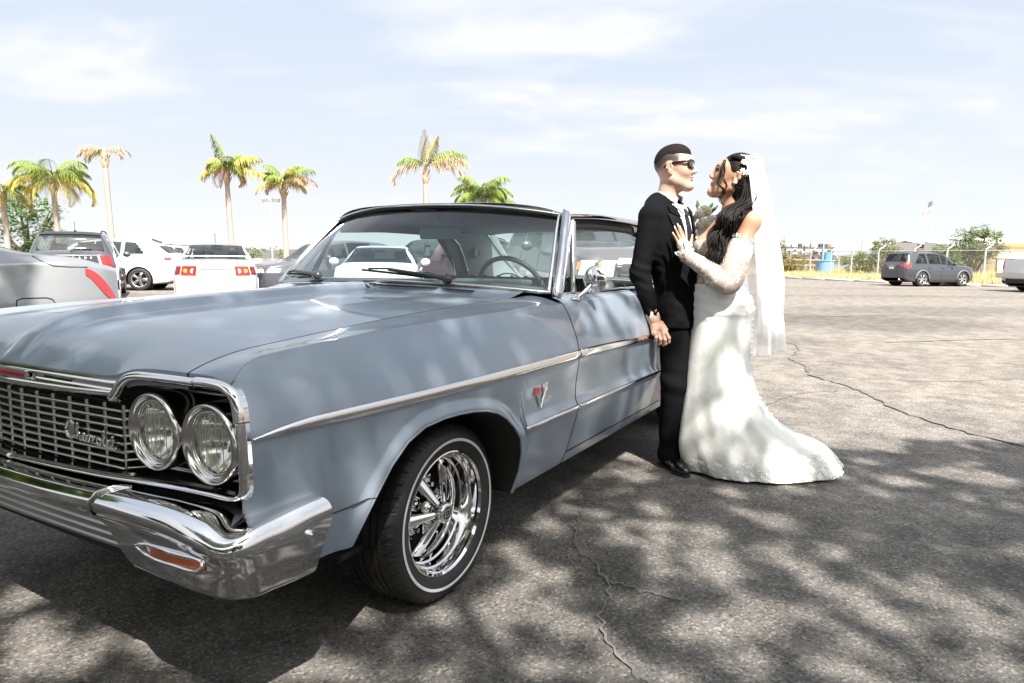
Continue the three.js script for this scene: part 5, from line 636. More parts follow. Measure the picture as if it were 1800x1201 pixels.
  laceC.repeat.set(2.6, 2.6); const laceS = laceC.clone(); laceS.repeat.set(3.6, 3.6);
  const laceB = laceW.clone(); laceB.colorSpace = THREE.NoColorSpace; laceW.repeat.set(2.2, 2.2); laceB.repeat.set(2.2, 2.2);
  const gownM = mat([0.88, 0.88, 0.86], 0.7, { phys: 1, sheen: 0.5, sheenRoughness: 0.5, sheenColor: [0.4, 0.4, 0.4], map: laceW, bumpMap: laceB, bumpScale: 0.0012 });
  const bodT = bodyT(0.006), bod = part('bodice', nets((x, y, z) => { const top = 1.235 + 0.035 * sstep(0.02, 0.1, x) + 0.012 * Math.sin(z * 40) * sstep(0.05, 0.1, x); return Math.max(bodT(x, y, z) + 0.0012 * noise(x * 90, y * 90, z * 90), y - top, 0.9 - y); }, [-0.2, 0.86, -0.24], [0.24, 1.33, 0.24], 0.009, { uv: (x, y, z) => [Math.atan2(z, x) * 0.14, y] }), mat([1, 1, 1], 0.75, { map: laceC }), bride);
  part('boning', [-1.2, -0.4, 0.5, 2.6, -2.4, -1.75, 1.4].map((a) => tube([...Array(8)].map((_, i) => { const y = lerp(0.98, 1.225, i / 7); let r = 0.25; for (let k = 0; k < 60; k++) { const d = bodT(0.03 + Math.cos(a) * r, y, Math.sin(a) * r); if (d < 0.001) break; r -= d * 0.7; } return [0.03 + Math.cos(a) * r, y, Math.sin(a) * r]; }), 0.0035, 6)), mat([0.7, 0.66, 0.62], 0.7), bod);
  // skirt: rings between the silhouettes of the gown, folds growing towards the hem (world measures, brought into her axes)
  const px = (v, d = 3.72) => ((v - 900) / 1200) * d;
  const ys = [0, 0.03, 0.07, 0.13, 0.2, 0.28, 0.38, 0.5, 0.65, 0.8, 0.92, 0.98, 1.04];
  const xl = smo(ys, [1.015, 0.985, 0.955, 0.932, 0.922, 0.926, 0.938, 0.956, 0.972, 0.985, 0.99, 0.995, 1.005]), xr = smo(ys, [1.85, 1.86, 1.835, 1.75, 1.63, 1.50, 1.405, 1.345, 1.318, 1.315, 1.318, 1.30, 1.255]);
  const zn = smo(ys, [-3.475, -3.48, -3.485, -3.495, -3.51, -3.525, -3.54, -3.56, -3.575, -3.575, -3.585, -3.60, -3.635]), zf = smo(ys, [-4.22, -4.2, -4.17, -4.12, -4.06, -4.0, -3.96, -3.94, -3.94, -3.95, -3.945, -3.92, -3.885]);
  const ring = (y, th, out = 0) => {
    const cxw = smo([0, 0.2, 0.5, 1.04], [1.36, 1.26, 1.15, 1.13])(y), czw = (zn(y) + zf(y)) / 2 + 0.04 * sstep(0.4, 0, y), c = Math.cos(th), s = Math.sin(th);
    const ax = c > 0 ? xr(y) - cxw : cxw - xl(y), az = s > 0 ? zn(y) - czw : czw - zf(y), n = lerp(2.0, 2.35, sstep(0.4, 0, y)), k = 1 / Math.pow(Math.abs(c) ** n + Math.abs(s) ** n, 1 / n);
    const fold = sstep(0.75, 0.0, y), f1 = Math.sin(th * 9 + 2.2 * Math.sin(y * 3) + 1.2) * 0.5 + Math.sin(th * 17 - y * 5) * 0.25 + (fbm(th * 3, y * 2.2, 4) - 0.5) * 1.1;
    let r = 1 + (fold * 0.055 * f1 + 0.006 * Math.sin(th * 5 + y * 9)) * (c > 0.2 ? 0.8 : 1) + out;
    const sash = sstep(0.84, 0.90, y) * (1 - sstep(1.03, 1.05, y)); r += sash * (0.035 + 0.022 * Math.sin((y + 0.05 * Math.sin(th * 1.0 + 0.6)) * 120 + th * 1.6) + 0.012 * Math.sin(y * 210 - th * 2));
    return [cxw + ax * c * k * r, y, czw + az * s * k * r];
  };
  const yy = []; for (let i = 0; i <= 110; i++) yy.push(1.045 * Math.pow(i / 110, 1.35));
  const skirtF = (y, th) => { const p = ring(Math.max(y, 0), th); const c = Math.cos(th), low = sstep(0.30, 0.0, y); // cloth lying on the ground: lift and rumple
    const rump = low * sstep(-0.1, 0.6, c) * (0.030 * Math.sin(p[0] * 17 + p[2] * 9) + 0.026 * Math.sin(p[2] * 26 - p[0] * 8) + 0.02 * (noise(p[0] * 14, p[2] * 14) - 0.5)); return [p[0], Math.max(y < 0.02 ? 0.012 + 0.008 * noise(th * 9, 1) : 0.014, p[1] + rump * sstep(0.0, 0.08, y)), p[2]]; };
  const skirt = part('skirt', grid(0, 0, (th, y) => toL(...skirtF(y, th)), { s: [...Array(241)].map((_, i) => (i / 240) * Math.PI * 2), t: yy, uv: (th, y, p) => [th * 0.22, y + 0.2 * Math.sin(th)], loop: true }), gownM, bride);
  // scalloped lace border: sheer net with threads
  const laceA = laceTex(21, 1024, '#2c2c2c', '#ffffff', { net: 0.5, vines: 70, flowers: 40, solid: true, tex: { colorSpace: THREE.NoColorSpace } });
  const laceEdge = mat([0.86, 0.86, 0.84], 0.8, { alphaMap: laceA, transparent: true });
  part('lace_hem', grid(300, 6, (s, t) => { const th = s * Math.PI * 2, a = skirtF(lerp(0.10, 0.0, t), th), o = 1 + 0.045 * t + 0.012 * t * Math.abs(Math.sin(s * 150)); const cxw = 1.36, czw = -3.83; return toL(cxw + (a[0] - cxw) * o, Math.max(0.008, a[1] + 0.006 - 0.004 * t), czw + (a[2] - czw) * o); }, { uv: (s, t) => [s * 9, t * 0.45] }), laceEdge, skirt);
  for (let i = 0; i < 24; i++) { const y = 0.98 - i * 0.031, th = 0.28 - i * 0.004, p = ring(y, th, 0.012); part('button', sph(0.0058, ...toL(...p), 1, 1, 1, 8), mat([0.8, 0.8, 0.8], 0.3), skirt); }
  // sleeves: lace, off the shoulder
  const sleeve = (a, b, c, up) => { const pts = cr([a, [lerp(a[0], b[0], 0.5), lerp(a[1], b[1], 0.5), lerp(a[2], b[2], 0.5)], b, [lerp(b[0], c[0], 0.5), lerp(b[1], c[1], 0.5), lerp(b[2], c[2], 0.5)], c], 46); return grid(46, 40, (s, t) => { const i = Math.round(s * 46), P = pts[i], Tn = pts[Math.min(46, i + 1)].clone().sub(pts[Math.max(0, i - 1)]).normalize(), S = Tn.clone().cross(V3(0, 0, 1)).normalize(), U = S.clone().cross(Tn), th = t * Math.PI * 2, puff = smo([0, 0.06, 0.25, 0.45, 0.6, 0.85, 0.97, 1], [0.062, 0.067, 0.072, 0.068, 0.055, 0.042, 0.036, 0.042])(s), r = puff * (1 + 0.05 * Math.sin(s * 60 + Math.sin(th) * 2) * sstep(0.35, 0.5, s) * (1 - sstep(0.6, 0.75, s)) + 0.05 * (noise(s * 12, Math.cos(th) * 2 + 3, Math.sin(th) * 2) - 0.5)); return P.clone().addScaledVector(S, Math.cos(th) * r).addScaledVector(U, Math.sin(th) * r).toArray(); }, { uv: (s, t) => [t * 0.32, s * 0.52], loop: false }); };
  const slA = [lerp(shN[0], elN[0], 0.36), lerp(shN[1], elN[1], 0.36), lerp(shN[2], elN[2], 0.36)], slF = [lerp(shF[0], elF[0], 0.4), lerp(shF[1], elF[1], 0.4), lerp(shF[2], elF[2], 0.4)];
  const sleeveM = mat([1, 1, 1], 0.75, { map: laceS });
  const palmTop = toL(0.892, 1.262, -3.622), gl = [lerp(wrN[0], palmTop[0], 0.9), lerp(wrN[1], palmTop[1], 0.9), lerp(wrN[2], palmTop[2], 0.9)];
  const sl = part('sleeve', sleeve(slA, elN, wrN), sleeveM, bride);
  part('sleeve', sleeve(slF, elF, wrF), sleeveM, bride);
  part('lace_glove', nets(uni([...palm.map((p) => cap(p[0], p[1], p[2] + 0.005, p[3] + 0.005)), cap(wrN, palm[0][0], 0.034, 0.03), ...fing.slice(0, 4).map((f) => cap(f[0].slice(0, 3), f[1].slice(0, 3).map((q, i) => lerp(f[0][i], q, 0.3)), 0.0125, 0.0115)), cap(fing[4][0].slice(0, 3), fing[4][1].slice(0, 3), 0.0135, 0.0125)], 0.012), [0.12, 1.13, -0.30], [0.40, 1.33, -0.02], 0.0035), sleeveM, bride);
  const frill = (c, ax, r, n, w, seed) => { const A = V3(...ax).normalize(), S = A.clone().cross(V3(0.1, 0.2, 1)).normalize(), U = S.clone().cross(A); return grid(n, 3, (s, t) => { const th = s * Math.PI * 2, k = t * w, ph = Math.sin(th * 23 + seed) * 0.25 + 1, o = r + k * 0.55 + 0.004 * t * Math.sin(th * 31); const p = V3(...c).addScaledVector(A, k * ph).addScaledVector(S, Math.cos(th) * o).addScaledVector(U, Math.sin(th) * o); return p.toArray(); }, { uv: (s, t) => [s * 1.2, t * 0.1] }); };
  const dirUp = [0, 1, 2].map((i) => shN[i] - elN[i]), dirH = [0, 1, 2].map((i) => palmTop[i] - wrN[i]);
  part('lace_frill', frill(slA, dirUp, 0.060, 160, 0.022, 1), laceEdge, sl);
  part('lace_frill', frill(wrN, dirH, 0.036, 120, 0.022, 2), laceEdge, sl);
  for (let i = 0; i < 9; i++) { const t = i / 8, p = [0, 1, 2].map((k) => lerp(wrN[k], palmTop[k], t)); const w = toL(0, 0, 0.036), o = toL(0, 0, 0); part('pearl_button', sph(0.0052, p[0] + (w[0] - o[0]) * (1 - 0.1 * t), p[1] + 0.004, p[2] + (w[2] - o[2]) * (1 - 0.1 * t), 1, 1, 1, 8), mat([0.8, 0.78, 0.74], 0.25), sl); }
  // hair: swept back from the brow, falling in long waves over the near shoulder to the front
  const R = rng(3), hairM = mat([0.008, 0.0058, 0.005], 0.55, { phys: 1, specularIntensity: 0.35 });
  const capH = nets((x, y, z) => { const b = uni([ell(-0.022, 0.038, 0, 0.107, 0.103, 0.086), ell(-0.055, -0.03, 0, 0.075, 0.10, 0.076)], 0.04)(x, y, z) + 0.0016 * noise(Math.atan2(z, y) * 26, x * 9) + 0.0006 * Math.sin(Math.atan2(z, y) * 90); const face = cap([0.06, -0.20, 0], [0.112, 0.036, 0], 0.085, 0.056)(x, y, z), earH = ell(-0.004, -0.012, -0.08, 0.034, 0.036, 0.03)(x, y, z), cheek = ell(0.06, -0.055, 0, 0.068, 0.09, 0.12)(x, y, z); return Math.max(b, -face, -earH, -cheek); }, [-0.17, -0.16, -0.12], [0.13, 0.17, 0.12], 0.0045);
  placeGeo(capH, H, HR);
  const W = (p) => V3(...toL(p[0], p[1], p[2]));
  const locks = [];
  const strand = (pts, r0, n, spread, wave) => { for (let i = 0; i < n; i++) { const o = V3((R() - 0.5), (R() - 0.5) * 0.4, (R() - 0.5)).multiplyScalar(spread), ph = R() * 0.9, am = wave * (0.7 + 0.6 * R()), c = cr(pts.map((p, k) => W(p).addScaledVector(o, Math.min(1, 0.35 + k * 0.3))), 40); const q = c.map((p, k) => { const t = k / 40, a = am * sstep(0.15, 0.5, t); return [p.x + a * Math.sin(t * 15 + ph), p.y + a * 0.3 * Math.cos(t * 15 + ph), p.z + a * Math.cos(t * 15 + ph + 0.6)]; }); locks.push(tube(q, (t) => r0 * (0.5 + 0.7 * Math.sin(Math.PI * Math.min(1, t * 0.75 + 0.2))) * (1 - 0.75 * sstep(0.88, 1, t)), 5)); } };
  strand([[1.215, 1.655, -3.665], [1.235, 1.56, -3.66], [1.215, 1.475, -3.645], [1.155, 1.42, -3.61], [1.10, 1.36, -3.60], [1.075, 1.29, -3.61], [1.09, 1.22, -3.60], [1.06, 1.17, -3.60]], 0.0044, 150, 0.09, 0.022);
  strand([[1.245, 1.62, -3.68], [1.262, 1.53, -3.68], [1.245, 1.46, -3.655], [1.19, 1.425, -3.615], [1.125, 1.385, -3.60], [1.085, 1.31, -3.605], [1.075, 1.24, -3.60]], 0.0044, 120, 0.085, 0.020);
  strand([[1.255, 1.60, -3.72], [1.268, 1.50, -3.72], [1.25, 1.43, -3.70], [1.20, 1.40, -3.65]], 0.0048, 60, 0.075, 0.008);
  strand([[1.15, 1.715, -3.68], [1.20, 1.70, -3.665], [1.235, 1.65, -3.665], [1.255, 1.57, -3.675]], 0.005, 40, 0.05, 0.002);
  strand([[1.11, 1.70, -3.69], [1.088, 1.64, -3.67], [1.082, 1.58, -3.665], [1.103, 1.54, -3.66], [1.09, 1.50, -3.66], [1.115, 1.46, -3.655]], 0.0016, 9, 0.014, 0.007);
  strand([[1.115, 1.70, -3.685], [1.105, 1.63, -3.665], [1.112, 1.56, -3.66], [1.10, 1.505, -3.66]], 0.0014, 6, 0.012, 0.006);
  part('inner_waves', nets(uni([cap(toL(1.22, 1.57, -3.69), toL(1.225, 1.49, -3.68), 0.035, 0.035), cap(toL(1.225, 1.49, -3.68), toL(1.15, 1.42, -3.63), 0.035, 0.03), cap(toL(1.15, 1.42, -3.63), toL(1.09, 1.33, -3.62), 0.03, 0.03), cap(toL(1.09, 1.33, -3.62), toL(1.08, 1.22, -3.615), 0.03, 0.018)], 0.03), [-0.2, 1.1, -0.3], [0.25, 1.68, 0.1], 0.008), hairM, bride);
  part('hair', [capH, ...locks], hairM, bride);
  part('earring', [sph(0.0075, ...toL(1.165, 1.578, -3.657)), sph(0.0055, ...toL(1.167, 1.59, -3.658))], mat([0.85, 0.83, 0.8], 0.12, { phys: 1, clearcoat: 1 }), bride);
  // veil: sheer tulle from the crown down her back, lace along its front edge
  const tulle = mat([0.93, 0.93, 0.95], 0.85, { transparent: true, opacity: 0.42 });
  const veilF = (s, t, k = 0) => { const y = lerp(1.735, 0.60 + 0.13 * s + k, Math.pow(t, 0.92)); // s across from the near edge to the far edge
    const nx = smo([0.5, 0.85, 1.1, 1.3, 1.45, 1.6, 1.7, 1.74], [1.31, 1.30, 1.275, 1.25, 1.238, 1.222, 1.205, 1.185])(y), fx = smo([0.5, 0.8, 1.1, 1.3, 1.5, 1.62, 1.71, 1.74], [1.50, 1.475, 1.44, 1.415, 1.38, 1.35, 1.315, 1.235])(y);
    const w = smo([0.5, 1.0, 1.45, 1.6, 1.7, 1.74], [0.20, 0.185, 0.165, 0.15, 0.125, 0.05])(y), a = lerp(-0.5 * Math.PI, 0.5 * Math.PI, s), bul = Math.cos(a), fo = 0.018 * sstep(0.05, 0.5, t) * (Math.sin(s * 31 + 1.5 * Math.sin(t * 5)) + 0.6 * Math.sin(s * 57 + t * 4));
    return toL(lerp(nx, fx, Math.pow(bul, 0.8)) + fo * bul, y, -3.765 - Math.sin(a) * -w * (s < 0.5 ? 1 : 1) + fo * 0.6); };
  const veil = part('veil', [grid(110, 70, (s, t) => veilF(s, t)), grid(80, 60, (s, t) => { const p = veilF(0.04 + s * 0.92, t * 0.93, 0.06); return [p[0] + 0.02, p[1] - 0.004, p[2]]; })], tulle, bride);
  part('veil_lace', grid(12, 60, (s, t) => { const p = veilF(0.0 + 0.14 * s, Math.pow(t, 1.2) * 0.36 + 0.03), o = toL(0, 0, 0.007), z0 = toL(0, 0, 0); return [p[0] + o[0] - z0[0], p[1], p[2] + o[2] - z0[2]]; }, { uv: (s, t) => [s * 0.35, t * 1.6] }), laceEdge, veil);
  for (let i = 0; i < 26; i++) { const p = toL(1.236 + 0.085 * (R() - 0.5), 1.668 + 0.10 * (R() - 0.5), -3.628 - 0.016 * R()), q = 0.010 + 0.007 * R(), pet = []; for (let k = 0; k < 6; k++) { const a = k * 1.047 + R() * 0.2; pet.push(new THREE.SphereGeometry(q * 0.5, 6, 4).scale(1, 0.62, 0.22).rotateZ(a).translate(p[0] + Math.cos(a) * q * 0.6, p[1] + Math.sin(a) * q * 0.6, p[2])); } pet.push(sph(q * 0.2, ...p)); part('lace_flower', pet, mat([0.84, 0.84, 0.82], 0.7), veil); }
}
// bouquet in her far hand, between the two of them
{
  const R = rng(9), b = thing('bouquet', 'white and pale green bouquet held between the groom and the bride', 'bouquet', [1.085, 1.385, -3.98]);
  const petM = mat([0.84, 0.83, 0.76], 0.7, { phys: 1, transmission: 0.15, thickness: 0 }), petG = mat([0.62, 0.68, 0.46], 0.7), lf = mat([0.10, 0.16, 0.06], 0.6);
  const bloom = (x, y, z, r, n) => { const g = []; for (let i = 0; i < n; i++) { const a = i * 2.4, k = Math.sqrt(i / n), th = k * 1.35, d = V3(Math.cos(a) * Math.sin(th), Math.sin(a) * Math.sin(th), Math.cos(th)); const q = new THREE.SphereGeometry(r * 0.52, 8, 6).scale(1, 0.8, 0.28); q.applyQuaternion(new THREE.Quaternion().setFromUnitVectors(V3(0, 0, 1), d)); g.push(q.translate(x + d.x * r * 0.75, y + d.y * r * 0.75, z + d.z * r * 0.6)); } return merge(g); };
  for (let i = 0; i < 40; i++) { const a = R() * 6.28, q = Math.sqrt(R()), x = Math.cos(a) * q * 0.085, y = Math.sin(a) * q * 0.10 - 0.02, z = 0.07 * Math.sqrt(1 - q * q * 0.9); part('flower', bloom(x, y, z, 0.021 + 0.014 * R(), 10 + ((R() * 8) | 0)), R() < 0.72 ? petM : petG, b); }
  for (let i = 0; i < 10; i++) { const a = R() * 6.28, c = Math.cos(a), s = Math.sin(a), l = 0.085 + 0.03 * R(); part('leaf', sweep([[c * 0.05, s * 0.06, 0], [c * 0.09, s * 0.10 + 0.01, 0.01], [c * l * 1.05, s * l * 1.15 + 0.01, 0.015]], [[-1, 0], [0, 0.2], [1, 0], [0, -0.05]], { up: V3(0, 0.1, 1), scale: (t) => 0.002 + 0.008 * Math.sin(Math.PI * Math.min(1, t * 0.9 + 0.05)) }), lf, b); }
  part('stems', [...Array(7)].map((_, i) => rod([0.01 * Math.cos(i), -0.05, 0.01 * Math.sin(i)], [0.02 * Math.cos(i * 2), -0.2, 0.02 * Math.sin(i * 2)], 0.004)), lf, b);
}
// ---------------------------------------------------------------- parked cars. Local axes: x = towards the tail, y = up, z = across
const carGlass = mat([0.42, 0.47, 0.47], 0.02, { phys: 1, transmission: 1, thickness: 0, ior: 1.5 }), lampRed = mat([0.40, 0.025, 0.025], 0.12, { phys: 1, clearcoat: 1 }), lampClear = mat([0.75, 0.76, 0.78], 0.1, { phys: 1, clearcoat: 1 }), lampAmber = mat([0.75, 0.28, 0.05], 0.2), plastic = mat([0.025, 0.025, 0.027], 0.6), plateM = mat([0.75, 0.76, 0.78], 0.5), rimM = mat([0.62, 0.62, 0.63], 0.25, { metalness: 0.9 });
const paintOf = (c, m = 0.3) => mat(c, 0.35, { phys: 1, metalness: m, clearcoat: 1, clearcoatRoughness: 0.03 });
function roadWheel(R, w = 0.22, spokes = 5, rim = rimM) {
  const g = new THREE.Group(); g.name = 'wheel'; const r = R * 0.68, out = (q) => q.rotateX(Math.PI / 2);
  part('tyre', out(new THREE.LatheGeometry([[r, w / 2 - 0.01], [r + 0.02, w / 2], [R - 0.04, w / 2], [R - 0.012, w / 2 - 0.02], [R, w / 2 - 0.05], [R, -w / 2 + 0.05], [R - 0.03, -w / 2], [r, -w / 2]].map((p) => new THREE.Vector2(...p)), 40)), rubber, g);
  const sp = []; for (let k = 0; k < spokes; k++) sp.push(sweep([[0.03, 0, 0.02], [r * 0.6, 0, 0.03], [r * 0.98, 0, 0.0]], [[-0.5, -0.12], [0.5, -0.12], [0.38, 0.14], [-0.38, 0.14]], { up: V3(0, 0, 1), scale: (t) => (0.05 + 0.035 * t) * (5 / spokes) ** 0.6 * 1.25 }).rotateZ((k / spokes) * 6.2832).translate(0, 0, w / 2 - 0.045));
  part('rim', [out(new THREE.LatheGeometry([[r * 0.90, -w / 2], [r * 0.90, w / 2 - 0.03], [r * 0.97, w / 2 - 0.008], [r * 1.01, w / 2 - 0.008]].map((p) => new THREE.Vector2(...p)), 40)), cyl(0.06, 0.05, 0.05, 0, 0, 0, 20).rotateX(Math.PI / 2).translate(0, 0, w / 2 - 0.04), ...sp], rim, g);
  part('brake_disc', cyl(r * 0.7, r * 0.7, 0.02, 0, 0, 0, 24).rotateX(Math.PI / 2).translate(0, 0, w / 2 - 0.12), mat([0.06, 0.06, 0.06], 0.6), g);
  return g;
}
function makeCar(o) {
  const t0 = thing(o.name, o.label, 'car', o.pos, o.turn), { L, W } = o, h = L / 2, m = o.paint;
  const belt = smo(...o.belt), roof = smo(...o.roof), yb = smo([-h, -h + 0.25, -h + 0.9, h - 0.9, h - 0.25, h], [0.30, 0.22, 0.20, 0.20, 0.25, o.rearLow || 0.34]), w = smo([-h, -h + 0.12, -h + 0.5, -h + 1.2, h - 1.0, h - 0.35, h - 0.1, h], [W * 0.36, W * 0.425, W * 0.475, W * 0.5, W * 0.5, W * 0.485, W * 0.45, W * 0.40]), wr = o.wr || W * 0.36;
  const P = (x, t) => { const b = belt(x), g = Math.max(0.005, roof(x) - b), W0 = w(x), y0 = yb(x);
    if (t < 0.08) { const f = t / 0.08; return [x, y0 + 0.03 * f, W0 * lerp(0.75, 0.955, f)]; }
    if (t < 0.5) { const f = (t - 0.08) / 0.42; return [x, lerp(y0 + 0.03, b, f), W0 * (1 - 0.045 * (1 - f) ** 3 - 0.085 * Math.pow(f, 3.2) + (o.crease || 0.010) * Math.exp(-(((f - 0.72) / 0.06) ** 2)))]; }
    const k = sstep(0.06, 0.42, g), zr = lerp(W0 * 0.80, wr, k), zb = W0 * 0.915;
    if (t < 0.8) { const f = (t - 0.5) / 0.3; return [x, b + g * lerp(0.62, 0.93, k) * (f + 0.06 * Math.sin(Math.PI * f)), lerp(zb, zr, Math.pow(f, lerp(0.9, 1.15, k)))]; }
    const f = (t - 0.8) / 0.2, e = lerp(0.62, 0.93, k); return [x, b + g * (e + (1 - e) * Math.sin((f * Math.PI) / 2)), zr * Math.cos((f * Math.PI) / 2) ** 0.85]; };
  const N = o.n || 130, xs = [...Array(N + 1)].map((_, i) => { const u = (i / N) * 2 - 1; return h * Math.sign(u) * (1 - Math.pow(1 - Math.abs(u), 1.25)); });
  const tsA = [0, 0.04, 0.08, 0.1, 0.12, 0.14, 0.16, 0.18, 0.2, 0.22, 0.24, 0.26, 0.28, 0.3, 0.32, 0.34, 0.365, 0.38, 0.395, 0.41, 0.43, 0.45, 0.465, 0.48, 0.49, 0.5, 0.51, 0.54, 0.6, 0.66, 0.72, 0.77, 0.79, 0.8, 0.82, 0.85, 0.88, 0.92, 0.96, 1];
  const ax = [-h + o.fo, h - o.ro], WR = o.R || 0.34, inGlass = (x, t) => { if (t > 0.53 && t < 0.775) { const f = (t - 0.53) / 0.245; for (const [a, b, c, d] of o.glass || []) if (x > lerp(a, c, f) + 0.02 && x < lerp(b, d, f) - 0.02) return true; } if (t > 0.822) for (const r of [o.ws, o.rw]) if (r && x > r[0] + 0.02 && x < r[1] - 0.02) return true; return false; };
  const shell = (q) => grid(0, 0, (x, t) => { const p = P(x, t); if (t < 0.36 && t > 0.0) for (const a of ax) { const d = Math.hypot(p[0] - a, p[1] - WR), r = WR + 0.05; if (d < r && p[1] > 0.1) { const s = r / Math.max(d, 1e-3); if (d > r * 0.86) { p[0] = a + (p[0] - a) * s; p[1] = WR + (p[1] - WR) * s; } } } return [p[0], p[1], p[2] * q]; }, { s: o.xs || xs, t: tsA, flip: q < 0, skip: (a, b, c, d) => { if (inGlass((a + c) / 2, (b + d) / 2)) return true; const p = P((a + c) / 2, (b + d) / 2); return b < 0.36 && ax.some((k) => Math.hypot(p[0] - k, p[1] - WR) < (WR + 0.05) * 0.93); } });
  const bul = o.bulge || [0.12, 0.08], capG = (e) => grid(32, 16, (s, r) => { const t = s, q = lerp(-1, 1, r), p = P(e * h, t); return [p[0] + e * bul[e > 0 ? 1 : 0] * (1 - q * q) * (1 - Math.pow(Math.abs(s * 2 - 0.6), 3) * 0.5), p[1], p[2] * q]; });
  const body = part('body', [shell(1), shell(-1), capG(1), capG(-1)], m, t0);
  for (const a of ax) for (const q of [1, -1]) part('wheel_well', [cyl(WR + 0.06, WR + 0.06, 0.03, a, WR, q * (w(a) - 0.26), 28).applyMatrix4(new THREE.Matrix4()), grid(20, 2, (s, t) => { const th = lerp(-0.4, Math.PI + 0.4, s), r = WR + 0.052; return [a + Math.cos(th) * r, WR + Math.sin(th) * r, q * lerp(w(a) * 0.985, w(a) - 0.28, t)]; })].map((g, i) => (i ? g : new THREE.CircleGeometry(WR + 0.06, 28).translate(a, WR, q * (w(a) - 0.27)))), black, t0);
  for (const a of ax) for (const q of [1, -1]) part('arch_lip', sweep([...Array(22)].map((_, i) => { const th = lerp(-0.12, Math.PI + 0.12, i / 21), r = WR + 0.062, x = a + Math.cos(th) * r, y = WR + Math.sin(th) * r; let lo = 0.02, hi = 0.5; for (let k = 0; k < 22; k++) { const c = (lo + hi) / 2; P(x, c)[1] < y ? (lo = c) : (hi = c); } return [x, y, q * (P(x, lo)[2] - 0.004)]; }), circ(0.022, 6, 0.016), { up: V3(0, 0, 1) }), m, t0);
  const wheel = o.wheel || roadWheel(WR, 0.22, o.spokes || 5); for (const a of ax) for (const q of [1, -1]) { const c = wheel.clone(); c.position.set(a, WR, q * (w(a) - 0.125)); if (q < 0) c.rotation.y = Math.PI; t0.add(c); }
  { const hy = belt(0) + 0.12, sg = []; for (const x of [h - o.L * 0.47, h - o.L * 0.27]) for (const z of [-0.2, 0.2]) sg.push(box(0.16, 0.62, W * 0.24, x, hy - 0.28, z * W * 1.05, 0.06), box(0.1, 0.18, W * 0.13, x + 0.05, hy + 0.12, z * W * 1.05, 0.045), box(0.45, 0.14, W * 0.24, x - 0.28, hy - 0.55, z * W * 1.05, 0.05)); part('seats', sg, mat([0.05, 0.048, 0.047], 0.7), t0); part('cabin_lining', [grid(8, 6, (s, t) => { const x = lerp(-h + o.L * 0.27, h - o.L * 0.06, s); return [x, Math.min(belt(x) - 0.06, 0.95), lerp(-1, 1, t) * w(x) * 0.86]; }), box(0.3, 0.12, W * 0.7, -h + o.L * 0.30, belt(-0.8) - 0.02, 0, 0.04)], mat([0.06, 0.058, 0.056], 0.8), t0); part('inside_mirror', box(0.03, 0.06, 0.24, -h + o.L * 0.37, belt(0) + 0.36, 0, 0.012), plastic, t0); }
  part('underside', box(L - 0.5, 0.06, W * 0.7, 0, 0.24, 0), black, t0);
  const out = (p, d = 0.006) => [p[0], p[1] + d * 0.3, p[2] + d];
  const side = (name, b0, b1, u0, u1, t1, t2, mm, d) => { for (const q of [1, -1]) part(name, grid(10, 6, (s, t) => { const x = lerp(lerp(b0, u0, t), lerp(b1, u1, t), s), p = out(P(x, lerp(t1, t2, t)), d); return [p[0], p[1], p[2] * q]; }), mm, t0); };
  const topP = (name, x0, x1, tin, mm, d = 0.006, dx = 0) => part(name, grid(10, 20, (s, r) => { const x = lerp(x0, x1, s), q = lerp(-1, 1, r), p = P(x, lerp(tin, 1, 1 - Math.abs(q) ** 0.7)); const sx = roof(x + 0.05) - roof(x - 0.05); return [p[0] - Math.sign(sx) * d * 0.7, p[1] + d, p[2] * Math.sign(q)]; }), mm, t0);
  const end = (name, e, q0, q1, y0, y1, mm, d = 0.008, parent = t0) => { const tOf = (y) => { let a = 0.08, b = 0.8; for (let i = 0; i < 24; i++) { const c = (a + b) / 2; P(e * h, c)[1] < y ? (a = c) : (b = c); } return a; }; return part(name, grid(8, 6, (s, t) => { const y = lerp(y0, y1, t), T = tOf(y), q = lerp(q0, q1, s), p = P(e * h, T); return [p[0] + e * (bul[e > 0 ? 1 : 0] * (1 - q * q) * (1 - Math.pow(Math.abs(T * 2 - 0.6), 3) * 0.5) + d), y, p[2] * q]; }), mm, parent); };
  const wrap = (name, x0, x1, y0, y1, mm, d = 0.008, sl = 0) => { for (const q of [1, -1]) part(name, grid(8, 6, (s, t) => { const x = lerp(x0, x1, s) + sl * t, y = lerp(y0, y1, t); let a = 0.08, b = 0.8; for (let i = 0; i < 24; i++) { const c = (a + b) / 2; P(x, c)[1] < y ? (a = c) : (b = c); } const p = P(x, a); return [x, y, (p[2] + d) * q]; }), mm, t0); };
  for (const g of o.glass || []) side('side_window', ...g, 0.53, 0.775, carGlass);
  if (o.ws) topP('windshield', ...o.ws, 0.815, carGlass); if (o.rw) topP('rear_window', ...o.rw, 0.815, carGlass);
  if (o.mirror !== undefined) for (const q of [1, -1]) part('door_mirror', [ell2(o.mirror, belt(o.mirror) + 0.09, q * (w(o.mirror) + 0.08))], m, t0);
  for (const x of o.seams || []) for (const q of [1, -1]) part('door_gap', sweep([...Array(10)].map((_, i) => { const p = P(x, lerp(0.12, 0.495, i / 9)); return [p[0], p[1], (p[2] + 0.001) * q]; }), circ(0.005, 5), { up: V3(0, 0, 1) }), black, t0);
  for (const x of o.handles || []) for (const q of [1, -1]) { const p = P(x, 0.44); part('door_handle', box(0.18, 0.03, 0.03, x, p[1], (p[2] + 0.014) * q, 0.012), m, t0); }
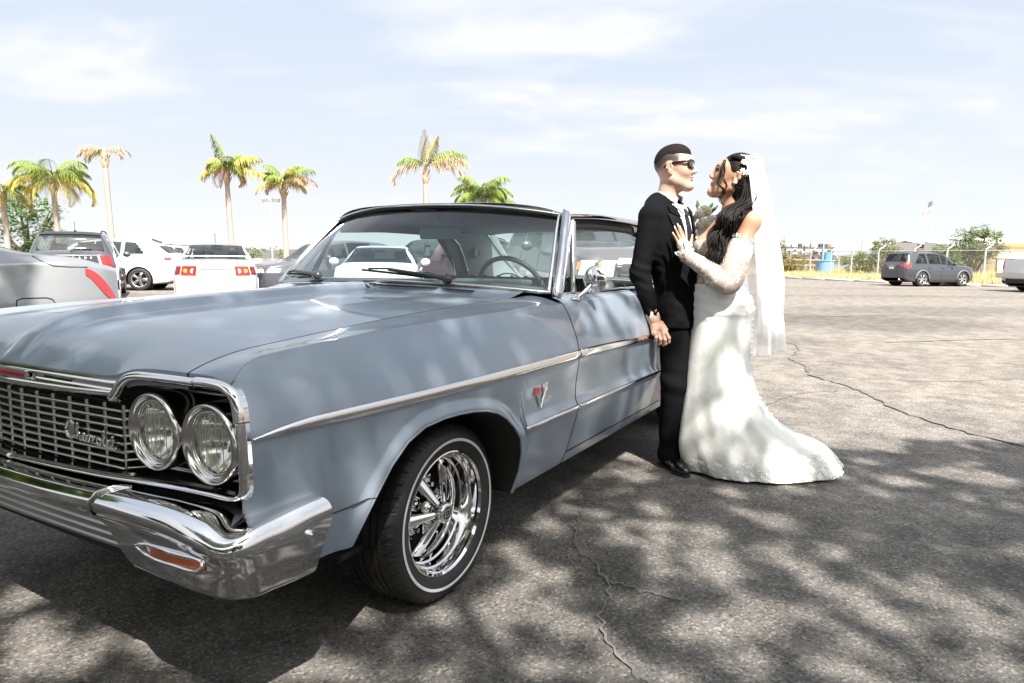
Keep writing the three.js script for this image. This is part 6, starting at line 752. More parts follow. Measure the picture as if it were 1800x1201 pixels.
  part('lower_trim', [1, -1].map((q) => grid(20, 3, (s, t) => { const p = P(lerp(ax[0] + WR + 0.06, ax[1] - WR - 0.06, s), lerp(0.08, 0.14, t)); return [p[0], p[1], (p[2] + 0.008) * q]; })), plastic, t0);
  if (o.rails) for (const q of [1, -1]) part('roof_rail', [sweep([...Array(12)].map((_, i) => { const p = P(lerp(o.rails[0], o.rails[1], i / 11), 0.84); return [p[0], p[1] + 0.05 * Math.sin((Math.PI * (i + 0.3)) / 11.6) ** 0.3, p[2] * q]; }), circ(0.018, 6))], plastic, t0);
  return { t0, P, side, topP, end, wrap, w, belt, roof, h, body, tOf: 0 };
}
const ell2 = (x, y, z) => new THREE.SphereGeometry(1, 14, 10).scale(0.07, 0.085, 0.11).translate(x, y, z);
// grey saloon right behind the vintage car's nose, tail to the right
{
  const c = makeCar({ name: 'parked_car', label: 'grey saloon, only its tail with a slim red lamp seen at the left edge', pos: [-4.95, 0, -3.58], turn: 0.66, L: 4.85, W: 1.86, n: 150, fo: 0.95, ro: 1.02, paint: paintOf([0.24, 0.25, 0.26], 0.3),
    belt: [[-2.43, -1.4, -0.5, 1.0, 1.6, 2.1, 2.425], [0.68, 0.92, 0.96, 1.04, 1.09, 1.12, 1.06]], roof: [[-2.43, -1.1, -0.3, 0.4, 1.1, 1.55, 1.95, 2.2, 2.425], [0.74, 0.99, 1.40, 1.46, 1.43, 1.32, 1.185, 1.155, 1.09]], glass: [[-0.85, 0.1, -0.35, 0.1], [0.15, 1.0, 0.15, 0.75]], ws: [-1.1, -0.38], rw: [1.0, 1.75], mirror: -0.7, seams: [-0.9, 0.12, 1.15], handles: [-0.1, 0.9], crease: 0.004 });
  const pt = (x, y, d = 0.002) => { let a = 0.08, b = 0.8; for (let i = 0; i < 26; i++) { const m = (a + b) / 2; c.P(x, m)[1] < y ? (a = m) : (b = m); } const p = c.P(x, a); return [x, y, p[2] + d]; };
  part('fuel_door', sweep([[1.905, 0.74], [1.882, 0.80], [1.868, 0.87], [1.872, 0.898], [1.90, 0.907], [2.02, 0.908], [2.05, 0.897], [2.062, 0.87], [2.075, 0.80], [2.09, 0.74]].map(([x, y]) => pt(x, y)), circ(0.0035, 5), { up: V3(0, 0, 1) }), black, c.t0);
  part('tail_lamp', [grid(16, 6, (s, t) => { const x = lerp(2.235, 2.428, Math.pow(s, 0.8)), y1 = lerp(1.082, 0.84, s ** 1.5), y0 = y1 - lerp(0.01, 0.07, Math.sin(Math.PI * Math.min(1, s * 1.1 + 0.05))) - 0.02; return pt(x, lerp(y0, y1, t), 0.006); })], lampRed, c.t0);
  part('trunk_gap', sweep([[1.97, 1.158], [2.02, 1.12], [2.07, 1.098], [2.15, 1.092], [2.25, 1.09]].map(([x, y]) => pt(x, y)), circ(0.003, 5), { up: V3(0, 0, 1) }), black, c.t0);
  c.end('tail_lamp', 1, -0.98, 0.98, 0.93, 1.0, lampRed);
}
// dark grey three-row sport utility seen from behind
{
  const c = makeCar({ name: 'parked_car', label: 'dark grey sport utility seen from behind at left, widely spaced letters on its tailgate', pos: [-12.0, 0, -19.1], turn: -1.10, L: 4.98, W: 2.0, R: 0.375, fo: 0.93, ro: 1.12, rearLow: 0.42, paint: paintOf([0.075, 0.081, 0.09], 0.4), wr: 0.66,
    belt: [[-2.49, -1.4, 0, 1.5, 2.3, 2.49], [0.88, 1.06, 1.12, 1.17, 1.18, 1.14]], roof: [[-2.49, -1.35, -0.5, 0.3, 1.4, 2.05, 2.22, 2.41, 2.49], [0.96, 1.14, 1.66, 1.77, 1.76, 1.71, 1.62, 1.25, 1.19]], glass: [[-1.0, 0.0, -0.4, 0.0], [0.05, 0.95, 0.05, 0.95], [1.05, 1.95, 1.05, 1.75]], ws: [-1.3, -0.55], rw: [2.19, 2.40], mirror: -0.75, seams: [-0.95, 0.02, 1.0], handles: [-0.1, 0.85], rails: [-0.3, 1.8] });
  for (const q of [1, -1]) { c.end('tail_lamp', 1, q * 0.85, q * 0.985, 0.84, 1.15, lampRed, 0.012); c.end('lamp_surround', 1, q * 0.77, q * 0.85, 0.86, 1.14, mat([0.3, 0.31, 0.33], 0.3), 0.010); c.end('reflector', 1, q * 0.78, q * 0.98, 0.56, 0.63, lampRed, 0.012); }
  c.wrap('tail_lamp', 2.36, 2.485, 0.86, 1.15, lampRed, 0.006);
  c.end('plate', 1, -0.26, 0.2, 0.93, 1.01, plateM, 0.012); c.end('plate_recess', 1, -0.58, 0.52, 0.84, 1.02, mat([0.06, 0.063, 0.07], 0.4), 0.006);
  c.end('bumper_trim', 1, -0.9, 0.9, 0.43, 0.56, plastic, 0.006);
  const font = await new (await import('three/addons/loaders/FontLoader.js')).FontLoader().loadAsync('fonts/droid/droid_sans_bold.typeface.json');
  const { TextGeometry } = await import('three/addons/geometries/TextGeometry.js');
  [...'PALISADE'].forEach((ch, i) => { const g = new TextGeometry(ch, { font, size: 0.062, depth: 0.012, curveSegments: 4 }); g.rotateY(Math.PI / 2); const q = -0.56 + i * 0.16; const p = c.P(2.49, 0.47); g.translate(2.49 + 0.08 * (1 - q * q) * 0.97 + 0.002, 1.055, -q * 0.78 + 0.02); part('letter', g, mat([0.7, 0.7, 0.7], 0.3, { metalness: 0.3 }), c.t0); });
  c.topP('spoiler', 2.02, 2.18, 0.82, plastic, 0.02);
  part('rear_wiper', tube([[2.45, 1.235, 0.0], [2.42, 1.30, -0.1], [2.405, 1.30, -0.45]], 0.012, 6), black, c.t0);
  part('antenna', [rod([1.6, 1.76, -0.05], [1.7, 2.0, -0.05], 0.006), sph(0.04, 1.6, 1.76, -0.05, 1.5, 0.6, 0.8)], black, c.t0);
}
const whiteP = paintOf([0.78, 0.78, 0.78], 0);
// white crossover, side on
{
  const c = makeCar({ name: 'parked_car', label: 'white crossover seen from its side, just right of the dark grey sport utility', pos: [-13.8, 0, -23.2], turn: 0.16, L: 4.89, W: 1.9, R: 0.37, fo: 0.95, ro: 1.05, paint: whiteP, wr: 0.62,
    belt: [[-2.45, -1.4, 0, 1.5, 2.2, 2.445], [0.85, 1.02, 1.08, 1.14, 1.15, 1.08]], roof: [[-2.45, -1.35, -0.5, 0.3, 1.2, 1.9, 2.3, 2.445], [0.92, 1.1, 1.6, 1.70, 1.66, 1.50, 1.24, 1.14]], glass: [[-1.0, 0.0, -0.4, 0.0], [0.05, 0.85, 0.05, 0.85], [0.92, 1.6, 0.92, 1.25]], ws: [-1.3, -0.55], rw: [1.93, 2.3], mirror: -0.75, seams: [-0.95, 0.02, 0.95], handles: [-0.1, 0.8] });
  c.wrap('tail_lamp', 2.2, 2.43, 1.0, 1.09, lampRed, 0.012, -0.05); c.end('tail_lamp', 1, -0.98, 0.98, 0.98, 1.06, lampRed);
  part('roof_antenna', sweep([[1.55, 1.70, 0], [1.75, 1.62, 0], [1.85, 1.60, 0]], circ(0.03, 6)), black, c.t0);
  const d = copy(c.t0, 'white car half hidden between the white crossover and the white saloon', [-18.6, 0, -36], 0.3); d.userData.group = undefined; delete d.userData.group;
  copy(c.t0, 'white car of which only the roof shows above the grey saloon at far left', [-24.5, 0, -30], 2.9);
}
// white saloon from behind
{
  const c = makeCar({ name: 'parked_car', label: 'white saloon seen from behind, with red and amber lamps and a boot spoiler', pos: [-7.1, 0, -16.5], turn: -1.18, L: 4.4, W: 1.74, R: 0.31, fo: 0.85, ro: 0.98, paint: whiteP, wr: 0.56, bulge: [0.12, 0.10],
    belt: [[-2.2, -1.3, 0, 1.3, 1.9, 2.2], [0.72, 0.92, 0.97, 1.02, 1.045, 0.99]], roof: [[-2.2, -1.2, -0.45, 0.2, 0.75, 1.15, 1.5, 2.0, 2.2], [0.78, 0.98, 1.38, 1.46, 1.43, 1.28, 1.095, 1.08, 1.02]], glass: [[-0.9, 0.0, -0.4, 0.0], [0.05, 0.9, 0.05, 0.7]], ws: [-1.15, -0.45], rw: [0.78, 1.48], mirror: -0.7, seams: [-0.9, 0.02, 0.95], handles: [-0.1, 0.8] });
  for (const q of [1, -1]) { c.end('tail_lamp', 1, q * 0.56, q * 0.985, 0.76, 0.955, lampRed, 0.012); c.wrap('tail_lamp', 2.05, 2.2, 0.77, 0.95, lampRed, 0.006); const z = (a) => a * 0.67 * q, X = (a) => 2.2 + 0.10 * (1 - a * a) * 0.97 + 0.014; part('reversing_lamp', new THREE.CircleGeometry(0.05, 20).rotateY(Math.PI / 2).translate(X(0.66), 0.85, z(0.66)), lampClear, c.t0); part('indicator', new THREE.CircleGeometry(0.045, 20).rotateY(Math.PI / 2).translate(X(0.86) + 0.006, 0.855, z(0.87)), lampAmber, c.t0); }
  c.end('trunk_grip', 1, -0.38, 0.42, 0.885, 0.91, mat([0.3, 0.3, 0.3], 0.4), 0.014);
  part('spoiler', [sweep([[1.98, 1.10, -0.66], [2.06, 1.16, -0.60], [2.08, 1.165, 0], [2.06, 1.16, 0.60], [1.98, 1.10, 0.66]], [[-0.06, -0.012], [0.06, -0.012], [0.06, 0.012], [-0.06, 0.012]])], whiteP, c.t0);
  part('antenna', rod([0.5, 1.45, 0.02], [0.62, 1.68, 0.02], 0.006), black, c.t0);
  part('sun_strip', grid(4, 2, (s, t) => [lerp(0.86, 0.89, t), 1.425 - 0.012 * t, lerp(-0.15, -0.45, s)]), mat([0.7, 0.1, 0.1], 0.5), c.t0);
}
// dark crossover with a spindle grille, left of the windshield
{
  const c = makeCar({ name: 'parked_car', label: 'dark grey crossover with a mesh grille facing left, beside the windshield', pos: [-5.2, 0, -19.8], turn: 0.78, L: 4.64, W: 1.86, R: 0.36, fo: 0.95, ro: 1.0, paint: paintOf([0.10, 0.105, 0.125], 0.45), wr: 0.6,
    belt: [[-2.32, -1.3, 0, 1.5, 2.32], [0.88, 1.03, 1.08, 1.13, 1.08]], roof: [[-2.32, -1.25, -0.45, 0.3, 1.2, 1.8, 2.2, 2.32], [0.95, 1.1, 1.55, 1.65, 1.61, 1.45, 1.2, 1.12]], glass: [[-0.95, 0.0, -0.4, 0.0], [0.05, 0.85, 0.05, 0.85]], ws: [-1.2, -0.5], rw: [1.85, 2.2], mirror: -0.7, seams: [-0.92, 0.02], handles: [-0.1, 0.8] });
  c.end('grille', -1, -0.42, 0.42, 0.42, 0.86, black, 0.012); for (let i = 0; i < 8; i++) c.end('grille_bar', -1, -0.40, 0.40, 0.45 + i * 0.05, 0.462 + i * 0.05, chromeDull, 0.02);
  for (const q of [1, -1]) { c.end('headlight', -1, q * 0.56, q * 0.97, 0.74, 0.83, lampClear, 0.012); c.end('indicator', -1, q * 0.72, q * 0.92, 0.84, 0.87, lampAmber, 0.012); }
  c.wrap('headlight', -2.3, -2.02, 0.76, 0.86, lampClear, 0.006, 0.05);
}
// white saloon seen through the windshield, facing us
{
  const c = makeCar({ name: 'parked_car', label: 'white saloon facing us, seen through the windshield of the vintage car', pos: [-3.1, 0, -16.3], turn: 1.68, L: 4.8, W: 1.9, R: 0.33, fo: 0.92, ro: 1.05, paint: whiteP, wr: 0.58, bulge: [0.2, 0.1],
    belt: [[-2.4, -1.35, 0, 1.5, 2.4], [0.74, 0.96, 1.0, 1.04, 0.98]], roof: [[-2.4, -1.15, -0.35, 0.3, 1.0, 1.7, 2.1, 2.4], [0.80, 1.05, 1.40, 1.45, 1.41, 1.15, 1.1, 1.03]], glass: [[-0.85, 0.05, -0.3, 0.05], [0.1, 1.0, 0.1, 0.8]], ws: [-1.12, -0.36], rw: [1.05, 1.65], mirror: -0.62, seams: [-0.85, 0.07], handles: [-0.05, 0.85] });
  for (const q of [1, -1]) c.end('headlight', -1, q * 0.58, q * 0.98, 0.60, 0.72, mat([0.35, 0.4, 0.45], 0.1), 0.012);
  c.end('grille', -1, -0.45, 0.45, 0.42, 0.68, plastic, 0.012);
}
// maroon sport utility
{
  const c = makeCar({ name: 'parked_car', label: 'maroon sport utility with roof rails, seen through the windshield behind the white saloon', pos: [-1.95, 0, -19.6], turn: 0.86, L: 4.95, W: 1.95, R: 0.38, fo: 0.95, ro: 1.1, paint: paintOf([0.045, 0.02, 0.026], 0.3), wr: 0.66,
    belt: [[-2.47, -1.4, 0, 1.5, 2.47], [0.95, 1.1, 1.14, 1.18, 1.14]], roof: [[-2.47, -1.35, -0.6, 0.3, 1.5, 2.15, 2.4, 2.47], [1.02, 1.18, 1.68, 1.78, 1.76, 1.66, 1.3, 1.22]], glass: [[-1.0, -0.05, -0.5, -0.05], [0.0, 0.9, 0.0, 0.9], [1.0, 2.0, 1.0, 1.8]], ws: [-1.3, -0.65], rw: [2.2, 2.4], mirror: -0.8, seams: [-1.0, -0.02, 0.95], handles: [-0.2, 0.75], rails: [-0.3, 1.9] });
  for (const q of [1, -1]) c.end('headlight', -1, q * 0.6, q * 0.98, 0.8, 0.93, lampClear, 0.012);
}
// pickups: cab and bed
function makePickup(o) {
  const L = 5.85, h = L / 2; const c = makeCar({ ...o, L, W: 2.03, R: 0.40, fo: 0.98, ro: 1.2, rearLow: 0.55, wr: 0.68,
    belt: [[-h, -h + 0.3, -1.5, 0, 0.95, 1.05, h], [1.12, 1.22, 1.28, 1.33, 1.36, 1.36, 1.36]], roof: [[-h, -h + 0.25, -1.45, -0.85, -0.2, 0.6, 0.86, 0.98, 1.04, h], [1.20, 1.34, 1.46, 1.86, 1.95, 1.94, 1.85, 1.46, 1.365, 1.365]], glass: [[-1.1, -0.2, -0.75, -0.2], [-0.12, 0.78, -0.12, 0.72]], ws: [-1.4, -0.9], mirror: -0.95, seams: [-1.15, -0.16, 0.82, 1.04], handles: [-0.35, 0.6] });
  part('bed', [box(1.72, 0.02, 1.6, 2.0, 1.372, 0)], black, c.t0);
  return c;
}
{
  const c = makePickup({ name: 'parked_truck', label: 'dark grey pickup with a chrome crosshair grille, seen through the side window', pos: [1.01, 0, -12.6], turn: 1.855, paint: paintOf([0.085, 0.082, 0.08], 0.35), bulge: [0.2, 0.06] });
  c.t0.userData.category = 'truck';
  c.end('grille_frame', -1, -0.66, 0.66, 0.80, 1.2, chrome, 0.03); for (const [a, b] of [[-0.56, -0.05], [0.05, 0.56]]) for (const [y0, y1] of [[0.84, 0.98], [1.02, 1.15]]) { const g = c.end('grille_mesh', -1, a, b, y0, y1, mat([0.05, 0.05, 0.05], 0.5), 0.036); for (let k = 1; k < 6; k++) c.end('mesh_bar', -1, a, b, lerp(y0, y1, k / 6) - 0.004, lerp(y0, y1, k / 6) + 0.004, chromeDull, 0.042, g); }
  for (const q of [1, -1]) { c.end('headlight', -1, q * 0.69, q * 0.985, 0.94, 1.16, lampClear, 0.02); c.end('indicator', -1, q * 0.93, q * 0.99, 1.02, 1.14, lampAmber, 0.024); }
  c.wrap('headlight', -2.9, -2.72, 0.95, 1.16, lampClear, 0.008); c.wrap('indicator', -2.74, -2.66, 1.03, 1.14, lampAmber, 0.010);
  c.end('front_bumper', -1, -0.99, 0.99, 0.46, 0.70, chrome, 0.06);
  part('door_badge', [1, -1].map((q) => { const p = c.P(-0.9, 0.36); return box(0.5, 0.07, 0.01, -0.9, p[1], (p[2] + 0.006) * q); }), chromeDull, c.t0);
}
{
  const c = makePickup({ name: 'parked_truck', label: 'white pickup cut off by the right edge, with a tall red tail lamp', pos: [24.15, 0, -29.2], turn: Math.PI + 0.12, paint: paintOf([0.62, 0.63, 0.65], 0.1) });
  c.t0.userData.category = 'truck';
  for (const q of [1, -1]) c.end('tail_lamp', 1, q * 0.90, q * 0.99, 0.94, 1.30, lampRed, 0.012); c.wrap('tail_lamp', 2.80, 2.92, 0.94, 1.30, lampRed, 0.010);
  part('rear_bumper', [box(0.2, 0.2, 1.9, 3.03, 0.68, 0, 0.03)], chromeDull, c.t0); part('mud_trim', box(0.5, 0.3, 1.8, 2.6, 0.5, 0, 0.04), plastic, c.t0);
}
// grey compact sport utility by the fence
{
  const c = makeCar({ name: 'parked_car', label: 'dark grey sport utility alone on the right, by the chain-link fence', pos: [21.45, 0, -35.5], turn: 3.44, L: 4.55, W: 1.84, R: 0.37, fo: 0.92, ro: 1.0, rearLow: 0.42, paint: paintOf([0.055, 0.062, 0.072], 0.35), wr: 0.62, spokes: 6, crease: 0.006,
    belt: [[-2.3, -1.3, 0, 1.5, 2.15, 2.3], [0.90, 1.02, 1.04, 1.07, 1.08, 1.04]], roof: [[-2.3, -1.2, -0.35, 0.4, 1.3, 1.95, 2.2, 2.3], [0.98, 1.11, 1.60, 1.72, 1.71, 1.64, 1.22, 1.10]], glass: [[-0.95, 0.05, -0.25, 0.05], [0.1, 0.85, 0.1, 0.9], [0.98, 1.75, 1.02, 1.35]], ws: [-1.15, -0.4], rw: [1.96, 2.19], mirror: -0.62, seams: [-0.92, 0.07, 0.92], handles: [-0.05, 0.8], rails: [-0.2, 1.7] });
  for (const q of [1, -1]) { c.end('tail_lamp', 1, q * 0.76, q * 0.985, 0.95, 1.16, lampRed, 0.014); c.end('reflector', 1, q * 0.72, q * 0.9, 0.52, 0.56, lampRed, 0.012); }
  c.wrap('tail_lamp', 2.0, 2.29, 0.95, 1.15, lampRed, 0.012, -0.06);
  c.end('plate', 1, -0.22, 0.22, 0.86, 0.98, plateM, 0.014); c.end('plate_garnish', 1, -0.4, 0.4, 1.0, 1.03, chromeDull, 0.02);
  c.end('badge', 1, -0.05, 0.05, 1.05, 1.12, chromeDull, 0.02);
  c.topP('spoiler', 1.80, 1.95, 0.82, plastic, 0.025);
  part('exhaust', rod([2.1, 0.32, -0.5], [2.38, 0.32, -0.5], 0.035, 10), chromeDull, c.t0);
  for (const a of [-1.38, 1.3]) for (const q of [1, -1]) part('arch_trim', sweep([...Array(18)].map((_, i) => { const th = lerp(0.05, Math.PI - 0.05, i / 17); return [a + Math.cos(th) * 0.435, 0.365 + Math.sin(th) * 0.435, q * (c.w(a) * 0.99)]; }), circ(0.03, 6), { up: V3(0, 0, 1) }), mat([0.16, 0.17, 0.18], 0.6), c.t0);
}
// ---------------------------------------------------------------- palms
const frondCols = { green: [0.22, 0.29, 0.06], yellow: [0.52, 0.45, 0.11], tan: [0.52, 0.35, 0.22] };
const M_frond = Object.fromEntries(Object.entries(frondCols).map(([k, c]) => [k, mat(c, 0.6, { phys: 1, transmission: 0.3, thickness: 0, ior: 1.3 })]));
const M_palm = mat([0.36, 0.30, 0.25], 0.9, { bumpMap: dataTex(64, 256, (x, y) => [0.5 + 0.4 * Math.sin(y * 0.9) * noise(x / 8, y / 20, 2)], { colorSpace: THREE.NoColorSpace }), bumpScale: 0.02 }), M_boot = mat([0.42, 0.30, 0.20], 0.9);
function frond(R, az, el, len, droop, dense = 1) { // one feather leaf: arching midrib with hanging leaflets
  const pts = [], n = 14; let x = 0, y = 0, a = el; for (let i = 0; i <= n; i++) { pts.push([x, y]); x += (Math.cos(a) * len) / n; y += (Math.sin(a) * len) / n; a -= (droop / n) * (0.5 + (1.2 * i) / n); }
  const C3 = Math.cos(az), S3 = Math.sin(az), at = (t) => { const k = t * n, i = Math.min(n - 1, Math.floor(k)), f = k - i; return [lerp(pts[i][0], pts[i + 1][0], f), lerp(pts[i][1], pts[i + 1][1], f)]; };
  const g = [tube(pts.map(([p, q]) => [p * C3, q, p * S3]), (t) => 0.028 * (1 - 0.8 * t), 5)], pos = [], idx = [];
  const m = Math.round(78 * dense); for (let i = 0; i < m; i++) for (const s of [1, -1]) { const t = 0.16 + 0.84 * ((i + R() * 0.7) / m), [p, q] = at(t), l = len * 0.24 * Math.sin(Math.PI * Math.min(1, 0.15 + t * 0.82)) * (0.75 + 0.5 * R()) + 0.08, fw = 0.35 + 0.4 * R(), dn = 0.55 + 0.6 * R(), w = 0.016 + 0.009 * R();
    const B = V3(p * C3, q, p * S3), out = V3(-S3 * s, 0, C3 * s), F = V3(C3, 0, S3), mid = B.clone().addScaledVector(out, l * 0.5).addScaledVector(F, l * fw * 0.5).add(V3(0, -l * dn * 0.25, 0)), tip = B.clone().addScaledVector(out, l * 0.75).addScaledVector(F, l * fw).add(V3(0, -l * dn, 0)), k = pos.length / 3;
    for (const v of [B.clone().addScaledVector(F, -w * 0.6), B.clone().addScaledVector(F, w * 0.6), mid.clone().addScaledVector(F, w), mid.clone().addScaledVector(F, -w), tip]) pos.push(v.x, v.y, v.z); idx.push(k, k + 1, k + 2, k, k + 2, k + 3, k + 3, k + 2, k + 4); }
  g.push(geo(pos, idx)); return merge(g);
}
function palm(label, base, top, seed, list) { // list: [azimuth (0 = right in view), elevation, length, droop, colour, density]
  const R = rng(seed), t = thing('palm_tree', label, 'palm tree', [base[0], 0, base[2]]), dx = (top[0] - base[0]) * 0.25, H = top[1];
  part('trunk', tube(cr([[-dx * 0.5, -0.1, 0], [-dx * 0.1, H * 0.35, 0], [dx * 0.7, H * 0.75, 0], [dx, H, 0]], 24), (k) => 0.205 - 0.06 * k + 0.010 * Math.sin(k * 160), 12), M_palm, t);
  part('leaf_boot', [tube([[dx, H - 0.15, 0], [dx, H + 0.25, 0], [dx, H + 0.75, 0], [dx, H + 1.15, 0]], (k) => [0.15, 0.21, 0.16, 0.08][Math.round(k * 3)], 10), ...[...Array(9)].map((_, i) => { const a = i * 2.4; return rod([dx + Math.cos(a) * 0.18, H + 0.1 + 0.07 * i, Math.sin(a) * 0.18], [dx + Math.cos(a) * 0.34, H + 0.45 + 0.07 * i, Math.sin(a) * 0.34], 0.05, 5, 0.02); })], M_boot, t);
  for (const [az, el, len, dr, c, den] of list) part('frond', frond(R, az, el, len, dr, den).translate(dx, H + 0.95, 0), M_frond[c], t);
}
const fan = (seed, n, len, mix, el0 = 1.15, o = {}) => { const R = rng(seed); return [...Array(n)].map((_, i) => { const k = i / n, e = el0 - 1.5 * k + 0.25 * (R() - 0.5); return [i * 2.399 + R() * 0.4, e, len * (0.85 + 0.3 * R()), (o.droop || 1.9) + 0.5 * R() - 0.3 * k, mix(k, R), 1]; }); };
const gy2 = (k, R) => (k > 0.62 ? (R() < 0.7 ? 'yellow' : 'tan') : R() < 0.75 ? 'green' : 'yellow');
palm('short palm with a yellowing crown at the left edge, in front of a broadleaf tree', [-33.4, 0, -45.5], [-33.6, 4.3], 1, fan(11, 13, 2.1, gy2, 1.1));
palm('biggest palm, with a wide green and golden crown above the dark grey sport utility', [-30.0, 0, -45.5], [-30.4, 5.1], 2, fan(12, 22, 2.9, gy2, 1.25));
palm('nearly dead palm with a few thin drooping fronds, right of the biggest palm', [-26.5, 0, -45.5], [-27.0, 6.9], 3, [[3.0, 0.35, 1.9, 1.5, 'tan', 0.7], [3.3, 0.2, 1.7, 1.9, 'yellow', 0.8], [0.1, 0.5, 2.0, 1.9, 'tan', 0.25], [0.4, 0.3, 1.8, 1.2, 'tan', 0.15], [-0.3, 0.4, 1.3, 2.4, 'tan', 0.3], [2.7, 0.6, 1.5, 1.3, 'tan', 0.2]]);
palm('palm with a lime green crown blown to the right, behind the white saloon', [-18.6, 0, -45.5], [-19.1, 5.9], 4, [...fan(14, 14, 1.9, gy2, 1.3, { droop: 2.2 }), [0.2, 0.75, 2.8, 1.5, 'yellow', 1], [-0.4, 0.9, 2.5, 1.6, 'green', 1], [0.1, 0.1, 3.3, 0.9, 'yellow', 0.8], [3.3, 0.3, 2.2, 2.1, 'yellow', 1], [2.2, 1.45, 2.3, 0.8, 'green', 1]]);
palm('palm with a narrow upright crown beside the floodlight pole', [-15.0, 0, -45.5], [-15.2, 5.0], 5, [...fan(15, 12, 2.0, gy2, 1.45, { droop: 1.7 }), [3.2, 0.1, 1.5, 1.9, 'tan', 0.8], [0.3, 0.9, 2.7, 1.7, 'green', 0.8], [0.1, 0.6, 2.6, 1.9, 'tan', 0.5]]);
palm('sparse palm with arching tan fronds directly above the vintage car roof', [-5.7, 0, -45.5], [-5.93, 6.1], 6, [[1.5, 1.45, 2.4, 0.5, 'yellow', 1.4], [-1.4, 1.5, 2.2, 0.5, 'yellow', 1.4], [0.6, 1.35, 2.2, 0.7, 'yellow', 1.2], [3.1, 0.85, 2.2, 2.1, 'green', 1], [0.15, 0.9, 3.2, 1.8, 'green', 0.9], [-0.2, 0.75, 3.3, 1.9, 'yellow', 0.6], [3.2, 0.35, 2.9, 2.3, 'tan', 0.6], [0.0, 0.35, 3.6, 2.1, 'tan', 0.45], [0.4, 0.6, 3.0, 1.6, 'tan', 0.3]]);
palm('low bushy palm whose green crown shows over the vintage car roof', [-2.0, 0, -45.5], [-2.0, 4.2], 7, fan(17, 22, 2.5, (k, R) => (R() < 0.8 ? 'green' : 'yellow'), 1.3));
// ---------------------------------------------------------------- broadleaf tree, floodlight
const treeLeaf = (c) => mat(c, 0.7, { phys: 1, vertexColors: true, transmission: 0.3, thickness: 0, ior: 1.3 });
function bush(name, label, cat, pos, clumps, per, size, color, seed, trunk) {
  const R = rng(seed), t = thing(name, label, cat, pos), out = cloudOut();
  part(trunk ? 'trunk' : 'stem', clumps.slice(0, 9).map((c) => tube([[0, -0.05, 0], [c[0] * 0.3, c[1] * 0.45, c[2] * 0.3], [c[0], c[1], c[2]]], (k) => (trunk || 0.05) * (1 - 0.8 * k), 6)), M_bark, t);
  leafCloud(R, clumps, per, size, out); part(trunk ? 'crown' : 'foliage', cloudGeo(out), treeLeaf(color), t);
}
const blob = (seed, n, cx, cy, rx, ry, r) => { const R = rng(seed); return [...Array(n)].map(() => { const a = R() * 6.283, k = Math.sqrt(R()), y = (R() * 2 - 1); const q = Math.sqrt(1 - y * y * 0.85) * k; return [cx + rx * q * Math.cos(a), cy + ry * y * (0.75 + 0.4 * R()), rx * 0.8 * q * Math.sin(a), r * (0.55 + 0.8 * R())]; }); };
bush('broadleaf_tree', 'bright green broadleaf tree behind the short palm at the left edge', 'tree', [-35.2, 0, -50], blob(31, 120, 0, 3.1, 2.9, 1.9, 0.42), 46, 0.13, [0.10, 0.19, 0.03], 41, 0.2);
{ const t = thing('floodlight_pole', 'slim pole with two floodlight heads on a curved bracket, left of a palm', 'floodlight', [-14.2, 0, -40.6]);
  part('pole', rod([0, 0, 0], [0, 4.12, 0], 0.035, 8, 0.025), mat([0.7, 0.7, 0.7], 0.5), t); part('bracket', tube(cr([[-0.32, 4.36, 0], [-0.3, 4.2, 0], [-0.15, 4.1, 0], [0.15, 4.1, 0], [0.3, 4.2, 0], [0.32, 4.36, 0]], 20), 0.022, 6), mat([0.5, 0.5, 0.5], 0.5), t);
  for (const [x, r, c] of [[-0.3, 0.35, [0.45, 0.45, 0.43]], [0.3, -0.35, [0.18, 0.18, 0.16]]]) { const hd = part('floodlight_head', new RoundedBoxGeometry(0.42, 0.26, 0.14, 2, 0.03), mat(c, 0.5), t); hd.position.set(x, 4.46, 0); hd.rotation.set(0.5, 0, r * 0.4); part('lens', box(0.36, 0.2, 0.01, 0, 0, 0.072), mat([0.5, 0.5, 0.46], 0.2), hd); } }
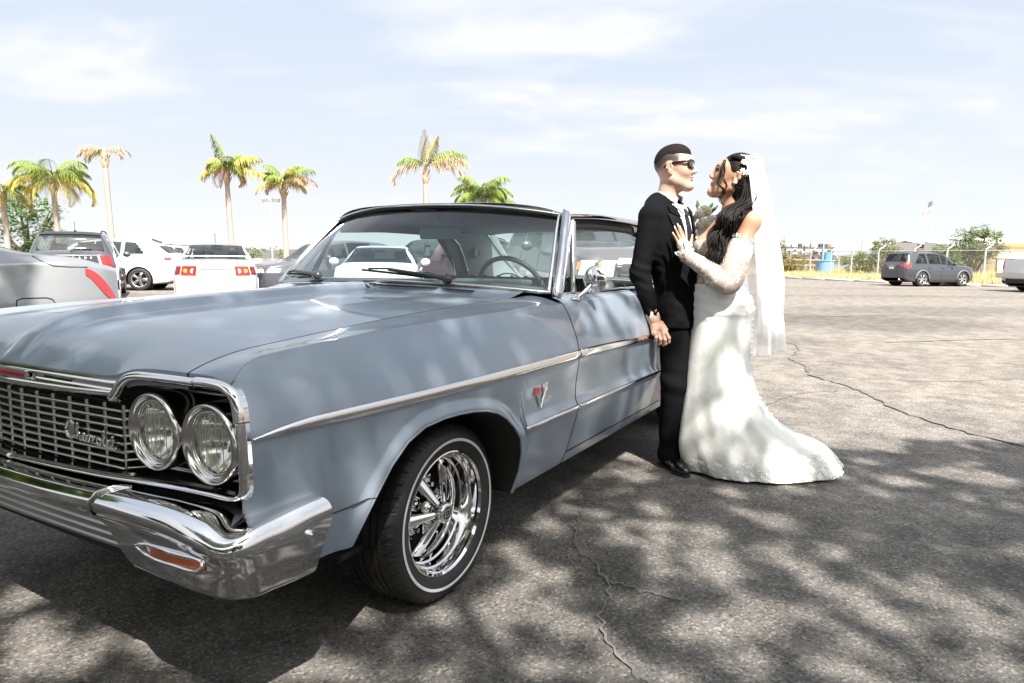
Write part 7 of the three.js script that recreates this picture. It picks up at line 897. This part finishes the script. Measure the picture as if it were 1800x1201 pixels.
// ---------------------------------------------------------------- right-hand edge: curb, dry verge, fence, yard beyond
const CURB = [[15.5, -70], [18.4, -57], [19.3, -48.8], [20.1, -44], [21.4, -40.2], [22.7, -37.8], [23.8, -35.9], [26.5, -33.2], [34, -28.5]];
const concrete = mat([0.50, 0.46, 0.41], 0.9);
{
  const pc = cr(CURB.map(([x, z]) => [x, 0, z]), 60);
  for (let i = 0; i < 20; i++) { const seg = pc.slice(i * 3, i * 3 + 4); if (seg.length < 2) continue; const c = part('curb_stone', sweep(seg.map((p) => [p.x, 0.06, p.z]), [[-0.08, -0.1], [0.08, -0.1], [0.08, 0.07], [-0.05, 0.08]]), concrete, scene); c.name = numbered('curb'); c.userData.kind = 'structure'; c.userData.label = 'pale concrete curb'; delete c.userData.label; }
  struct('verge', grid(60, 20, (s, t) => { const p = pc[Math.round(s * 60)]; return [p.x + 0.06 + t * t * 46, 0.11 + 0.25 * t + 0.12 * fbm(p.x + t * 30, p.z, 2, 3), p.z + t * t * -6]; }, { color: (s, t, p) => { const n = fbm(p[0] * 0.7, p[2] * 0.7, 3), g = sstep(0.42, 0.6, n) * sstep(0.05, 0.25, t); return [lerp(0.50, 0.30, g), lerp(0.40, 0.33, g), lerp(0.26, 0.12, g)]; } }), mat([1, 1, 1], 0.95, { vertexColors: true }));
  // dry and green grass as one mass
  const R = rng(61), blade = geo([-0.02, 0, 0, 0.02, 0, 0, 0.06, 0.5, 0.02, -0.03, 0, 0.03, 0.0, 0, -0.02, -0.08, 0.42, 0.0, 0.01, 0, 0.03, 0.03, 0, -0.01, 0.02, 0.6, -0.07], [0, 1, 2, 3, 4, 5, 6, 7, 8]);
  const N = 26000, im = new THREE.InstancedMesh(blade, mat([1, 1, 1], 0.9), N), o = new THREE.Object3D();
  for (let i = 0; i < N; i++) { const k = 10 + R() * 50, p = pc[Math.floor(k)], t = Math.pow(R(), 1.7), x = p.x + 0.3 + t * t * 30 + R() * 0.8, z = p.z - t * t * 4 + (R() - 0.5) * 1.2; const n = fbm(x * 0.5, z * 0.5, 3), g = sstep(0.40, 0.56, n) * sstep(0.1, 0.45, t); o.position.set(x, 0.1, z); o.rotation.y = R() * 6; const hh = (0.35 + 0.75 * R()) * (0.5 + t * 0.9); o.scale.set(1.2, hh, 1.2); o.updateMatrix(); im.setMatrixAt(i, o.matrix); im.setColorAt(i, L(lerp(0.52, 0.26, g) * (0.8 + 0.4 * R()), lerp(0.40, 0.31, g), lerp(0.22, 0.09, g))); }
  im.name = 'dry_grass'; tag(im, 'dry straw and green weeds between curb and yard', null, null, 'stuff'); im.castShadow = true; scene.add(im);
}
const galv = mat([0.55, 0.56, 0.57], 0.45, { metalness: 0.6 });
{
  const F = [[22.2, -66], [22.8, -60.5], [23.0, -57], [23.2, -53.6], [23.25, -50.3], [23.35, -47.4], [23.7, -44.6], [24.6, -42.2], [25.6, -40.6], [26.9, -39.2], [28.5, -38.2], [30.5, -37.2], [33, -36.2]];
  const t = thing('chain_link_fence', 'chain-link fence with angled barbed-wire arms along the dry verge', 'fence');
  const wire = canvasTex(64, 64, (g) => { g.fillStyle = '#000'; g.fillRect(0, 0, 64, 64); g.strokeStyle = '#fff'; g.lineWidth = 3; g.beginPath(); g.moveTo(0, 0); g.lineTo(64, 64); g.moveTo(64, 0); g.lineTo(0, 64); g.stroke(); }, { colorSpace: THREE.NoColorSpace });
  const meshM = mat([0.5, 0.5, 0.5], 0.5, { alphaMap: wire, transparent: true, metalness: 0.5 });
  F.forEach(([x, z], i) => { part('post', [rod([x, 0, z], [x, 1.98, z], 0.055, 8), rod([x, 1.97, z], [x + 0.36, 2.28, z + 0.06], 0.045, 6)], galv, t);
    if (i) { const [a, b] = F[i - 1]; for (const k of [0.3, 0.65, 1]) part('barbed_wire', rod([a + 0.36 * k, 1.97 + 0.31 * k, b + 0.06 * k], [x + 0.36 * k, 1.97 + 0.31 * k, z + 0.06 * k], 0.006, 4), galv, t); part('rail', rod([a, 1.93, b], [x, 1.93, z], 0.018, 5), galv, t); const l = Math.hypot(x - a, z - b); part('mesh_panel', grid(1, 1, (s, q) => [lerp(a, x, s), lerp(0.12, 1.93, q), lerp(b, z, s)], { uv: (s, q) => [s * l / 0.075, q * 1.81 / 0.075] }), meshM, t); } });
  const t2 = thing('chain_link_fence', 'farther chain-link fence with short arms, beyond the weeds of the yard', 'fence');
  for (let i = 0; i < 12; i++) { const x = 27.5 + i * 2.6, z = -58 + i * 0.6; part('post', [rod([x, 0, z], [x, 1.5, z], 0.05, 6), rod([x, 1.5, z], [x - 0.35, 1.78, z], 0.04, 6)], galv, t2); if (i) part('rail', rod([x - 2.6, 1.45, z - 0.6], [x, 1.45, z], 0.025, 5), mat([0.4, 0.36, 0.3], 0.6), t2); }
  const s = thing('warning_sign', 'small red and white sign on the fence behind the white pickup', 'sign', [29.0, 0, -37.9]); part('plate', box(0.34, 0.5, 0.02, 0, 1.6, 0.1), mat([0.7, 0.7, 0.7], 0.5), s); part('red_field', box(0.34, 0.22, 0.006, 0, 1.76, 0.114), mat([0.55, 0.12, 0.14], 0.5), s);
}
const olive = [0.17, 0.18, 0.05], oliveY = [0.24, 0.21, 0.06];
bush('shrub', 'olive shrub with a tall tip just right of the bride\'s veil', 'shrub', [22.9, 0.1, -56.5], [...blob(51, 60, 0, 0.95, 1.9, 0.75, 0.34), ...blob(52, 26, -1.2, 1.9, 0.7, 0.8, 0.25)], 42, 0.10, oliveY, 61);
bush('shrub', 'rounded olive shrub right of the blue tank behind the fence', 'shrub', [25.9, 0.1, -51.5], blob(53, 60, 0, 0.85, 1.35, 0.85, 0.32), 46, 0.09, olive, 62);
bush('shrub', 'tall olive shrub with an uneven top left of the lone sport utility', 'shrub', [27.6, 0.1, -51.0], [...blob(54, 80, 0, 1.0, 1.5, 0.95, 0.34), ...blob(55, 36, -0.1, 2.2, 1.0, 0.6, 0.25)], 46, 0.09, olive, 63);
bush('shrub', 'low green shrub in the verge at the foot of the tall shrub', 'shrub', [28.9, 0.1, -50.0], blob(56, 40, 0, 0.6, 1.1, 0.55, 0.28), 44, 0.08, [0.17, 0.2, 0.06], 64);
bush('broadleaf_tree', 'grey green spreading tree behind the lone sport utility and the fence', 'tree', [36.2, 0, -54], [...blob(57, 120, 0.2, 2.7, 2.1, 1.1, 0.42), ...blob(58, 70, -2.0, 1.6, 1.6, 0.8, 0.4)], 46, 0.12, [0.13, 0.17, 0.055], 65, 0.16);
for (const [i, [x, z, l]] of [[31.0, -40.6, 'dry brown weed clump right of the fence post'], [33.0, -40.0, 'second dry weed clump, nearer the white pickup']].entries()) bush('weed_clump', l, 'weeds', [x, 0.1, z], blob(70 + i, 12, 0, 0.35, 0.5, 0.3, 0.16), 40, 0.05, [0.28, 0.21, 0.09], 80 + i);
// yard: racks, tank, shelters, buildings
{ const t = thing('storage_rack', 'long dark storage rack of stacked machine parts in the yard', 'rack', [27.0, 0, -66]); const R = rng(91), cs = [mat([0.06, 0.055, 0.06], 0.7), mat([0.30, 0.12, 0.08], 0.7), mat([0.18, 0.2, 0.25], 0.6), mat([0.5, 0.48, 0.45], 0.6)];
  for (let i = 0; i < 9; i++) part('upright', box(0.12, 2.6, 0.12, -3.6 + i * 0.9, 1.3, 0), cs[i % 2 ? 0 : 1], t); for (const y of [1.1, 1.75, 2.5]) part('beam', box(7.5, 0.14, 0.9, 0, y, 0), cs[0], t);
  for (let i = 0; i < 46; i++) part('machine_part', (i % 3 ? box(0.22 + R() * 0.3, 0.22 + R() * 0.3, 0.4, 0, 0, 0, 0.03) : cyl(0.16, 0.16, 0.35, 0, 0, 0, 10).rotateX(1.57)).translate(-3.5 + R() * 7, [1.35, 1.98, 2.66, 0.3][i % 4] + R() * 0.1, (R() - 0.5) * 0.4), cs[(R() * 4) | 0], t); }
{ const t = thing('scrap_rack', 'low reddish rack left of the blue tank, behind the fence', 'rack', [25.6, 0, -60]); for (let i = 0; i < 5; i++) part('upright', box(0.1, 1.5, 0.1, -1.6 + i * 0.6, 0.75, 0), mat([0.35, 0.18, 0.12], 0.8), t); for (const y of [0.9, 1.35]) part('shelf', box(2.8, 0.12, 0.8, -0.4, y, 0), mat([0.45, 0.24, 0.17], 0.8), t); part('wood_block', box(0.4, 0.5, 0.5, 0.9, 0.4, 0.5, 0.02), mat([0.5, 0.4, 0.28], 0.8), t); }
{ const t = thing('water_tank', 'blue plastic tank standing in the weeds behind the fence', 'tank', [25.55, 0, -56.3]); part('shell', cyl(0.66, 0.72, 1.15, 0, 0.72, 0, 24), mat([0.16, 0.32, 0.62], 0.5), t); part('rim', new THREE.TorusGeometry(0.73, 0.05, 8, 28).rotateX(1.57).translate(0, 1.28, 0), mat([0.16, 0.32, 0.62], 0.5), t); part('drum', cyl(0.3, 0.3, 0.6, 0.35, 1.65, -0.2, 16), mat([0.08, 0.38, 0.6], 0.5), t); part('standpipe', rod([-0.05, 1.3, -0.3], [-0.05, 2.7, -0.3], 0.06), mat([0.25, 0.4, 0.5], 0.5), t); }
const rib = (x0, x1, y0, y1, z, n) => [...Array(n)].map((_, i) => box((x1 - x0) / n - 0.02, y1 - y0, 0.05, lerp(x0, x1, (i + 0.5) / n), (y0 + y1) / 2, z + (i % 2) * 0.02));
{ const t = thing('warehouse', 'low cream warehouse with a pale roof right of the tilted grey panels', 'building', [58.5, 0, -80]); part('wall', box(22, 3.0, 12, 2, 1.5, -6), mat([0.62, 0.52, 0.42], 0.9), t); const rf = part('roof', grid(2, 2, (s, q) => [lerp(-9.6, 13.6, s), 3.05 + 0.85 * (1 - Math.abs(q * 2 - 1)), lerp(0.6, -12.6, q)]), mat([0.55, 0.55, 0.56], 0.7), t); part('eave', box(23, 0.22, 0.16, 2, 2.98, 0.55), mat([0.36, 0.27, 0.2], 0.8), t); for (const x of [-6, -1, 5, 9]) { const w = part('window', box(1.2, 0.9, 0.06, x, 1.7, 0.02), mat([0.5, 0.45, 0.38], 0.6), t); part('pane', box(1.0, 0.7, 0.02, x, 1.7, 0.055), carGlass, w); } }
{ const t = thing('tan_building', 'tan building with an orange brown roof edge behind the white pickup', 'building', [48.5, 0, -66]); part('wall', box(20, 3.0, 9, 8, 1.5, -4.5), mat([0.66, 0.52, 0.38], 0.9), t); part('fascia', box(20.6, 0.3, 0.2, 8, 2.95, 0.25), mat([0.50, 0.22, 0.06], 0.8), t); part('roof', grid(2, 2, (s, q) => [lerp(-2.4, 18.4, s), 3.12 + 0.9 * q, lerp(0.4, -9, q)]), mat([0.6, 0.58, 0.56], 0.8), t); for (const x of [1, 4.5, 8, 11]) { const d = part('door', box(1.1, 2.1, 0.06, x, 1.05, 0.02), mat([0.58, 0.44, 0.32], 0.7), t); part('handle', sph(0.05, x + 0.4, 1.0, 0.08), chromeDull, d); } }
for (const [x, wdt, l, ry] of [[43.5, 3.4, 'larger flat grey panel leaning back behind the lone sport utility', 0.02], [47.2, 3.2, 'smaller grey panel sloping down to the right, next to the warehouse', -0.10]]) { const t = thing('tilted_panel', l, 'panel', [x, 0, -77]); const p = part('sheet', box(wdt, 1.1, 0.12, 0, 2.85, 0, 0.02), mat([0.15, 0.145, 0.15], 0.6), t); p.rotation.z = ry; for (const k of [-0.4, 0.4]) part('leg', rod([k * wdt, 0, -0.2], [k * wdt, 2.6, -0.05], 0.07), galv, t); part('frame', [box(0.12, 1.2, 0.18, wdt / 2, 2.75, 0)], black, t); }
{ const t = thing('canopy_shelter', 'small open shelter with a white roof and blue tarp below the spreading tree', 'shelter', [39.5, 0, -53]); part('roof', box(3.4, 0.14, 2.4, 0, 1.55, 0, 0.03), mat([0.7, 0.7, 0.7], 0.6), t); for (const [a, b] of [[-1.5, 1], [1.5, 1], [-1.5, -1], [1.5, -1]]) part('post', rod([a, 0, b], [a, 1.5, b], 0.06), mat([0.2, 0.3, 0.45], 0.6), t); part('tarp', grid(8, 4, (s, q) => [lerp(-1.7, -0.5, s), lerp(0.4, 1.5, q), 1.05 + 0.06 * Math.sin(s * 15)]), mat([0.1, 0.28, 0.6], 0.6), t); part('barrel', cyl(0.3, 0.3, 0.9, 0.3, 0.45, 0.8, 16), mat([0.5, 0.28, 0.2], 0.7), t); }
for (const [x, z, y0, l] of [[52, -62, 0, 'farther']].slice(0, 0)) {}
// flagpole and thin masts
{ const t = thing('flagpole', 'tall thin flagpole with a stars and stripes flag, above the lone sport utility', 'flag', [48.5, 0, -80.8]); part('pole', rod([0, 0, 0], [0.2, 8.6, 0], 0.07, 8, 0.04), mat([0.55, 0.5, 0.47], 0.5), t);
  const tx = canvasTex(190, 100, (g) => { for (let i = 0; i < 13; i++) { g.fillStyle = i % 2 ? '#f2f0ec' : '#b5313c'; g.fillRect(0, (i * 100) / 13, 190, 8); } g.fillStyle = '#34406e'; g.fillRect(0, 0, 76, 54); g.fillStyle = '#fff'; for (let i = 0; i < 9; i++) for (let j = 0; j < (i % 2 ? 5 : 6); j++) g.fillRect(5 + (i % 2 ? 6 : 0) + j * 12, 4 + i * 5.5, 3, 3); });
  part('flag', grid(14, 8, (s, q) => [0.19 - s * 1.0, 8.35 - 1.1 * (1 - q) - s * s * 1.2 - 0.3 * s, 0.15 * Math.sin(s * 8 + q * 2)], { uv: (s, q) => [s, q] }), mat([1, 1, 1], 0.8, { map: tx }), t); }
for (const [px, y, d, l] of [[1373, 413, 70, 'thin mast left of the racks, nearest the veil'], [1450, 427, 75, 'thin mast above the blue tank'], [1508, 419, 75, 'mast rising behind the tall olive shrub'], [1561, 426, 70, 'short mast left of the tilted grey panels']]) { const x = ((px - 900) / 1200) * d, H = 1.17 + ((462 - y) / 1200) * d, t = thing('utility_mast', l, 'mast', [x, 0, -d]); part('pole', rod([0, 0, 0], [0, H, 0], 0.09, 8, 0.05), mat([0.40, 0.34, 0.31], 0.8), t); part('crossarm', box(0.7, 0.08, 0.08, 0, H - 0.15, 0), mat([0.40, 0.34, 0.31], 0.8), t); }
// far treeline and hazy mountains
{ const R = rng(95), out = cloudOut(), cs = []; for (let i = 0; i < 420; i++) { const x = -190 + 420 * R(); if (x > -16 && x < 30 && R() < 0.6) continue; cs.push([x, 1.2 + 2.2 * R() * fbm(x * 0.06, 3, 1), -170 - 20 * R(), 1.1 + R()]); } leafCloud(R, cs, 40, 0.5, out); struct('far_treeline', cloudGeo(out), treeLeaf([0.14, 0.16, 0.08]), 'stuff').userData.label = 'far off line of low trees at the edge of the flat land'; }
struct('mountains', grid(160, 8, (s, t) => { const a = lerp(-1.0, 0.95, s), d = 7200, px = Math.tan(a) * 1200; const hgt = 30 + 330 * sstep(760, 1010, px) * (1 - 0.15 * sstep(860, 1000, px)) + 110 * fbm(s * 24, 2, 1, 4); return [Math.tan(a) * d, -20 + (hgt + 20) * t * (0.85 + 0.15 * t), -d + 1500 * t]; }), mat([0.30, 0.30, 0.31], 0.95));
renderer.render(scene, camera);
